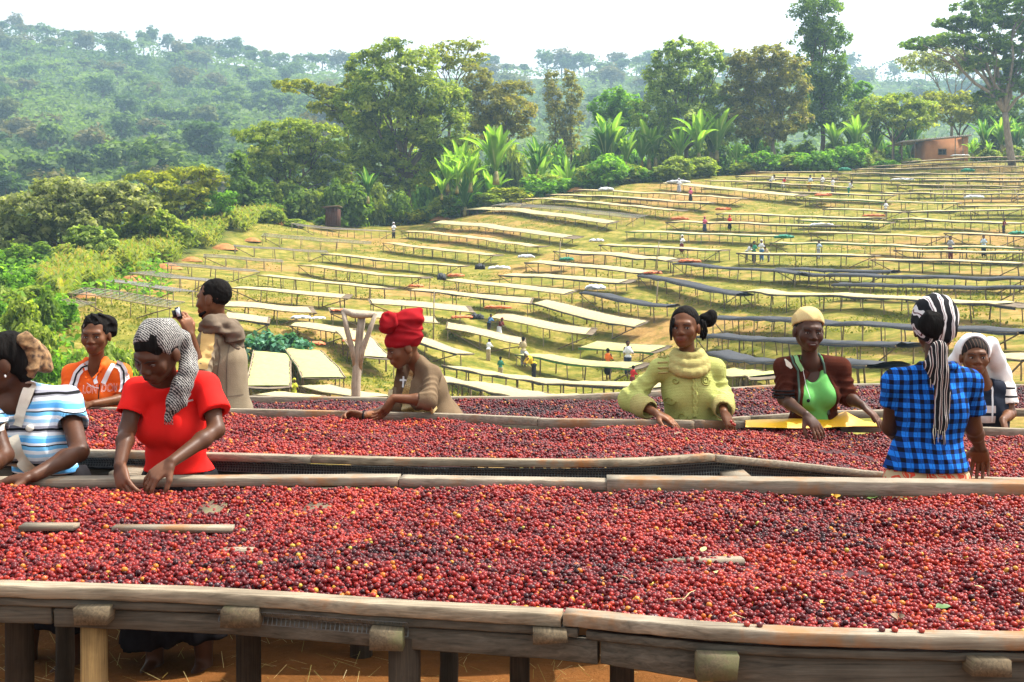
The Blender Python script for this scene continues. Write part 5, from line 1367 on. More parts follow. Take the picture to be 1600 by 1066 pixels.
class Sdf:
    def __init__(s, lo, hi, h):
        s.lo = np.asarray(lo, float); s.h = h
        s.n = np.ceil((np.asarray(hi, float) - s.lo) / h).astype(int) + 1
        s.f = np.full(s.n, 0.25, np.float32)
    def _reg(s, lo, hi, pad):
        a = np.clip(np.floor((lo - pad - s.lo) / s.h).astype(int), 0, s.n); b = np.clip(np.ceil((hi + pad - s.lo) / s.h).astype(int) + 1, 0, s.n)
        if (b <= a).any(): return None
        ax = [(s.lo[i] + s.h * np.arange(a[i], b[i])).astype(np.float32) for i in range(3)]
        return (slice(a[0], b[0]), slice(a[1], b[1]), slice(a[2], b[2])), ax[0][:, None, None], ax[1][None, :, None], ax[2][None, None, :]
    def _un(s, sl, d, k):
        f = s.f[sl]
        if k > 1e-6:
            hh = np.maximum(k - np.abs(f - d), 0) / k
            s.f[sl] = np.minimum(f, d) - hh * hh * k * 0.25
        else: s.f[sl] = np.minimum(f, d)
    def _sub(s, sl, d, k):
        f = s.f[sl]; d = -d
        if k > 1e-6:
            hh = np.maximum(k - np.abs(f - d), 0) / k
            s.f[sl] = np.maximum(f, d) + hh * hh * k * 0.25
        else: s.f[sl] = np.maximum(f, d)
    def cap(s, a, b, r0, r1=None, k=0.02, sub=False, flat=False):
        a = np.asarray(a, float); b = np.asarray(b, float); r1 = r0 if r1 is None else r1
        rm = max(r0, r1)
        g = s._reg(np.minimum(a, b) - rm, np.maximum(a, b) + rm, k + s.h * 3)
        if g is None: return s
        sl, X, Y, Z = g; ab = b - a; L2 = float(ab @ ab) + 1e-12
        t = ((X - a[0]) * ab[0] + (Y - a[1]) * ab[1] + (Z - a[2]) * ab[2]) / L2
        tc = np.clip(t, 0, 1)
        d = np.sqrt((X - a[0] - ab[0]*tc)**2 + (Y - a[1] - ab[1]*tc)**2 + (Z - a[2] - ab[2]*tc)**2) - (r0 + (r1 - r0) * tc)
        if flat: d = np.maximum(d, (t - 1) * math.sqrt(L2))
        (s._sub if sub else s._un)(sl, d.astype(np.float32), k); return s
    def path(s, pts, rs, k=0.015):
        for i in range(len(pts) - 1): s.cap(pts[i], pts[i+1], rs[i] if not np.isscalar(rs) else rs, rs[i+1] if not np.isscalar(rs) else rs, k)
        return s
    def ell(s, c, r, R=None, k=0.02, sub=False):
        """R rows = axes"""
        c = np.asarray(c, float); r = np.asarray(r, float) if not np.isscalar(r) else np.full(3, float(r))
        R = np.eye(3) if R is None else np.asarray(R, float)
        ext = np.sqrt(((R * r[:, None]) ** 2).sum(0))
        g = s._reg(c - ext, c + ext, k + s.h * 3)
        if g is None: return s
        sl, X, Y, Z = g; x, y, z = X - c[0], Y - c[1], Z - c[2]
        q = [R[i, 0]*x + R[i, 1]*y + R[i, 2]*z for i in range(3)]
        k0 = np.sqrt((q[0]/r[0])**2 + (q[1]/r[1])**2 + (q[2]/r[2])**2); k1 = np.sqrt((q[0]/r[0]**2)**2 + (q[1]/r[1]**2)**2 + (q[2]/r[2]**2)**2) + 1e-9
        d = k0 * (k0 - 1) / k1
        (s._sub if sub else s._un)(sl, d.astype(np.float32), k); return s
    def cut(s, p, nrm, k=0.0):
        """removes the side the normal points to"""
        nrm = unit(nrm); g = s._reg(s.lo, s.lo + s.h * s.n, 0); sl, X, Y, Z = g
        d = (X - p[0]) * nrm[0] + (Y - p[1]) * nrm[1] + (Z - p[2]) * nrm[2]
        s.f[sl] = np.maximum(s.f[sl], d.astype(np.float32)); return s
    def ripple(s, fn, band=0.03):
        m = np.abs(s.f) < band; idx = np.argwhere(m); p = s.lo + idx * s.h
        s.f[m] += fn(p).astype(np.float32); return s
    def mesh(s):
        f = s.f.copy()
        for ax in range(3):
            for e in (0, -1):
                i = [slice(None)] * 3; i[ax] = e; f[tuple(i)] = 0.1
        S = f < 0; nx, ny, nz = f.shape
        allc = np.ones((nx-1, ny-1, nz-1), bool); anyc = np.zeros_like(allc)
        cs = [(i, j, k) for i in (0, 1) for j in (0, 1) for k in (0, 1)]
        for i, j, k in cs:
            q = S[i:nx-1+i, j:ny-1+j, k:nz-1+k]; allc &= q; anyc |= q
        M = anyc & ~allc
        cells = np.argwhere(M); idx = np.full(M.shape, -1, np.int32); idx[M] = np.arange(len(cells))
        val = {c: f[cells[:, 0]+c[0], cells[:, 1]+c[1], cells[:, 2]+c[2]] for c in cs}
        acc = np.zeros((len(cells), 3)); cnt = np.zeros(len(cells))
        for a in cs:
            for ax in range(3):
                if a[ax]: continue
                b = list(a); b[ax] = 1; b = tuple(b); va, vb = val[a], val[b]; cr = (va < 0) != (vb < 0)
                t = np.where(cr, va / np.where(cr, va - vb, 1), 0); p = np.repeat(np.array(a, float)[None], len(cells), 0); p[:, ax] += t
                acc += p * cr[:, None]; cnt += cr
        V = s.lo + (cells + acc / np.maximum(cnt, 1)[:, None]) * s.h
        Qs = []
        for ax in range(3):
            b1, b2 = [(1, 2), (2, 0), (0, 1)][ax]
            A = np.moveaxis(S, (ax, b1, b2), (0, 1, 2)); I = np.moveaxis(idx, (ax, b1, b2), (0, 1, 2))
            e = A[:-1, 1:-1, 1:-1] != A[1:, 1:-1, 1:-1]
            w = np.argwhere(e); i, j, k = w[:, 0], w[:, 1] + 1, w[:, 2] + 1
            q = np.stack([I[i, j-1, k-1], I[i, j, k-1], I[i, j, k], I[i, j-1, k]], 1)
            flip = ~A[i, j, k]; q[flip] = q[flip][:, ::-1]
            Qs.append(q)
        return V, np.concatenate(Qs)

def smooth_verts(V, Q, it=1, lam=0.5):
    e = np.concatenate([Q[:, [0, 1]], Q[:, [1, 2]], Q[:, [2, 3]], Q[:, [3, 0]]])
    for _ in range(it):
        s_ = np.zeros_like(V); c = np.bincount(e[:, 0], minlength=len(V)) + np.bincount(e[:, 1], minlength=len(V))
        for k in range(3):
            s_[:, k] = np.bincount(e[:, 0], V[e[:, 1], k], len(V)) + np.bincount(e[:, 1], V[e[:, 0], k], len(V))
        V = V * (1 - lam) + lam * s_ / np.maximum(c, 1)[:, None]
    return V

def frame(f, u=(0, 0, 1)):
    """rows: right, forward, up (orthonormal)"""
    f = unit(f); u = np.asarray(u, float); u = unit(u - f * (f @ u)); r = np.cross(f, u)
    return np.array((r, f, u))

def head_prims(S, c, R, s=1.0):
    c = np.asarray(c, float)
    def p(x, y, z): return c + s * (R[0]*x + R[1]*y + R[2]*z)
    S.ell(p(0,-.012,.032), np.array((.075,.093,.083))*s, R, .02)
    S.ell(p(0,.03,-.028), np.array((.059,.061,.072))*s, R, .03)
    S.ell(p(0,.064,-.083), np.array((.026,.022,.02))*s, R, .025)
    for q in (-1, 1):
        S.cap(p(.046*q,.0,-.044), p(.011*q,.056,-.080), .017*s, .015*s, .025)
        S.ell(p(.038*q,.062,-.020), np.array((.029,.022,.029))*s, R, .018)
        S.cap(p(.014*q,.085,.030), p(.043*q,.073,.028), .0075*s, .0065*s, .022)
        S.ell(p(.031*q,.098,.003), np.array((.016,.010,.008))*s, R, .012, sub=True)
        S.ell(p(.077*q,-.006,-.008), np.array((.010,.022,.031))*s, R, .006)
    S.cap(p(0,.086,.014), p(0,.102,-.020), .008*s, .013*s, .014)
    for q in (-1, 1): S.ell(p(.014*q,.098,-.027), np.array((.011,.012,.009))*s, R, .006)
    S.ell(p(0,.083,-.056), np.array((.032,.017,.019))*s, R, .012)
    S.cap(p(-.016,.094,-.052), p(.016,.094,-.052), .0068*s, None, .005)
    S.cap(p(-.013,.093,-.0635), p(.013,.093,-.0635), .0078*s, None, .005)
    S.ell(p(0,.104,-.0575), np.array((.026,.010,.0022))*s, R, .003, sub=True)
    return p

def hand_prims(S, w, d, pn, curl=0.5, s=1.0, thumb=1, spread=1.0):
    """w wrist, d pointing direction, pn the way the palm faces"""
    w = np.asarray(w, float); d = unit(d); pn = unit(np.asarray(pn, float) - d * (np.asarray(pn, float) @ d)); a = np.cross(d, pn)
    S.ell(w + d*.045*s, np.array((.036,.048,.015))*s, np.array((a, d, pn)), .014)
    for i in range(4):
        o = (i - 1.5) * thumb * -1
        kn = w + d*(.088 - .005*abs(o - .4))*s + a*o*.019*s
        S.cap(w + d*.02*s + a*o*.010*s, kn, .013*s, .0105*s, .010)
        ang = 0.25 * curl; dr = unit(d + a*o*.09*spread); p = kn
        L = [(.041,.026,.020),(.044,.029,.022),(.042,.027,.021),(.033,.021,.018)][i]
        for j in range(3):
            ang += curl * (0.55 if j else 0.35)
            dd = unit(dr * math.cos(ang) + pn * math.sin(ang)); q = p + dd*L[j]*s
            S.cap(p, q, (.0092-.0008*j)*s, (.0086-.0009*j)*s, .003); p = q
    t0 = w + d*.022*s + a*.024*s*thumb + pn*.004*s
    t1 = t0 + unit(d*.62 + a*.62*thumb + pn*.35)*.045*s; t2 = t1 + unit(d*.85 + a*.25*thumb + pn*(.3+.3*curl))*.032*s; t3 = t2 + unit(d*.85 - a*.05*thumb + pn*(.3+.4*curl))*.024*s
    S.cap(t0, t1, .014*s, .0115*s, .012).cap(t1, t2, .0105*s, .0098*s, .003).cap(t2, t3, .0095*s, .0078*s, .003)

def torso_prims(S, J, infl=0.0, bust=0.0, wide=1.0, k=.028, hips=True, depth=1.0):
    R = frame(J['f'], J['chest'] - J['pelvis']); r, f, u = R
    pe, ch, ne = J['pelvis'], J['chest'], J['neck']; w = wide; i = infl
    if hips: S.ell(pe, (.146*w+i, .110*depth+i, .125+i), frame(J['f']), k)
    mid = pe*.5 + ch*.5
    S.ell(mid, (.112*w+i, .088*depth+i, np.linalg.norm(ch-pe)*.62+i), R, k)
    S.ell(ch, (.132*w+i, .094*depth+i, .135+i), R, k)
    S.cap(J['shR'] - u*.012, J['shL'] - u*.012, .036+i, None, k)
    for q in ('shR', 'shL'): S.cap(ne - u*.008, J[q] + u*.002, .036+i*.8, .034+i, .035)
    if bust:
        for q in (-1, 1): S.ell(ch + r*.066*q*w + f*(.072*depth) - u*.035, (.058*bust+i, .058*bust+i, .060*bust+i), R, .035)
    return R

def arm(S, sh, el, wr, k=.02, s=1.0, upper=True):
    if upper: S.cap(sh, el, .038*s, .031*s, k)
    m = np.asarray(el)*.68 + np.asarray(wr)*.32
    S.cap(el, m, .030*s, .031*s, k).cap(m, wr, .031*s, .0215*s, k)

M_SKINS = {}
def skin(name, c):
    m, n, l, b = newmat(name)
    t = noise_node(n, l, texco(n, l), 14, 4)
    r = ramp(n, [(.35, tuple(x*.82 for x in c)), (.65, tuple(x*1.12 for x in c))]); l.new(t.outputs['Fac'], r.inputs[0])
    a = n.new('ShaderNodeAttribute'); a.attribute_name = 'lip'
    col = mix(n, l, a.outputs['Fac'], r.outputs[0], (c[0]*1.08+.006, c[1]*.86+.002, c[2]*.95+.003))
    a2 = n.new('ShaderNodeAttribute'); a2.attribute_name = 'palm'
    col = mix(n, l, a2.outputs['Fac'], col, (c[0]*1.9+.05, c[1]*1.9+.03, c[2]*1.9+.02))
    l.new(col, b.inputs['Base Color']); b.inputs['Roughness'].default_value = .46; b.inputs['Specular IOR Level'].default_value = .22
    t2 = noise_node(n, l, texco(n, l), 160, 2); bump(n, l, t2.outputs['Fac'], b, .12, .002)
    return m
SK_DARK = skin('skin_deep_brown', (.078, .031, .015)); SK_MID = skin('skin_warm_brown', (.135, .053, .022)); SK_VDARK = skin('skin_very_deep_brown', (.062, .027, .015))
M_HAIR = simple('black_hair', (.011,.009,.008), (.004,.0035,.003), 60, .8, .9, .008, (1, 1, .25), .06)
M_EYEW = simple('eye_white', (.46, .41, .35), (.40, .35, .30), 20, .6, 0, spec=.1)
M_IRIS = simple('eye_iris', (.012, .007, .005), (.008, .005, .004), 20, .15, 0, spec=.6)
M_BROW = simple('eyebrow_hair', (.012, .009, .008), None, 20, .8, 0)

def small_ell(name, mat, parent, c, r, R, nu=12, nv=8):
    V = []
    for j in range(nv + 1):
        for i in range(nu):
            a, b = i/nu*2*PI, j/nv*PI; V.append((math.sin(b)*math.cos(a)*r[0], math.sin(b)*math.sin(a)*r[1], math.cos(b)*r[2]))
    Q = [(j*nu+i, (j+1)*nu+i, (j+1)*nu+(i+1)%nu, j*nu+(i+1)%nu) for j in range(nv) for i in range(nu)]
    return link(name, npmesh(name, np.array(V) @ R + c, np.array(Q), mat, True), parent)

def bounds(pts, pad):
    p = np.array([np.asarray(q, float) for q in pts]); return p.min(0) - pad, p.max(0) + pad

def person(label, J, skinmat, group=None, h=.0055, arm_s=1.0, head_s=1.0, hands=None, bust=0.0, wide=1.0, eyes=True, legs=True, ground=0.0, gaze=(0, 0), name='person', brow=True, foot_f=None):
    """J: joints in world space; returns (root, origin, head point function, head frame)"""
    J['chest'] = np.asarray(J['chest']); O = np.array((J['pelvis'][0], J['pelvis'][1], ground))
    root = empty(name, O); tag(root, label, 'person', group)
    hb = [J[k] for k in ('pelvis', 'chest', 'neck', 'head', 'shR', 'shL', 'elR', 'elL', 'wrR', 'wrL')] + [O + np.array((0, 0, 0))]
    lo, hi = bounds(hb, .24); lo[2] = ground - .02
    S = Sdf(lo, hi, h)
    R = torso_prims(S, J, -.006, bust * .9, wide)
    S.cap(J['neck'] - R[2]*.02, J['neck']*.35 + J['head']*.65 - frame(J['hf'])[1]*.012, .044, .042, .022)
    HR = frame(J['hf'], J.get('hu', (0, 0, 1)))
    p = head_prims(S, J['head'], HR, head_s)
    for q in 'RL':
        arm(S, J['sh'+q], J['el'+q], J['wr'+q], .02, arm_s)
        d, pn, curl, th, *rest = hands[q]
        hand_prims(S, J['wr'+q], d, pn, curl, .96 * arm_s, th)
    if legs:
        PR = frame(J['f']); ff = PR[1]
        for q in (-1, 1):
            hp = J['pelvis'] + PR[0]*.085*q - np.array((0, 0, .03)); kn = np.array((hp[0], hp[1], ground + (hp[2]-ground)*.53)) + ff*.03 + PR[0]*.01*q; an = np.array((hp[0], hp[1], ground + .075)) + PR[0]*.02*q
            S.cap(hp, kn, .082, .055, .03).cap(kn, kn*.55+an*.45 - ff*.012, .053, .052, .02).cap(kn*.55+an*.45 - ff*.012, an, .052, .034, .02)
            S.cap(an - np.array((0,0,.035)), an + ff*.15 - np.array((0,0,.048)), .036, .026, .02)
    V, Q = S.mesh()
    lip = np.zeros(len(V))
    hp_ = (V - J['head']) @ HR.T / head_s
    lip = np.where((np.abs(hp_[:, 0]) < .027 - .5*np.abs(hp_[:, 2]+.058)) & (hp_[:, 1] > .08) & (hp_[:, 2] < -.046) & (hp_[:, 2] > -.071), 1.0, 0.0)
    palm = np.zeros(len(V))
    for q in 'RL':
        d, pn = unit(hands[q][0]), unit(hands[q][1]); r_ = V - J['wr'+q]; al = r_ @ d; dist = np.linalg.norm(r_, axis=1)
        palm = np.maximum(palm, np.where((dist < .17) & (al > .02), np.clip((r_ @ pn - .004) / .012, 0, 1), 0) * .6)
    global BODY
    BODY = BVHTree.FromPolygons([tuple(v) for v in V], [tuple(q) for q in Q])
    body = link('body', npmesh('body', V - O, Q, skinmat, True, {'lip': lip, 'palm': palm}), root)
    if eyes:
        for q in (-1, 1):
            c = p(.031*q, .0775, .002) - O
            e = small_ell('eye', M_EYEW, root, c, np.array((.0125, .010, .0052))*head_s, HR)
            ci = p(.031*q + gaze[0]*.005, .0835, .0018 + gaze[1]*.0025) - O
            small_ell('iris', M_IRIS, e, ci, np.array((.0060, .0050, .0054))*head_s, HR)
            if brow:
                MB().tube([p(.017*q,.0880,.0045)-O, p(.025*q,.0905,.0085)-O, p(.034*q,.0890,.0085)-O, p(.046*q,.0810,.0035)-O], [.0012,.0019,.0019,.0012], 5).build('eyelid', M_BROW, root, True)
                mb = MB(); mb.tube([p(.012*q,.100,.020)-O, p(.030*q,.0965,.027)-O, p(.050*q,.080,.022)-O], [.0018,.0022,.0012], 6); mb.build('eyebrow', M_BROW, root, True)
        if brow: MB().tube([p(-.021,.0905,-.0575)-O, p(-.008,.1005,-.0580)-O, p(0,.1005,-.0585)-O, p(.008,.1005,-.0580)-O, p(.021,.0905,-.0575)-O], [.0008,.0014,.0014,.0014,.0008], 5).build('mouth_line', M_BROW, root, True)
    return root, O, p, HR, R

def cloth(name, mat, root, O, lo, hi, h, fn, folds=.004, seed=0, smooth=1, label=None, dirn=(1, 1, .35), freq=26, post=None, wraps=()):
    S = Sdf(lo, hi, h); fn(S)
    if folds:
        sc = np.array(dirn) * freq
        def rip(p):
            q = p * sc
            a = np.sin(q[:, 0] + 1.7*np.sin(q[:, 2]*.9 + seed) + .6*q[:, 2]) + .7*np.sin(q[:, 1]*1.1 - .8*q[:, 2] + seed*2 + 1.3*np.sin(q[:, 0]*.6)) + .5*np.sin(q[:, 2]*2.1 + q[:, 0]*1.3 + seed)
            return folds * (np.abs(a) - .9)
        S.ripple(rip)
    for wi, (wa, wb, wn_, wamp) in enumerate(wraps):      # creases running round a sleeve
        wa = np.asarray(wa, float); ab = np.asarray(wb, float) - wa; L_ = np.linalg.norm(ab); ux = ab / L_
        pv = unit(np.cross(ux, (0.3, 0.5, 0.8)))
        def crease(p, wa=wa, ux=ux, L_=L_, pv=pv, wn_=wn_, wamp=wamp, wi=wi):
            t = (p - wa) @ ux / L_; rad = p - wa - np.outer(t * L_, ux); ds = np.linalg.norm(rad, axis=1); side = rad @ pv / (ds + 1e-6)
            m = sstep(.12, .5, t) * (1 - sstep(.9, 1.15, t)) * (ds < .085)
            return wamp * m * (np.abs(np.sin(PI * wn_ * t + 1.1 * side + 1.6 * np.sin(2.2 * side + wi * 2))) - .75)
        S.ripple(crease)
    if post: post(S)
    V, Q = S.mesh()
    if smooth: V = smooth_verts(V, Q, smooth)
    o = link(name, npmesh(name, V - O, Q, mat, True), root)
    if label: o['label'] = label
    o_bvh = BVHTree.FromPolygons([tuple(v) for v in V], [tuple(q) for q in Q])
    return o, o_bvh

def drape(bvhs, pts, dref, width, name, mat, root, O, off=.004, n=None, closed=False, thick=None, sub=6, from_back=False):
    """a flat trim laid on cloth: path given in photo pixels, dropped straight back onto the surface"""
    W3 = [P(x, y, dref) for x, y in pts]
    if closed: W3.append(W3[0])
    path = []
    for i in range(len(W3) - 1):
        for t in np.linspace(0, 1, sub, endpoint=False): path.append(W3[i]*(1-t) + W3[i+1]*t)
    path.append(W3[-1]); path = np.array(path)
    def cast(q):
        best = None
        for b in bvhs:
            hit = b.ray_cast(Vector((q[0], dref - 1.5, q[2])), Vector((0, 1, 0)))
            if hit[0] is not None and (best is None or hit[0].y < best): best = hit[0].y
        return best
    T = np.gradient(path, axis=0); T[:, 1] = 0; T /= np.linalg.norm(T, axis=1)[:, None] + 1e-9
    Nn = np.stack([-T[:, 2], np.zeros(len(T)), T[:, 0]], 1)
    rows = []; last = None
    wv = np.full(len(path), width) if np.isscalar(width) else np.interp(np.linspace(0, 1, len(path)), np.linspace(0, 1, len(width)), width)
    for q, nn, w in zip(path, Nn, wv):
        r_ = []
        for s_ in (-.5, 0, .5):
            z = q + nn * w * s_; y = cast(z)
            r_.append((z, y))
        ys = [y for _, y in r_ if y is not None]
        if not ys:
            if last is None: continue
            ys = [last]
        m = float(np.median(ys)); last = m
        rows.append([np.array((z[0], (y if y is not None and abs(y - m) < .03 else m) - off, z[2])) - O for z, y in r_])
    if len(rows) < 2: return None
    if thick: return MB().tube([r_[1] for r_ in rows], thick, 6).build(name, mat, root, True)
    return MB().grid(np.array(rows)).build(name, mat, root, True)

def drape_text(bvh, text, px0, px1, row_bottom, height_px, dref, mat, root, O, depth=.0016):
    cu = bpy.data.curves.new('lettering', 'FONT'); cu.body = text; cu.fill_mode = 'NONE'; cu.bevel_depth = 0.012; cu.resolution_u = 3; cu.bevel_resolution = 0
    to = bpy.data.objects.new('lettering', cu); COL.objects.link(to)
    bpy.context.view_layer.update()
    me = bpy.data.meshes.new_from_object(to.evaluated_get(bpy.context.evaluated_depsgraph_get()))
    bpy.data.objects.remove(to)
    V = np.array([v.co for v in me.vertices]); mn, mx = V.min(0), V.max(0)
    a, b = P(px0, row_bottom, dref), P(px1, row_bottom, dref); hh = height_px * dref / F
    out_ = []
    for v in V:
        x = a[0] + (v[0]-mn[0])/(mx[0]-mn[0])*(b[0]-a[0]); z = a[2] + (v[1]-mn[1])/(mx[1]-mn[1])*hh
        hit = bvh.ray_cast(Vector((x, dref - 1.5, z)), Vector((0, 1, 0))); y = hit[0].y if hit[0] is not None else dref
        out_.append((x - O[0], y - .012 - v[2]*.06 - O[1], z - O[2]))
    for v, c in zip(me.vertices, out_): v.co = c
    me.materials.clear(); me.materials.append(mat)
    o = link('lettering', me, root)
    return o
# ------------------------------------------------------------------ cloth materials
def fabric(name, c1, c2=None, scale=18, rough=.85, weave=260, wv=.25):
    m, n, l, b = newmat(name); c2 = c2 or tuple(x*.78 for x in c1)
    t = noise_node(n, l, texco(n, l), scale, 5); r = ramp(n, [(.3, c2), (.7, c1)]); l.new(t.outputs['Fac'], r.inputs[0]); l.new(r.outputs[0], b.inputs['Base Color'])
    b.inputs['Roughness'].default_value = rough; b.inputs['Specular IOR Level'].default_value = .06
    t2 = noise_node(n, l, texco(n, l), weave, 2); bump(n, l, t2.outputs['Fac'], b, wv, .003)
    return m
def frac(n, l, val, k, off=0.0):
    a = n.new('ShaderNodeMath'); a.operation = 'MULTIPLY_ADD'; a.inputs[1].default_value = k; a.inputs[2].default_value = off; l.new(val, a.inputs[0])
    b = n.new('ShaderNodeMath'); b.operation = 'FRACT'; l.new(a.outputs[0], b.inputs[0]); return b.outputs[0]
def warped(n, l, amp=.012, scale=7):
    v = texco(n, l); t = noise_node(n, l, v, scale, 2)
    a = n.new('ShaderNodeVectorMath'); a.operation = 'MULTIPLY_ADD'; l.new(t.outputs['Color'], a.inputs[0]); a.inputs[1].default_value = (amp,)*3; l.new(v, a.inputs[2])
    s = n.new('ShaderNodeSeparateXYZ'); l.new(a.outputs[0], s.inputs[0]); return s
def plaid():
    m, n, l, b = newmat('blue_black_plaid'); s = warped(n, l, .028, 5)
    fx = frac(n, l, s.outputs['X'], 1/.038); fz = frac(n, l, s.outputs['Z'], 1/.040)
    gx = ramp(n, [(0, (0,0,0)), (.43, (1,1,1))], 'CONSTANT'); gz = ramp(n, [(0, (0,0,0)), (.47, (1,1,1))], 'CONSTANT'); l.new(fx, gx.inputs[0]); l.new(fz, gz.inputs[0])
    ad = n.new('ShaderNodeMath'); ad.operation = 'ADD'; l.new(gx.outputs[0], ad.inputs[0]); l.new(gz.outputs[0], ad.inputs[1])
    r = ramp(n, [(0, (.008,.009,.018)), (.3, (.009,.05,.22)), (.8, (.018,.20,.72))], 'CONSTANT')
    dv = n.new('ShaderNodeMath'); dv.operation = 'MULTIPLY'; dv.inputs[1].default_value = .5; l.new(ad.outputs[0], dv.inputs[0]); l.new(dv.outputs[0], r.inputs[0])
    thin = ramp(n, [(0, (0,0,0)), (.74, (1,1,1)), (.79, (0,0,0))], 'CONSTANT'); l.new(fx, thin.inputs[0])
    col = mix(n, l, thin.outputs[0], r.outputs[0], (.01,.08,.36))
    t = noise_node(n, l, texco(n, l, (1,1,12)), 30, 3); rr = ramp(n, [(.35,(.7,.7,.7)),(.65,(1.1,1.1,1.1))]); l.new(t.outputs['Fac'], rr.inputs[0])
    l.new(mix(n, l, .6, col, rr.outputs[0], 'MULTIPLY'), b.inputs['Base Color']); b.inputs['Roughness'].default_value = .85; b.inputs['Specular IOR Level'].default_value = .06
    return m
def stripes(name, stops, period, axis='Z', off=0.0, amp=.012, rough=.8, scale=6):
    m, n, l, b = newmat(name); s = warped(n, l, amp, scale); f = frac(n, l, s.outputs[axis], 1/period, off)
    r = ramp(n, stops, 'CONSTANT'); l.new(f, r.inputs[0]); l.new(r.outputs[0], b.inputs['Base Color'])
    b.inputs['Roughness'].default_value = rough; b.inputs['Specular IOR Level'].default_value = .06
    t2 = noise_node(n, l, texco(n, l), 240, 2); bump(n, l, t2.outputs['Fac'], b, .25, .003)
    return m
def speckle(name, a, c, scale, dist=2.0, thr=.5):
    m, n, l, b = newmat(name)
    w = n.new('ShaderNodeTexWave'); w.bands_direction = 'DIAGONAL'; w.inputs['Scale'].default_value = scale; w.inputs['Distortion'].default_value = dist; w.inputs['Detail'].default_value = 2; w.inputs['Detail Scale'].default_value = 3
    l.new(texco(n, l), w.inputs['Vector']); t = noise_node(n, l, texco(n, l), scale*3.2, 1)
    ml = n.new('ShaderNodeMath'); ml.operation = 'MULTIPLY_ADD'; ml.inputs[1].default_value = .8; l.new(t.outputs['Fac'], ml.inputs[0])
    l.new(w.outputs['Fac'], ml.inputs[2]); r = ramp(n, [(0, a), (thr+.38, a), (thr+.46, c)]); l.new(ml.outputs[0], r.inputs[0]); l.new(r.outputs[0], b.inputs['Base Color'])
    b.inputs['Roughness'].default_value = .9; bump(n, l, ml.outputs[0], b, .3, .003); return m

B_ = lambda *a: a
def J_(**k): return {q: (P(*v) if q not in ('f', 'hf', 'hu') else np.array(v, float)) for q, v in k.items()}
def cone(S, a, b, r0, r1, k=.02): S.cap(a, b, r0, r1, k, flat=True)
def lerp(a, b, t): return np.asarray(a)*(1-t) + np.asarray(b)*t
WHITE = fabric('white_cloth', (.80,.79,.77), (.68,.67,.66)); BLACKF = fabric('black_cloth', (.018,.018,.02)); CREAM = fabric('cream_cloth', (.74,.67,.54), (.62,.54,.42))
DARKSKIRT = fabric('dark_skirt', (.016,.014,.016), (.008,.007,.008)); TROUSER = fabric('dark_trousers', (.03,.032,.038))
SILVER = simple('silver_metal', (.75,.74,.70), None, 20, .3, 0, spec=.8)

def skirt(root, O, J, ground, top_z, hem_z, r0=.17, r1=.26, mat=None, seed=0, name='skirt', drop=.0):
    pe = J['pelvis']; lo = np.array((pe[0]-.42, pe[1]-.36, ground)); hi = np.array((pe[0]+.42, pe[1]+.36, top_z+.1))
    def fn(S):
        S.ell((pe[0], pe[1], top_z - .06), (r0, r0*.78, .13), frame(J['f']), .03)
        for q in (-1, 1):
            o = frame(J['f'])[0] * q * r1 * .38
            S.cap(np.array((pe[0], pe[1], top_z - .1)) + o*.5, np.array((pe[0], pe[1], hem_z - .1)) + o, r0*.75, r1*.68, .06)
        S.cut((pe[0], pe[1], hem_z), (.15*math.sin(seed), 0, -1)); S.cut((0, 0, top_z), (0, 0, 1))
    return cloth(name, mat or DARKSKIRT, root, O, lo, hi, .011, fn, .010, seed, 1, None, (1, 1, .12), 34)

def trousers(root, O, J, ground, mat=None):
    pe = J['pelvis']; PR = frame(J['f']); lo = np.array((pe[0]-.3, pe[1]-.3, ground)); hi = np.array((pe[0]+.3, pe[1]+.3, pe[2]+.16))
    def fn(S):
        S.ell(pe, (.165, .125, .13), PR, .03)
        for q in (-1, 1):
            hp = pe + PR[0]*.085*q; kn = np.array((hp[0], hp[1], ground + (hp[2]-ground)*.53)) + PR[1]*.03; an = np.array((hp[0], hp[1], ground + .06)) + PR[0]*.02*q
            S.cap(hp, kn, .100, .080, .03); S.cap(kn, an, .080, .072, .02, flat=True)
    return cloth('trousers', mat or TROUSER, root, O, lo, hi, .012, fn, .006, 3, 1)

# ================================================================== woman in the red T-shirt
J = J_(pelvis=(280,752,4.70), chest=(272,650,4.62), neck=(262,596,4.545), head=(247,550,4.44), shR=(214,610,4.54), shL=(324,602,4.585),
       elR=(199,672,4.46), wrR=(187,728,4.25), elL=(338,672,4.47), wrL=(268,722,4.255), f=(-.12,-1,-.1), hf=(-.34,-.80,-.56), hu=(0,-.3,1))
root, O, hp, HR, TR = person('person in a red T-shirt and black-and-white headscarf bending over the nearest cherries', J, SK_DARK, h=.0053, bust=.85, wide=.98,
    hands={'R': ((.22,-.35,-.45), (.5,.1,-.5), .62, -1), 'L': ((-.50,-.30,-.42), (-.1,.3,-.8), .75, 1)}, ground=-.02, gaze=(0,-1))
RED = fabric('red_jersey', (.78,.022,.016), (.66,.014,.012), 9, .8)
lo, hi = bounds([J['pelvis'], J['chest'], J['neck'], J['shR'], J['shL']], .24); lo[2] = 1.6 - (741-435)*4.62/1800
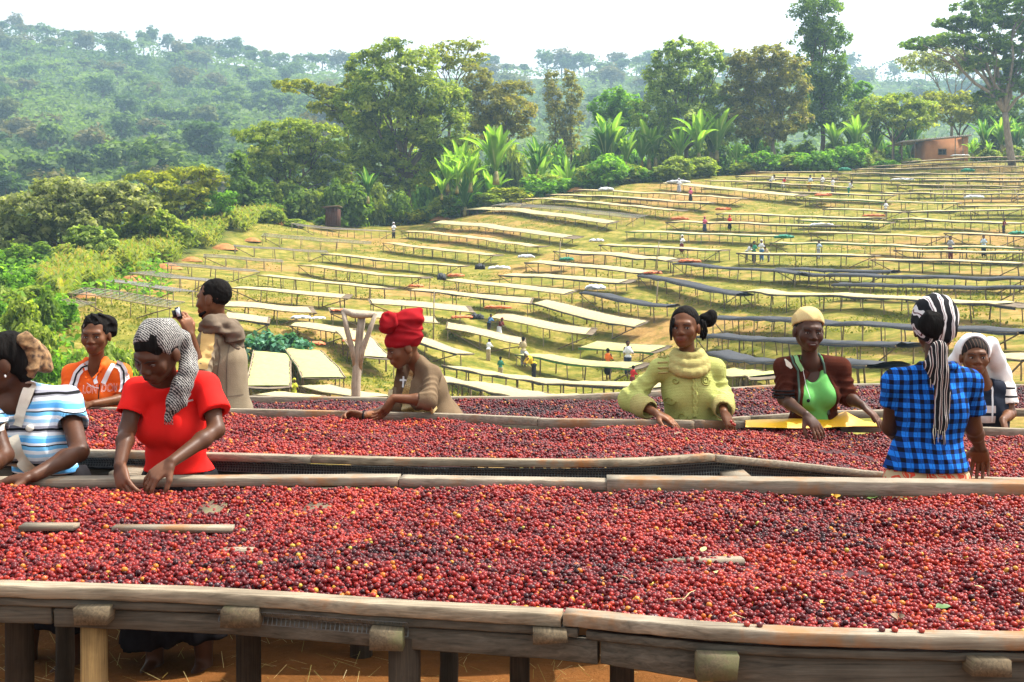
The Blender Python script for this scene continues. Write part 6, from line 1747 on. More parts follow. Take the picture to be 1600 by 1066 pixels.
def fn(S):
    torso_prims(S, J, .012, .95, .98)
    for q in 'RL':
        e = lerp(J['sh'+q], J['el'+q], .62) + (np.array((.012, 0, 0)) if q == 'L' else np.array((-.008, 0, 0)))
        cone(S, J['sh'+q] + np.array((0, 0, .004)), e, .048, .060 if q == 'L' else .056, .02)
        S.cap(lerp(J['sh'+q], J['el'+q], .56), lerp(J['sh'+q], J['el'+q], .8), .044, .044, .002, sub=True)
    nk = J['neck']*.8 + J['head']*.2
    S.ell(nk + TR[1]*.035 + np.array((-.005, 0, .012)), (.078, .085, .062), TR, .01, sub=True)
_, bv = cloth('t_shirt', RED, root, O, lo, hi, .0055, fn, .0065, 1, 2, freq=20)
RSEAM = fabric('red_seam', (.86,.20,.16))
drape([bv], [(239,582),(245,592),(256,598),(268,599),(276,596)], 4.5, .006, 'neckband', RSEAM, root, O)
drape([bv], [(286,614),(292,612),(296,616),(292,622),(287,628),(292,628),(299,626)], 4.5, .007, 'logo', WHITE, root, O, .0045)
skirt(root, O, J, -.02, .82, .14, .150, .24, seed=1)
# hair and scarf
def fn(S):
    S.ell(hp(0,-.016,.036), (.079,.099,.089), HR, .01); S.cut(hp(0,.068,.045), HR[1]*.85 - HR[2]*.52)
    S.ell(hp(0,.05,-.075), (.09,.10,.085), HR, .01, sub=True)
cloth('hair', M_HAIR, root, O, *bounds([J['head']], .17), .005, fn, .003, 2, 0, freq=60)
SCARF = speckle('black_white_scarf', (.012,.012,.013), (.36,.34,.31), 46, 4, .60)
def fn(S):
    S.ell(hp(0,-.022,.042), (.084,.102,.090), HR, .01)
    S.cut(hp(0,.052,.075), HR[1]*.80 - HR[2]*.34); S.cut(hp(0,-.01,-.03), HR[1]*.3 - HR[2]*.9)
    S.path([P(286,530,4.50), P(297,556,4.52), P(300,574,4.50)], [.032,.027,.025], .02)
    S.path([P(290,556,4.50), P(293,580,4.475), P(283,604,4.455), P(272,630,4.445), P(262,655,4.455)], [.025,.029,.034,.029,.012], .02)
    S.path([P(297,575,4.49), P(291,604,4.465), P(284,628,4.45)], [.024,.026,.022], .015)
cloth('headscarf', SCARF, root, O, *bounds([J['head'], P(262,660,4.46), P(300,560,4.5)], .13), .0055, fn, .0045, 4, 1, freq=44)
for i in range(6): MB().tube([P(258+i*2.2,652,4.45)-O, P(257+i*2.6,664,4.447)-O], [.0022,.0012], 4).build('fringe', SCARF, root)

# ================================================================== woman in the striped blue shirt, left edge
J = J_(pelvis=(78,770,4.76), chest=(62,680,4.66), neck=(38,612,4.60), head=(8,570,4.555), shR=(-22,636,4.52), shL=(104,626,4.68),
       elR=(6,712,4.44), wrR=(-40,742,4.25), elL=(124,706,4.46), wrL=(52,744,4.26), f=(-.30,-1,-.12), hf=(-.92,-.30,-.22), hu=(-.2,0,1))
root, O, hp, HR, TR = person('person in a blue, white and black striped shirt with a cream sling across the chest', J, SK_DARK, h=.0056, bust=1.05, wide=1.1, arm_s=1.12,
    hands={'R': ((-.6,-.3,-.2), (0,.1,-1), .4, -1), 'L': ((-.85,-.22,-.12), (.05,.0,-1), .35, 1)}, ground=-.02)
SB = stripes('striped_jersey', [(0,(.72,.74,.76)),(.10,(.16,.45,.72)),(.20,(.03,.03,.035)),(.235,(.66,.70,.74)),(.30,(.10,.36,.70)),(.42,(.24,.55,.78)),(.50,(.70,.72,.74)),(.60,(.25,.25,.28)),(.645,(.012,.012,.014)),(.72,(.28,.28,.33)),(.80,(.68,.71,.75)),(.90,(.34,.58,.78))], .135, amp=.03)
lo, hi = bounds([J['pelvis'], J['chest'], J['neck'], J['shR'], J['shL']], .27); lo[2] = 1.6 - (738-435)*4.72/1800
def fn(S):
    torso_prims(S, J, .013, 1.15, 1.12)
    for q in 'RL':
        cone(S, J['sh'+q], lerp(J['sh'+q], J['el'+q], .50), .056, .064, .02)
        S.cap(lerp(J['sh'+q], J['el'+q], .46), lerp(J['sh'+q], J['el'+q], .75), .053, .051, .002, sub=True)
    S.ell(J['neck'] + TR[1]*.05 + np.array((-.02, 0, .02)), (.085, .085, .10), TR, .01, sub=True)
_, bv = cloth('shirt', SB, root, O, lo, hi, .006, fn, .005, 2, 1, freq=20)
hemb = stripes('striped_cuff', [(0,(.75,.76,.78)),(.5,(.16,.16,.2)),(.6,(.7,.72,.76))], .04)
SL = fabric('cream_sling', (.80,.74,.62), (.66,.60,.48))
drape([bv, BODY], [(56,588),(50,610),(42,636),(34,664)], 4.6, .036, 'sling', SL, root, O, .007)
drape([bv, BODY], [(17,636),(22,650),(27,666)], 4.6, .034, 'sling', SL, root, O, .008)
drape([bv], [(30,678),(38,700),(50,718),(64,734)], 4.6, [.036,.046,.06,.052], 'sling', SL, root, O, .008)
kx = P(28,675,4.44); hit = bv.ray_cast(Vector((kx[0], 3, kx[2])), Vector((0,1,0)))[0]
if hit is not None: small_ell('sling_knot', SL, root, np.array(hit) - O + (0,-.008,0), (.017,.010,.014), np.eye(3))
MBp = MB(); MBp.tube([P(22,560,4.53)-O, P(40,582,4.50)-O, P(56,592,4.52)-O], [.02,.018,.017], 8)
skirt(root, O, J, -.02, .82, .20, .155, .24, seed=4)
def fn(S):
    S.ell(hp(0,-.022,.036), (.085,.102,.092), HR, .01); S.ell(hp(0,-.06,-.01), (.072,.06,.075), HR, .02)
    S.cut(hp(0,.06,.02), HR[1]*.9 - HR[2]*.35); S.ell(hp(0,.07,-.07), (.1,.11,.08), HR, .01, sub=True); S.ell(hp(-.085,.0,-.02), (.03,.035,.04), HR, .01, sub=True)
cloth('hair', M_HAIR, root, O, *bounds([J['head']], .19), .0055, fn, .004, 5, 0, freq=70)
WRAP = simple('brown_patterned_cloth', (.34,.20,.09), (.03,.015,.010), 46, .9, .4, .004, detail=3)
def fn(S):
    S.ell(P(58,556,4.60), (.040,.045,.044), None, .02); S.ell(P(71,568,4.60), (.026,.035,.036), None, .02); S.ell(P(54,543,4.60), (.034,.042,.028), None, .02)
    S.cap(P(40,532,4.54), P(52,580,4.54), .03, .022, .03)
cloth('hair_wrap', WRAP, root, O, *bounds([P(58,555,4.56)], .13), .005, fn, .010, 6, 1, freq=42, dirn=(1,1,1))
small_ell('earring', SILVER, root, hp(-.083,.0,-.045) - O, (.004,.004,.006), HR)

# ================================================================== person in the orange track jacket
J = J_(pelvis=(156,668,6.93), chest=(152,608,6.87), neck=(150,570,6.83), head=(150,524,6.77), shR=(114,583,6.84), shL=(189,583,6.84),
       elR=(108,622,6.78), wrR=(132,632,6.62), elL=(202,622,6.80), wrL=(146,631,6.585), f=(0,-1,-.1), hf=(.03,-1,-.13))
root, O, hp, HR, TR = person('person in an orange track jacket with white sleeve stripes, arms folded', J, SK_MID, h=.0066, bust=.5, wide=.98, arm_s=.95,
    hands={'R': ((-.35,-.4,-.25), (0,.1,-1), .5, -1), 'L': ((-.95,-.05,-.12), (0,.1,-1), .45, 1)}, ground=-.12, gaze=(0,-.2))
ORG = fabric('orange_tricot', (.86,.145,.020), (.74,.10,.012), 10, .6)
lo, hi = bounds([J['pelvis'], J['chest'], J['neck'], J['shR'], J['shL'], J['elR'], J['elL']], .14); lo[2] = .74
def fn(S):
    torso_prims(S, J, .018, .6, 1.0)
    for q in 'RL':
        S.cap(J['sh'+q], lerp(J['sh'+q], J['el'+q], .9), .050, .048, .02)
        cone(S, J['el'+q], lerp(J['el'+q], J['wr'+q], .22 if q == 'L' else .3), .048, .047, .02)
    S.path([J['neck']+np.array((-.055,.0,.03)), J['neck']+np.array((-.05,-.05,.0)), J['neck']+np.array((-.02,-.10,-.07))], [.016,.016,.014], .01)
    S.path([J['neck']+np.array((.055,.0,.03)), J['neck']+np.array((.05,-.05,.0)), J['neck']+np.array((.02,-.10,-.07))], [.016,.016,.014], .01)
    S.ell(J['neck'] + np.array((0,-.06,.0)), (.042,.06,.085), None, .008, sub=True)
_, bv = cloth('jacket', ORG, root, O, lo, hi, .0065, fn, .005, 3, 1, freq=20, wraps=[(J['shR'],J['elR'],4,.010),(J['shL'],J['elL'],4,.010),(J['chest'],J['pelvis'],4,.007)])
WT = fabric('white_trim', (.82,.80,.78), (.7,.69,.68)); BT = fabric('black_trim', (.015,.015,.018))
drape([bv], [(127,566),(133,578),(141,592),(145,601)], 6.7, .022, 'collar_lining', WT, root, O, .008)
drape([bv], [(171,561),(167,575),(160,590),(155,601)], 6.7, .026, 'collar_lining', WT, root, O, .009)
for side, pts in (('L', [(172,570),(180,573),(186,582),(188,600),(187,614)]), ('R', [(130,572),(120,577),(113,586),(109,600),(108,612)])):
    drape([bv], pts, 6.7, .044, 'sleeve_stripe', WT, root, O, .006); drape([bv], pts, 6.7, .010, 'sleeve_piping', BT, root, O, .009)
drape([bv], [(150,602),(150,634)], 6.7, .006, 'zip', BT, root, O, .006)
drape([bv], [(130,600),(140,606),(149,608)], 6.7, .004, 'seam', WT, root, O, .005)
drape_text(bv, 'LON', 125, 147, 616, 13, 6.7, WT, root, O); drape_text(bv, 'DON', 154, 177, 614, 13, 6.7, WT, root, O)
trousers(root, O, J, -.12)
def fn(S):
    S.ell(hp(0,-.018,.036), (.079,.097,.0875), HR, .01); S.cut(hp(0,.062,.07), HR[1]*.85 - HR[2]*.5); S.ell(hp(0,.06,-.06), (.072,.10,.105), HR, .01, sub=True)
    S.ell(hp(-.055,-.045,.075), (.05,.045,.04), HR, .02); S.ell(hp(-.078,-.045,.03), (.03,.035,.05), HR, .02); S.ell(hp(.0,.0,.105), (.05,.05,.024), HR, .02)
cloth('hair', M_HAIR, root, O, *bounds([J['head']], .18), .006, fn, .007, 7, 0, freq=60, dirn=(1,1,1))

# ================================================================== man in the tan hooded jacket
J = J_(pelvis=(352,645,6.82), chest=(348,565,6.80), neck=(341,512,6.78), head=(334,468,6.75), shR=(360,526,6.93), shL=(328,530,6.66),
       elR=(368,585,6.98), wrR=(350,610,6.85), elL=(313,580,6.58), wrL=(298,523,6.52), f=(-.85,.45,0), hf=(-.92,.22,-.10))
root, O, hp, HR, TR = person('person with cropped hair in a tan hooded jacket holding up a camera', J, SK_MID, h=.0066, wide=1.12, arm_s=1.08, head_s=1.02,
    hands={'R': ((-.6,-.2,-.6), (0,0,-1), .6, -1), 'L': ((-.30,-.10,.9), (-.75,.55,.1), .95, -1)}, ground=-.2)
TAN = fabric('tan_fleece', (.27,.215,.145), (.20,.155,.10), 8, .95, 150, .5); YEL = fabric('sand_yellow_panel', (.72,.50,.20), (.62,.41,.15)); HOODM = fabric('grey_brown_hood', (.165,.125,.09), (.10,.075,.052))
lo, hi = bounds([J['pelvis'], J['chest'], J['neck'], J['shR'], J['shL'], J['elR'], J['elL']], .2); lo[2] = .68
def fn(S):
    torso_prims(S, J, .026, 0, 1.1)
    S.cap(J['pelvis'] + (0,0,-.16), J['chest'], .145, .145, .03)
    for q in 'RL':
        S.cap(J['sh'+q], J['el'+q], .060, .056, .012); cone(S, J['el'+q], lerp(J['el'+q], J['wr'+q], .26), .056, .056, .02)
    S.ell(J['neck'] + TR[1]*.05 + (0,0,.06), (.06,.08,.07), TR, .01, sub=True)
_, bv = cloth('jacket', TAN, root, O, lo, hi, .007, fn, .008, 8, 1, freq=17, dirn=(1,1,.12), wraps=[(J['shL'],J['elL'],4,.010),(J['shR'],J['elR'],4,.008)])
for pts in ([(352,540),(350,580),(350,630)], [(338,530),(340,560),(334,600),(333,634)], [(336,620),(352,622),(372,620)]): drape([bv], pts, 6.6, .006, 'seam', HOODM, root, O, .004)
drape([bv], [(320,508),(324,516),(325,540),(323,575)], 6.6, [.04,.075,.075,.055], 'sleeve_panel', YEL, root, O, .006)
def fn(S):
    b = J['neck']
    S.path([P(318,512,6.66), P(330,504,6.62), P(346,505,6.68), P(362,512,6.82), P(358,508,6.92)], [.03,.036,.042,.046,.04], .03)
    S.path([P(345,508,6.68), P(362,522,6.72), P(374,536,6.80)], [.042,.05,.035], .03); S.ell(P(366,525,6.80), (.05,.08,.06), None, .03)
    S.path([P(322,520,6.62), P(338,512,6.60), P(352,520,6.66), P(370,545,6.74)], [.014,.02,.02,.016], .012)
cloth('hood', HOODM, root, O, *bounds([P(318,512,6.6), P(374,540,6.95)], .10), .006, fn, .008, 9, 1, freq=34, dirn=(.35,.35,1.5))
trousers(root, O, J, -.2)
def fn(S):
    S.ell(hp(0,-.018,.036), (.0775,.0965,.0865), HR, .01); S.cut(hp(0,.066,.05), HR[1]*.86 - HR[2]*.5); S.ell(hp(0,.065,-.075), (.10,.12,.095), HR, .012, sub=True); S.cut(hp(0,-.05,-.058), -HR[2])
    for q in (-1, 1): S.ell(hp(.08*q,0,-.012), (.02,.03,.04), HR, .006, sub=True)
cloth('hair', M_HAIR, root, O, *bounds([J['head']], .16), .0055, fn, .002, 9, 0, freq=90, dirn=(1,1,1))
def fn(S):
    S.path([hp(0,.088,-.066), hp(-.03,.075,-.082), hp(-.05,.03,-.065)], [.010,.012,.008], .01); S.ell(hp(0,.072,-.098), (.02,.014,.016), HR, .01)
cloth('beard', M_HAIR, root, O, *bounds([hp(0,.08,-.07)], .1), .005, fn, .001, 9, 0)
# camera in his hand
M_CAM = simple('black_plastic', (.03,.03,.032), (.02,.02,.022), 20, .4, .1); M_CAMS = simple('camera_screen', (.50,.55,.58), (.4,.45,.5), 8, .15, 0, spec=.6)
c0 = P(279, 489, 6.47); cm = empty('camera', c0); tag(cm, 'small black compact camera held up in the hand of the person in the tan hood', 'camera')
Rc = np.array(Matrix.Rotation(.30, 3, 'Z') @ Matrix.Rotation(-.25, 3, 'Y'))
MB().box((0,0,0), (.028,.10,.064), Rc).build('camera_body', M_CAM, cm); MB().box(Rc @ np.array((-.003,-.0515,.004)), (.020,.003,.044), Rc).build('screen', M_CAMS, cm)
MB().tube([Rc @ np.array((-.012,.01,0)), Rc @ np.array((-.034,.01,0))], [.022,.02], 14).build('lens', M_CAM, cm, True)

# ================================================================== woman in the red headwrap
J = J_(pelvis=(680,668,6.66), chest=(668,610,6.62), neck=(652,568,6.59), head=(630,544,6.52), shR=(640,582,6.76), shL=(676,584,6.50),
       elR=(612,640,6.62), wrR=(568,650,6.32), elL=(668,626,6.36), wrL=(614,622,6.30), f=(-.85,-.45,-.1), hf=(-.86,-.38,-.30), hu=(-.25,-.05,1))
root, O, hp, HR, TR = person('person in a big red headwrap and brown cardigan with gold edging, picking cherries in profile', J, SK_MID, h=.0061, bust=.7, wide=.95, head_s=.95,
    hands={'R': ((-.85,-.2,.12), (.2,-.5,-.5), 1.15, -1), 'L': ((-.45,-.15,-.75), (-.5,.35,.2), .6, 1)}, ground=-.12, gaze=(0,-1))
CARD = fabric('brown_cardigan', (.185,.128,.076), (.125,.085,.05), 12, .95, 150, .5); GOLD = simple('gold_sequins', (.60,.44,.15), (.16,.09,.03), 150, .35, .8, .003, spec=.7); BTOP = fabric('dark_brown_top', (.13,.075,.04), (.10,.055,.03))
lo, hi = bounds([J['pelvis'], J['chest'], J['neck'], J['shR'], J['shL'], J['elL'], J['elR']], .2); lo[2] = .72
def fn(S):
    torso_prims(S, J, .016, .75, .98); S.ell(J['pelvis'] + (.02,0,.02), (.19,.15,.15), frame(J['f']), .05)
    for q in 'RL':
        S.cap(J['sh'+q], J['el'+q], .048, .048, .014); cone(S, J['el'+q], lerp(J['el'+q], J['wr'+q], .30 if q == 'L' else .05), .048, .043, .02)
    S.ell(J['neck'] + TR[1]*.08 + (0,0,-.01), (.05,.07,.10), TR, .01, sub=True)
_, bv = cloth('cardigan', CARD, root, O, lo, hi, .0058, fn, .007, 10, 1, freq=20, wraps=[(J['shR'],J['elR'],4,.007),(J['shL'],J['elL'],5,.009),(J['elL'],J['wrL'],4,.006)])
def fn(S):
    torso_prims(S, J, .008, .76, .9); S.cut(J['neck'] + TR[1]*.05 - (0,0,.045), TR[1]*.5 + (0,0,1))
    for c in ('R', 'L'): S.cap(J['sh'+c], J['sh'+c], .10, .10, .01, sub=True)
    S.ell(J['chest'] + TR[1]*.05, (.07,.10,.3), TR, .01) if False else None
_, bv2 = cloth('top', BTOP, root, O, lo, hi, .0065, fn, 0, 0, 1)
drape([bv, bv2], [(622,578),(618,600),(616,630),(620,650)], 6.5, .05, 'open_front', BTOP, root, O, .004)
drape([bv, bv2], [(612,572),(606,600),(606,640)], 6.5, .026, 'gold_edging', GOLD, root, O, .007)
drape([bv, bv2], [(646,572),(640,598),(634,628),(640,648)], 6.5, [.03,.05,.075,.09], 'gold_edging', GOLD, root, O, .007)
drape([bv, bv2], [(634,646),(652,644),(668,640),(682,634)], 6.5, [.05,.06,.06,.03], 'gold_edging', GOLD, root, O, .008)
drape([bv, bv2], [(626,592),(626,609)], 6.5, .011, 'cross_pendant', SILVER, root, O, .011); drape([bv, bv2], [(620,598),(632,598)], 6.5, .010, 'cross_pendant', SILVER, root, O, .012)
skirt(root, O, J, -.12, .80, .3, .16, .24, seed=6)
RW = fabric('dark_red_wrap', (.30,.008,.012), (.19,.005,.008), 14, .85)
def fn(S):
    S.ell(hp(0,-.025,.055), (.092,.112,.075), HR, .02); S.cut(hp(0,.07,.022), HR[1]*.32 - HR[2]*.95)
    S.ell(P(632,505,6.54), (.092,.09,.052), None, .05); S.ell(P(640,497,6.55), (.085,.09,.045), None, .04)
    S.cap(P(640,500,6.55), P(656,486,6.56), .045, .012, .04); S.cap(P(615,492,6.50), P(655,500,6.50), .02, .02, .02)
cloth('headwrap', RW, root, O, *bounds([J['head'], P(632,500,6.54), P(658,484,6.55)], .15), .0055, fn, .006, 11, 1, freq=38, dirn=(.4,.6,1.3))
def fn(S): S.ell(P(608,502,6.46), (.052,.05,.052), None, .02); S.ell(P(603,510,6.45), (.036,.04,.04), None, .02)
cloth('headwrap_knot', RW, root, O, *bounds([P(607,503,6.46)], .10), .005, fn, .008, 12, 1, freq=48, dirn=(1,1,1))
MB().tube([J['wrR']+np.array((0,.026*math.cos(a),.026*math.sin(a)))-O for a in np.linspace(0, 2*PI, 12)], .006, 6).build('bracelet', BLACKF, root, True)

# ================================================================== woman in the lime sweater
J = J_(pelvis=(1082,668,6.46), chest=(1076,606,6.43), neck=(1074,560,6.42), head=(1070,512,6.385), shR=(1029,577,6.41), shL=(1116,576,6.44),
       elR=(985,624,6.42), wrR=(1024,645,6.20), elL=(1128,622,6.42), wrL=(1131,644,6.20), f=(0,-1,-.02), hf=(-.40,-1,-.03))
root, O, hp, HR, TR = person('person in a chunky lime-yellow cowl-neck sweater with tied-back braids, looking aside', J, SK_MID, h=.0061, bust=.8, wide=1.0, head_s=1.0,
    hands={'R': ((.72,-.25,-.32), (0,.1,-1), .45, -1), 'L': ((.25,-.25,-.55), (-.5,.6,-.1), 1.0, 1)}, ground=-.12, gaze=(-.7,0))
def knit(name, c1, c2, sc=95):
    m, n, l, b = newmat(name); v = texco(n, l); w = n.new('ShaderNodeTexWave'); w.bands_direction = 'Z'; w.inputs['Scale'].default_value = sc/2.4; w.inputs['Distortion'].default_value = 5; w.inputs['Detail'].default_value = 2; w.inputs['Detail Scale'].default_value = 6
    l.new(v, w.inputs['Vector']); t = noise_node(n, l, v, 9, 4); r = ramp(n, [(.3,c2),(.7,c1)]); l.new(t.outputs['Fac'], r.inputs[0])
    d = ramp(n, [(0,(.72,.72,.66)),(.5,(1,1,1))]); l.new(w.outputs['Fac'], d.inputs[0]); l.new(mix(n, l, .7, r.outputs[0], d.outputs[0], 'MULTIPLY'), b.inputs['Base Color'])
    b.inputs['Roughness'].default_value = .95; b.inputs['Specular IOR Level'].default_value = .05; bump(n, l, w.outputs['Fac'], b, .5, .006); return m
LIME = knit('lime_knit', (.50,.52,.17), (.40,.42,.125)); LIME2 = knit('lime_knit_trim', (.50,.44,.17), (.38,.33,.12))
lo, hi = bounds([J['pelvis'], J['chest'], J['neck'], J['shR'], J['shL'], J['elR'], J['elL'], J['wrR'], J['wrL']], .14); lo[2] = .74; hi[2] = J['neck'][2] + .12
def fn(S):
    torso_prims(S, J, .022, .8, 1.0); S.cap(J['pelvis'] + (0,0,-.1), J['chest'], .135, .135, .03)
    for q in 'RL':
        S.cap(J['sh'+q], J['el'+q], .047, .058, .02); cone(S, J['el'+q], lerp(J['el'+q], J['wr'+q], .62 if q == 'R' else .72), .066, .056, .02)
    S.ell(J['neck'] + (0,-.02,.055), (.066,.072,.06), None, .01, sub=True)
_, bv = cloth('sweater', LIME, root, O, lo, hi, .006, fn, .006, 13, 1, freq=15, wraps=[(J['shR'],J['elR'],4,.008),(J['shL'],J['elL'],4,.008),(J['elR'],J['wrR'],4,.008),(J['elL'],J['wrL'],4,.008)])
def fn(S):
    for k, (dz, r, rr) in enumerate(((.030,.070,.024),(.000,.088,.026),(-.030,.096,.026))):
        ring = [J['neck'] + np.array((r*math.cos(a), -.012 + r*.95*math.sin(a) - .012*k, dz - .028*max(0, -math.sin(a))*(.6+k*.5))) for a in np.linspace(0, 2*PI, 17)]
        S.path(ring, rr, .012)
cloth('cowl_neck', LIME2, root, O, *bounds([J['neck']], .17), .0055, fn, .002, 14, 1, freq=60)
for q, t0 in (('R', .60), ('L', .70)):
    a, b = lerp(J['el'+q], J['wr'+q], t0-.16), lerp(J['el'+q], J['wr'+q], t0+.04)
    cloth('cuff', LIME2, root, O, *bounds([a, b], .10), .0055, lambda S: (S.cap(a, b, .062, .060, .01), S.cap(b, lerp(a, b, 2.0), .044, .044, .004, sub=True)), .004, 15, 1, freq=40)
DEC = knit('olive_yarn', (.36,.36,.10), (.26,.26,.07))
def swirl(cx, cy, r, turns=2.2):
    return [(cx + (r*(1 - .75*t))*math.cos(t*turns*2*PI), cy + (r*(1 - .75*t))*math.sin(t*turns*2*PI)) for t in np.linspace(0, 1, 22)]
for cx, cy, r, t in ((1103,595,8,1.9),(1106,561,7,1.7),(1048,627,8.5,1.0),(1067,651,8,1.0),(1040,556,6,1.2),(1056,596,5,1.0)):
    drape([bv], swirl(cx, cy, r, t), 6.3, .008, 'applique', DEC, root, O, .002, sub=3, thick=.0042)
for k, (pts) in enumerate(([(1086,580),(1082,592),(1087,604),(1083,616),(1088,628),(1084,640),(1088,652)], [(1082,580),(1087,592),(1082,604),(1088,616),(1083,628),(1088,640),(1084,652)])):
    drape([bv], pts, 6.3, .012, 'cable_stitch', LIME, root, O, .003, thick=.009)
for y in (552,560,568,576,584): drape([bv], [(1030,y),(1046,y-1)], 6.3, .007, 'rib_stitch', LIME2, root, O, .002, thick=.006)
for x, y in ((1048,550),(1049,559),(1049,573),(1048,581)): 
    q = P(x, y, 6.3); ht = bv.ray_cast(Vector((q[0], 4.5, q[2])), Vector((0,1,0)))[0]
    if ht is not None: small_ell('button', DEC, root, np.array(ht) - O, (.006,.005,.006), np.eye(3))
skirt(root, O, J, -.12, .76, .3, .155, .24, seed=8)
def fn(S):
    S.ell(hp(0,-.016,.035), (.0785,.0965,.0878), HR, .01); S.cut(hp(0,.050,.070), HR[1]*.82 - HR[2]*.57); S.ell(hp(0,.06,-.06), (.076,.11,.10), HR, .01, sub=True)
    S.ell(P(1105,500,6.46), (.052,.05,.042), None, .02); S.ell(P(1112,492,6.45), (.03,.03,.03), None, .02)
cloth('hair', M_HAIR, root, O, *bounds([J['head'], P(1108,498,6.46)], .15), .0055, fn, .0015, 16, 1, freq=60, dirn=(1,1,1))
for pts in ([(1096,500),(1100,515),(1098,532)], [(1100,502),(1104,518),(1101,530)], [(1092,505),(1096,520),(1095,528)], [(1050,500),(1048,516),(1049,532)], [(1052,497),(1051,512)]):
    MB().tube([P(x, y, 6.37 if x > 1080 else 6.32)-O for x, y in pts], [.010,.009,.006], 7).build('braid', M_HAIR, root, True)
for dx, dz in ((.0,.0),(.012,-.006),(-.008,.012)):
    o = link('cherry', cm_me[3], None, J['wrL'] + np.array((.035+dx, -.06, -.055+dz))); o.scale = (.0075,)*3
    tag(o, 'bright red cherry held in the fingers of the person in the lime sweater', 'coffee cherry', 'cherries held in the hand')

# ================================================================== woman in green top and brown cardigan
J = J_(pelvis=(1272,672,6.50), chest=(1270,608,6.46), neck=(1266,563,6.43), head=(1263,518,6.38), shR=(1224,574,6.44), shL=(1312,574,6.46),
       elR=(1224,624,6.38), wrR=(1259,648,6.13), elL=(1326,622,6.42), wrL=(1348,634,6.22), f=(.02,-1,-.05), hf=(.04,-1,-.10), hu=(.04,0,1))
root, O, hp, HR, TR = person('person smiling in a pale cap, bright green top and open brown cardigan', J, SK_VDARK, h=.0061, bust=.85, wide=.98,
    hands={'R': ((.38,-.30,-.50), (-.1,.5,-.6), .55, -1), 'L': ((.45,-.25,-.42), (-.1,.1,-1), .35, 1)}, ground=-.12)
GRN = fabric('green_jersey', (.17,.50,.13), (.11,.38,.09), 8, .75); BRN = knit('brown_knit', (.092,.024,.013), (.050,.013,.008), 100)
lo, hi = bounds([J['pelvis'], J['chest'], J['neck'], J['shR'], J['shL'], J['elR'], J['elL']], .16); lo[2] = .76
def fn(S):
    torso_prims(S, J, .009, .88, .97)
    for c in 'RL': S.cap(J['sh'+c], J['sh'+c] + (0,0,.0), .085, None, .01, sub=True)
    S.ell(J['neck'] + (0,-.05,.0), (.060,.10,.118), None, .01, sub=True)
_, bvg = cloth('green_top', GRN, root, O, lo, hi, .0055, fn, .004, 17, 1, freq=30)
def fn(S):
    torso_prims(S, J, .016, .85, 1.0)
    for q in 'RL':
        S.cap(J['sh'+q], J['el'+q], .048, .047, .018) if q == 'L' else cone(S, J['sh'+q], lerp(J['sh'+q], J['el'+q], .93), .048, .050, .018)
        if q == 'L': cone(S, J['el'+q], lerp(J['el'+q], J['wr'+q], .15), .047, .046, .02)
    S.cap(J['neck'] + (0,-.02,.06), J['neck'] + (0,-.10,-.06), .066, .062, .01, sub=True)
    S.ell(J['chest'] + (.004,-.14,-.03), (.088,.14,.17), None, .012, sub=True); S.cap(J['pelvis'] + (.004,-.15,-.2), J['chest'] + (.004,-.15,-.05), .088, .095, .012, sub=True)
_, bv = cloth('cardigan', BRN, root, O, lo, hi, .006, fn, .005, 18, 1, freq=20, wraps=[(J['shR'],J['elR'],4,.010),(J['shL'],J['elL'],4,.010)])
PIP = fabric('grey_green_piping', (.10,.16,.12), (.06,.10,.08))
for pts in ([(1246,547),(1241,556),(1242,568),(1249,580),(1250,596),(1248,620),(1246,648)], [(1281,547),(1287,556),(1290,570),(1292,586),(1297,606),(1298,628),(1297,650)]): drape([bv], pts, 6.35, .016, 'cardigan_piping', PIP, root, O, .002, thick=.0065)
GR2 = fabric('light_green_strap', (.30,.58,.26), (.22,.46,.18))
for pts in ([(1247,552),(1248,566),(1256,580)], [(1278,550),(1280,566),(1276,580)]): drape([bv, bvg], pts, 6.35, .022, 'halter_strap', GR2, root, O, .006)
drape([bvg], [(1254,579),(1264,581),(1276,579)], 6.35, .010, 'gathered_neckline', GR2, root, O, .005)
for x in (1261,1265,1268,1271): drape([bvg], [(x,582),(x+.8,597)], 6.35, .0035, 'gather_shade_line', fabric('green_fold_shade', (.06,.25,.06)), root, O, .004)  # darker green strips paint the shade in the creases of the gathers
drape([bvg, bv], [(1256,575),(1259,595),(1262,612),(1264,622)], 6.35, .003, 'necklace', SILVER, root, O, .006)
q = P(1265,627,6.3); ht = bvg.ray_cast(Vector((q[0], 4.5, q[2])), Vector((0,1,0)))[0]
if ht is not None: small_ell('pendant', BLACKF, root, np.array(ht) - O, (.010,.006,.010), np.eye(3))
drape([bv], [(1230,562),(1234,570),(1239,576)], 6.35, [.006,.03,.012], 'torn_patch', CREAM, root, O, .005)
for t in (.72,.82,.92):
    c_ = lerp(J['shR'], J['elR'], t); MB().tube([c_ + np.array((.059*math.cos(a), .059*math.sin(a), 0)) - O for a in np.linspace(0, 2*PI, 18)], .005, 5).build('sleeve_rib', BLACKF, root, True)
skirt(root, O, J, -.12, .76, .3, .15, .24, seed=9)
CAP = knit('cream_cap', (.72,.55,.26), (.58,.42,.18), 150)
def fn(S):
    S.ell(hp(0,-.02,.050), (.086,.100,.088), HR, .01); S.cut(hp(0,.05,.060), HR[1]*.38 - HR[2]*.92)
cloth('cap', CAP, root, O, *bounds([hp(0,0,.05)], .16), .0055, fn, .003, 19, 1, freq=40)
def fn(S):
    S.ell(hp(0,-.018,.034), (.077,.096,.085), HR, .01); S.cut(hp(0,.06,.05), HR[1]*.85 - HR[2]*.5); S.ell(hp(0,.06,-.07), (.09,.12,.09), HR, .01, sub=True)
cloth('hair', M_HAIR, root, O, *bounds([J['head']], .15), .006, fn, .001, 19, 0)
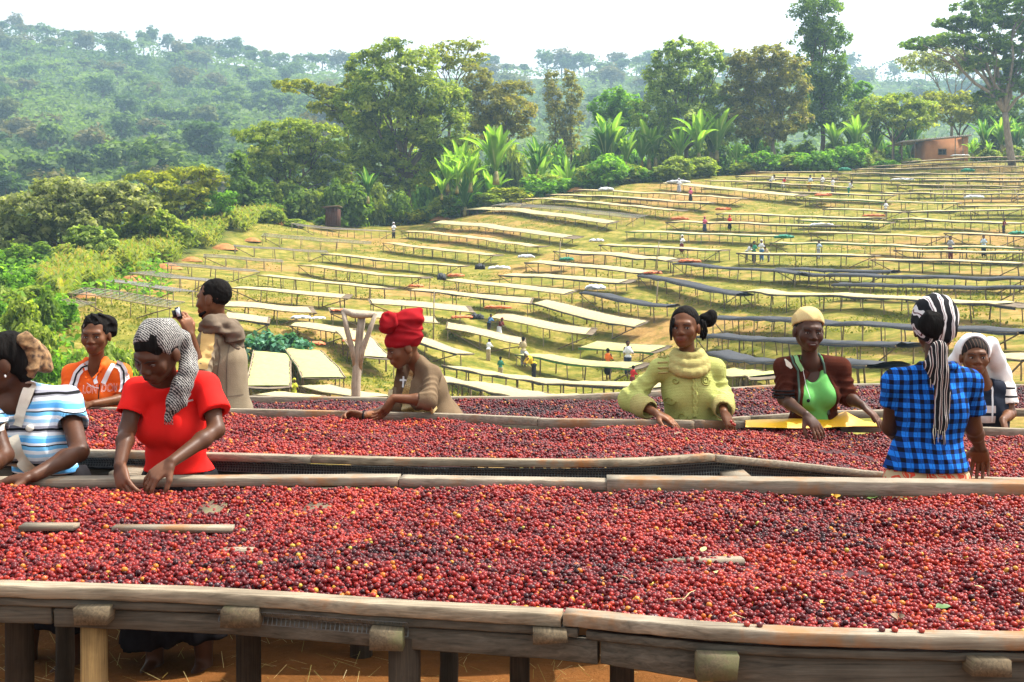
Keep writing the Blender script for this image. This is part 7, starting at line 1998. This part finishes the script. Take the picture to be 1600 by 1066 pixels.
TEETH = simple('teeth', (.38,.35,.30), None, 20, .3, 0)
MB().tube([hp(-.016,.0965,-.0565)-O, hp(-.006,.1005,-.0578)-O, hp(.006,.1005,-.0578)-O, hp(.016,.0965,-.0565)-O], [.0015,.0024,.0024,.0015], 6).build('teeth', TEETH, root, True)

# ================================================================== woman in the blue plaid shirt, from behind
J = J_(pelvis=(1447,748,4.80), chest=(1454,640,4.80), neck=(1462,578,4.80), head=(1461,514,4.84), shR=(1512,598,4.82), shL=(1400,598,4.79),
       elR=(1521,668,4.93), wrR=(1531,698,5.13), elL=(1391,668,4.90), wrL=(1420,692,5.10), f=(.12,1,-.06), hf=(.25,1,-.12))
root, O, hp, HR, TR = person('person seen from behind in a blue plaid shirt and long striped headscarf', J, SK_DARK, h=.0056, wide=1.02, eyes=False, arm_s=1.08,
    hands={'R': ((.16,.35,-.45), (-.2,-.3,-.8), .8, 1), 'L': ((.4,.5,-.4), (0,-.2,-1), .6, -1)}, ground=-.02)
PL = plaid()
lo, hi = bounds([J['pelvis'], J['chest'], J['neck'], J['shR'], J['shL']], .26); lo[2] = 1.6 - (737-435)*4.75/1800
def fn(S):
    torso_prims(S, J, .016, 0, 1.02); S.ell(J['pelvis'] + (0,0,.03), (.163,.135,.16), frame(J['f']), .05)
    for q in 'RL':
        cone(S, J['sh'+q], lerp(J['sh'+q], J['el'+q], .60 if q == 'R' else .42), .049, .058, .02)
        S.cap(lerp(J['sh'+q], J['el'+q], .5 if q == 'R' else .36), lerp(J['sh'+q], J['el'+q], .9), .049, .047, .002, sub=True)
    S.path([J['neck'] + np.array((.066*math.cos(a), -.012+.06*math.sin(a), .020)) for a in np.linspace(PI, 2*PI, 9)], .017, .01)
_, bv = cloth('plaid_shirt', PL, root, O, lo, hi, .0055, fn, .0065, 20, 1, freq=19)
SKP = fabric('patterned_skirt_base', (.5,.4,.3))
m, n, l, b = newmat('orange_patterned_skirt'); w = n.new('ShaderNodeTexWave'); w.inputs['Scale'].default_value = 4.5; w.inputs['Distortion'].default_value = 9; w.inputs['Detail Scale'].default_value = 3; l.new(texco(n, l), w.inputs['Vector'])
r = ramp(n, [(0,(.50,.36,.20)),(.30,(.58,.045,.016)),(.62,(.62,.085,.025)),(.70,(.52,.38,.22)),(.86,(.60,.06,.02))], 'CONSTANT'); l.new(w.outputs['Fac'], r.inputs[0]); l.new(r.outputs[0], b.inputs['Base Color']); b.inputs['Roughness'].default_value = .9
skirt(root, O, J, -.02, .83, .12, .152, .25, mat=m, seed=3)
ST = stripes('black_white_stripe', [(0,(.012,.012,.014)),(.42,(.60,.57,.56)),(.52,(.10,.03,.035)),(.60,(.62,.60,.58)),(.80,(.012,.012,.014))], .040, 'X', amp=.05, scale=9)
def fn(S):
    S.ell(hp(0,-.025,.040), (.096,.112,.106), HR, .02); S.ell(hp(.0,-.09,.0), (.075,.05,.072), HR, .03); S.cut(hp(0,.03,-.015), HR[1]*.5 - HR[2]*.85)
cloth('headscarf', ST, root, O, *bounds([J['head']], .19), .0055, fn, .005, 21, 1, freq=28, dirn=(1.4,.5,.5))
def fn(S):
    S.ell(hp(-.028,-.128,.010), (.052,.036,.058), HR, .02)
cloth('hair', M_HAIR, root, O, *bounds([hp(-.02,-.11,0)], .13), .0055, fn, .003, 22, 0, freq=60)
FR = stripes('scarf_tail_stripe', [(0,(.012,.012,.014)),(.30,(.55,.50,.46)),(.42,(.02,.02,.02)),(.62,(.25,.12,.11)),(.70,(.55,.52,.48)),(.78,(.015,.015,.016))], .022, 'X', amp=.02, scale=9)
def fn(S):
    S.ell(P(1466,545,4.66), (.032,.03,.035), None, .02)
    S.path([P(1468,550,4.66), P(1472,580,4.655), P(1474,620,4.665), P(1473,655,4.66), P(1471,676,4.665)], [.026,.027,.025,.023,.016], .012)
    S.path([P(1466,552,4.65), P(1469,590,4.645), P(1468,640,4.655), P(1464,668,4.66)], [.018,.020,.018,.010], .01)
    S.path([P(1462,550,4.655), P(1454,570,4.65), P(1459,594,4.655)], [.018,.024,.012], .015)
cloth('scarf_tail', FR, root, O, *bounds([P(1465,540,4.66), P(1468,680,4.66)], .1), .005, fn, .005, 23, 1, freq=60, dirn=(1,1,.15))
rsx = random.Random(2)
for i in range(16):
    x = 1458 + i*1.25; MB().tube([P(x, 664, 4.655)-O, P(x+rsx.uniform(-1.5,1.5), 676, 4.65)-O, P(x+rsx.uniform(-4,2), 684+rsx.uniform(0,14), 4.655)-O], [.0026,.002,.0013], 4).build('fringe', CREAM if i % 2 else BLACKF, root)
for i in range(9):
    x = 1452 + i*1.3; MB().tube([P(x, 586, 4.655)-O, P(x+rsx.uniform(-1,1), 592, 4.65)-O, P(x+rsx.uniform(-2,3), 598+rsx.uniform(0,9), 4.655)-O], [.0026,.002,.0013], 4).build('fringe', CREAM if i % 2 else BLACKF, root)

# ================================================================== girl under the white shawl
J = J_(pelvis=(1545,700,6.92), chest=(1543,640,6.86), neck=(1538,600,6.82), head=(1523,558,6.76), shR=(1508,612,6.84), shL=(1572,610,6.84),
       elR=(1500,650,6.78), wrR=(1520,668,6.56), elL=(1579,646,6.80), wrL=(1567,656,6.58), f=(-.1,-1,-.05), hf=(-.22,-1,-.02))
root, O, hp, HR, TR = person('person under a long white head shawl, half hidden behind the plaid shirt', J, SK_MID, h=.0066, bust=.4, wide=.9, head_s=1.0, arm_s=.95,
    hands={'R': ((.4,-.4,-.3), (0,.1,-1), .5, -1), 'L': ((.02,-.35,-.55), (-.4,.5,.2), .95, 1)}, ground=-.18, gaze=(-.5,-.3))
NAVY = fabric('navy_knit', (.022,.027,.042), (.014,.017,.026)); STS = stripes('black_white_sleeve', [(0,(.74,.68,.62)),(.5,(.016,.016,.02)),(.74,(.74,.68,.62))], .048, amp=.006)
lo, hi = bounds([J['pelvis'], J['chest'], J['neck'], J['shR'], J['shL'], J['elL']], .13); lo[2] = .66
def fn(S):
    torso_prims(S, J, .012, .45, .95)
    for c in 'RL': S.cap(J['sh'+c] + (0,0,-.01), J['sh'+c], .058, None, .01, sub=True)
    S.cap(J['neck'] + (-.01,-.02,.05), J['neck'] + (0,-.12,-.06), .055, .035, .01, sub=True)
_, bv = cloth('vest', NAVY, root, O, lo, hi, .006, fn, .003, 24, 1)
def fn(S):
    for q in 'RL':
        cone(S, J['sh'+q], lerp(J['sh'+q], J['el'+q], .62), .050, .056, .02); S.cap(lerp(J['sh'+q], J['el'+q], .55), lerp(J['sh'+q], J['el'+q], .9), .048, None, .002, sub=True)
cloth('sleeve', STS, root, O, lo, hi, .0065, fn, .003, 25, 1)
drape([bv], [(1552,588),(1553,610),(1551,640),(1551,660)], 6.75, .010, 'white_piping', WT, root, O, .005)
for y in (640,656): drape([bv], [(1500,y),(1530,y),(1556,y)], 6.75, .042, 'pale_band', fabric('pale_pink_band', (.70,.58,.53)), root, O, .004)
drape([bv], [(1535,580),(1537,592),(1533,602)], 6.7, .003, 'necklace', SILVER, root, O, .007)
trousers(root, O, J, -.18)
HB = stripes('braided_rows', [(0,(.02,.016,.014)),(.72,(.13,.08,.06)),(.88,(.02,.016,.014))], .018, 'X', amp=.02, scale=5)
def fn(S):
    S.ell(hp(0,-.016,.036), (.078,.098,.087), HR, .01); S.cut(hp(0,.07,.055), HR[1]*.85 - HR[2]*.5); S.ell(hp(0,.06,-.065), (.08,.11,.10), HR, .01, sub=True)
cloth('hair', HB, root, O, *bounds([J['head']], .15), .0055, fn, .002, 26, 0, freq=80)
def fn(S):
    S.ell(hp(0,-.03,.045), (.094,.112,.094), HR, .02); S.ell(hp(0,.085,.012), (.086,.125,.128), HR, .012, sub=True)
    S.path([P(1548,538,6.82), P(1555,562,6.86), P(1564,586,6.90), P(1574,608,6.93), P(1577,628,6.94)], [.042,.048,.050,.042,.022], .03)
    S.ell(P(1556,582,6.92), (.062,.04,.11), None, .04); S.ell(P(1566,608,6.95), (.05,.035,.08), None, .04)
    S.path([P(1550,560,6.90), P(1562,600,6.95), P(1573,620,6.96)], [.04,.046,.036], .03); S.path([P(1500,545,6.84), P(1492,565,6.88), P(1490,600,6.92)], [.03,.035,.04], .03)
cloth('head_shawl', WHITE, root, O, *bounds([J['head'], P(1588,636,6.86), P(1490,610,6.9)], .14), .006, fn, .005, 27, 2, freq=13, dirn=(1,1,.4))

# ------------------------------------------------------------------ workers out in the field
SKF = simple('skin_far', (.12,.055,.03), None, 10, .6, 0)
FC = {'white': (.74,.74,.74), 'pink': (.62,.12,.20), 'red': (.55,.03,.03), 'orange': (.75,.16,.03), 'yellow': (.70,.45,.04), 'blue': (.10,.24,.48), 'pale blue': (.45,.56,.66), 'green': (.03,.20,.11), 'tan': (.42,.33,.2),
      'dark': (.03,.03,.035), 'navy': (.04,.05,.09), 'maroon': (.16,.03,.03), 'lime': (.62,.62,.06), 'grey': (.33,.33,.34), 'striped green': (.05,.22,.14)}
FM = {k: fabric('far_' + k.replace(' ', '_'), v, None, 12) for k, v in FC.items()}
def worker(px, foot_py, h_px, top, bottom, label, lean=0.0, face=0.0, hat=None, dress=False, seed=0, d=None):
    rr = random.Random(seed)
    g = to_ground(px, foot_py) if d is None else P(px, foot_py, d)
    H = h_px * g[1] / F; H = min(max(H, 1.0), 1.8); k = H / 1.65
    f = np.array((math.sin(face), -math.cos(face), 0.0)); r = np.array((math.cos(face), math.sin(face), 0.0)); up = np.array((0, 0, 1.0))
    root = empty('person', g); tag(root, label, 'person', 'workers on the hillside')
    pe = up*.86*k; ch = pe + (up*math.cos(lean) + f*math.sin(lean))*.36*k; nk = pe + (up*math.cos(lean) + f*math.sin(lean))*.54*k; hd = nk + (up*math.cos(lean*.7) + f*math.sin(lean*.7))*.15*k
    S = Sdf((-.6, -.6, -.06), (.6, .6, 1.75*k), .032)
    S.ell(hd, (.095*k, .105*k, .125*k), None, .02).cap(nk, hd, .055*k, None, .03).ell(ch, (.15*k, .11*k, .2*k), None, .05).ell(pe, (.15*k, .12*k, .13*k), None, .05)
    arms = []
    for q in (-1, 1):
        sh = nk - up*.05*k + r*.16*q*k; el = sh - up*.24*k + f*rr.uniform(.03,.14)*k + r*.04*q*k; wr = el + f*.22*k - up*rr.uniform(.02,.14)*k; arms.append((sh, el, wr))
        S.cap(sh, el, .05*k, .042*k, .02).cap(el, wr, .042*k, .034*k, .02)
        hp = pe + r*.08*q*k; S.cap(hp, hp*(1,1,.5) + f*.02, .08*k, .06*k, .03).cap(hp*(1,1,.5) + f*.02, hp*(1,1,0) + f*.01, .058*k, .04*k, .02).cap(hp*(1,1,0), hp*(1,1,0) + f*.12*k, .04*k, .035*k, .02)
    V, Q = S.mesh(); link('body', npmesh('body', V, Q, SKF, True), root)
    S = Sdf((-.6, -.6, -.06), (.6, .6, 1.75*k), .034)
    S.ell(ch, (.18*k, .14*k, .22*k), None, .05).ell(pe + up*.04, (.17*k, .14*k, .12*k), None, .06)
    for sh, el, wr in arms: S.cap(ch*.3 + sh*.7, el, .068*k, .062*k, .03)
    V, Q = S.mesh(); link('shirt', npmesh('shirt', V, Q, FM[top], True), root)
    S = Sdf((-.6, -.6, -.06), (.6, .6, 1.2*k), .034)
    S.ell(pe, (.17*k, .145*k, .13*k), None, .05)
    if dress: S.cap(pe, up*.42*k, .16*k, .22*k, .04); S.cut(up*.20*k, -up)
    else:
        for q in (-1, 1): S.cap(pe + r*.085*q*k, r*.09*q*k + up*.12*k, .095*k, .07*k, .03)
    V, Q = S.mesh(); link('skirt' if dress else 'trousers', npmesh('skirt', V, Q, FM[bottom], True), root)
    S = Sdf(hd - .2*k, hd + .2*k, .022)
    if hat: S.ell(hd + up*.03*k - f*.02*k, (.115*k, .125*k, .125*k), None, .02)
    else: S.ell(hd + up*.03*k - f*.02*k, (.105*k, .112*k, .115*k), None, .02)
    S.cut(hd + f*.03*k, f*.8 - up*.6)
    V, Q = S.mesh(); link('headscarf' if hat else 'hair', npmesh('hair', V, Q, FM[hat] if hat else M_HAIR, True), root)
    return root
ws = [(615,374,26,'white','dark','person in a white shirt at the far left beds beneath the tallest broad tree',0,.3,'white',False),
 (1061,305,28,'white','grey','person in white standing by the top path',0,.4,'white',True),(1079,318,24,'pink','dark','person in a pink top and dark skirt on the top path',0,0,'pink',True),
 (1204,296,24,'white','dark','person with a white top bending at the top beds, leftmost of the row of workers',.7,1.4,None,False),(1223,296,20,'red','white','person in dark red stooping second from the left in the row of workers',.6,1.2,None,True),
 (1264,300,26,'pale blue','yellow','person in pale blue with a yellow skirt in the row of workers',.3,.6,None,True),(1285,298,24,'white','tan','person in a white shirt standing left of the pair at the top beds',0,.2,None,False),
 (1301,302,24,'white','grey','person in white with dark hair in the middle of the top row',.1,0,None,False),(1326,308,26,'white','green','person stooping to the left in white with grey-green trousers at the top beds',.5,1.3,None,False),
 (1384,340,26,'white','tan','person in a pale shirt standing among the upper beds',0,0,None,False),(1101,365,26,'pink','navy','person in a pink shawl with a dark blue skirt among the middle beds',0,.2,'pink',True),
 (1140,362,25,'red','dark','person in a bright red top and black skirt among the middle beds',0,0,'red',True),(1065,398,30,'white','maroon','person in a long cream shawl and maroon skirt by the pale bed',.15,.5,'white',True),
 (1167,408,28,'white','dark','person stooping in pale clothes, left end of the group of four',.7,1.3,None,False),(1178,411,33,'green','dark','person in a green jacket in the group of four',.1,.3,'dark',False),
 (1190,408,33,'white','blue','person in a white top and blue trousers in the group of four',.2,-.3,'white',False),(1201,410,26,'tan','grey','person stooping in tan at the right end of the group of four',.7,-1.3,None,False),
 (1279,405,28,'pale blue','grey','person in pale blue standing alone at the green-edged bed',.15,.2,None,False),(1485,408,38,'grey','maroon','person in a grey top and dark red trousers behind the plaid shirt head',0,0,None,False),
 (1537,402,34,'pale blue','dark','person in a light blue shirt at the right beds',.2,-.4,None,False),(1568,368,26,'maroon','dark','person in dark maroon near the right-hand bed ends',.2,.6,None,False),
 (764,524,32,'blue','dark','person in a blue top seated beyond the wide pale bed',.4,.8,None,False),(780,530,34,'maroon','white','person in a maroon headscarf beside the blue-topped one',.5,.9,'maroon',True),
 (763,566,36,'white','tan','person in a white shirt bending at the low beds right of the red headwrap',.35,2.8,None,False),(782,594,36,'striped green','tan','child in a green striped shirt at the low pale bed',0,3.0,None,False),
 (834,596,50,'yellow','dark','person in a yellow shirt and white cap leaning over the low pale bed',.75,-1.2,'white',False),(818,574,46,'tan','grey','person in tan with grey trousers walking between the low beds',.1,-2.8,None,False),
 (950,593,47,'orange','dark','person in an orange shirt and black skirt left of the lime sweater',0,2.6,None,True),(981,588,56,'white','navy','person in a white T-shirt and dark trousers facing the orange-shirted one',0,.1,None,False),
 (988,612,40,'red','maroon','child in red beside the person in the white T-shirt',.2,2.4,None,True),(459,632,38,'lime','lime','person in a lime-yellow headscarf and dress behind the third bed',.2,.5,'lime',True)]
for i, w_ in enumerate(ws): worker(*w_, seed=i)
# ------------------------------------------------------------------ air
hz = bpy.data.materials.new('haze'); hz.use_nodes = True
hn, hl = hz.node_tree.nodes, hz.node_tree.links
hn.clear()
ho = hn.new('ShaderNodeOutputMaterial'); hp_ = hn.new('ShaderNodeVolumePrincipled')
hp_.inputs['Color'].default_value = (0.56, 0.83, 1.0, 1); hp_.inputs['Density'].default_value = 0.00052
hp_.inputs['Anisotropy'].default_value = 0.35
hl.new(hp_.outputs[0], ho.inputs['Volume'])
zs = [(o.matrix_world.translation.z) for o in SC.objects]
gv = np.array([v.co.z for v in gm.vertices])
lo, hi = float(gv.min()) - 1.0, 178.0
xm = float(np.abs(np.array([v.co.x for v in gm.vertices])).max()) + 20
o = MB().box((0, (1700 - 12) / 2, (lo + hi) / 2), (2 * xm, 1700 + 60, hi - lo)).build('haze', hz)
tag(o, kind='stuff')
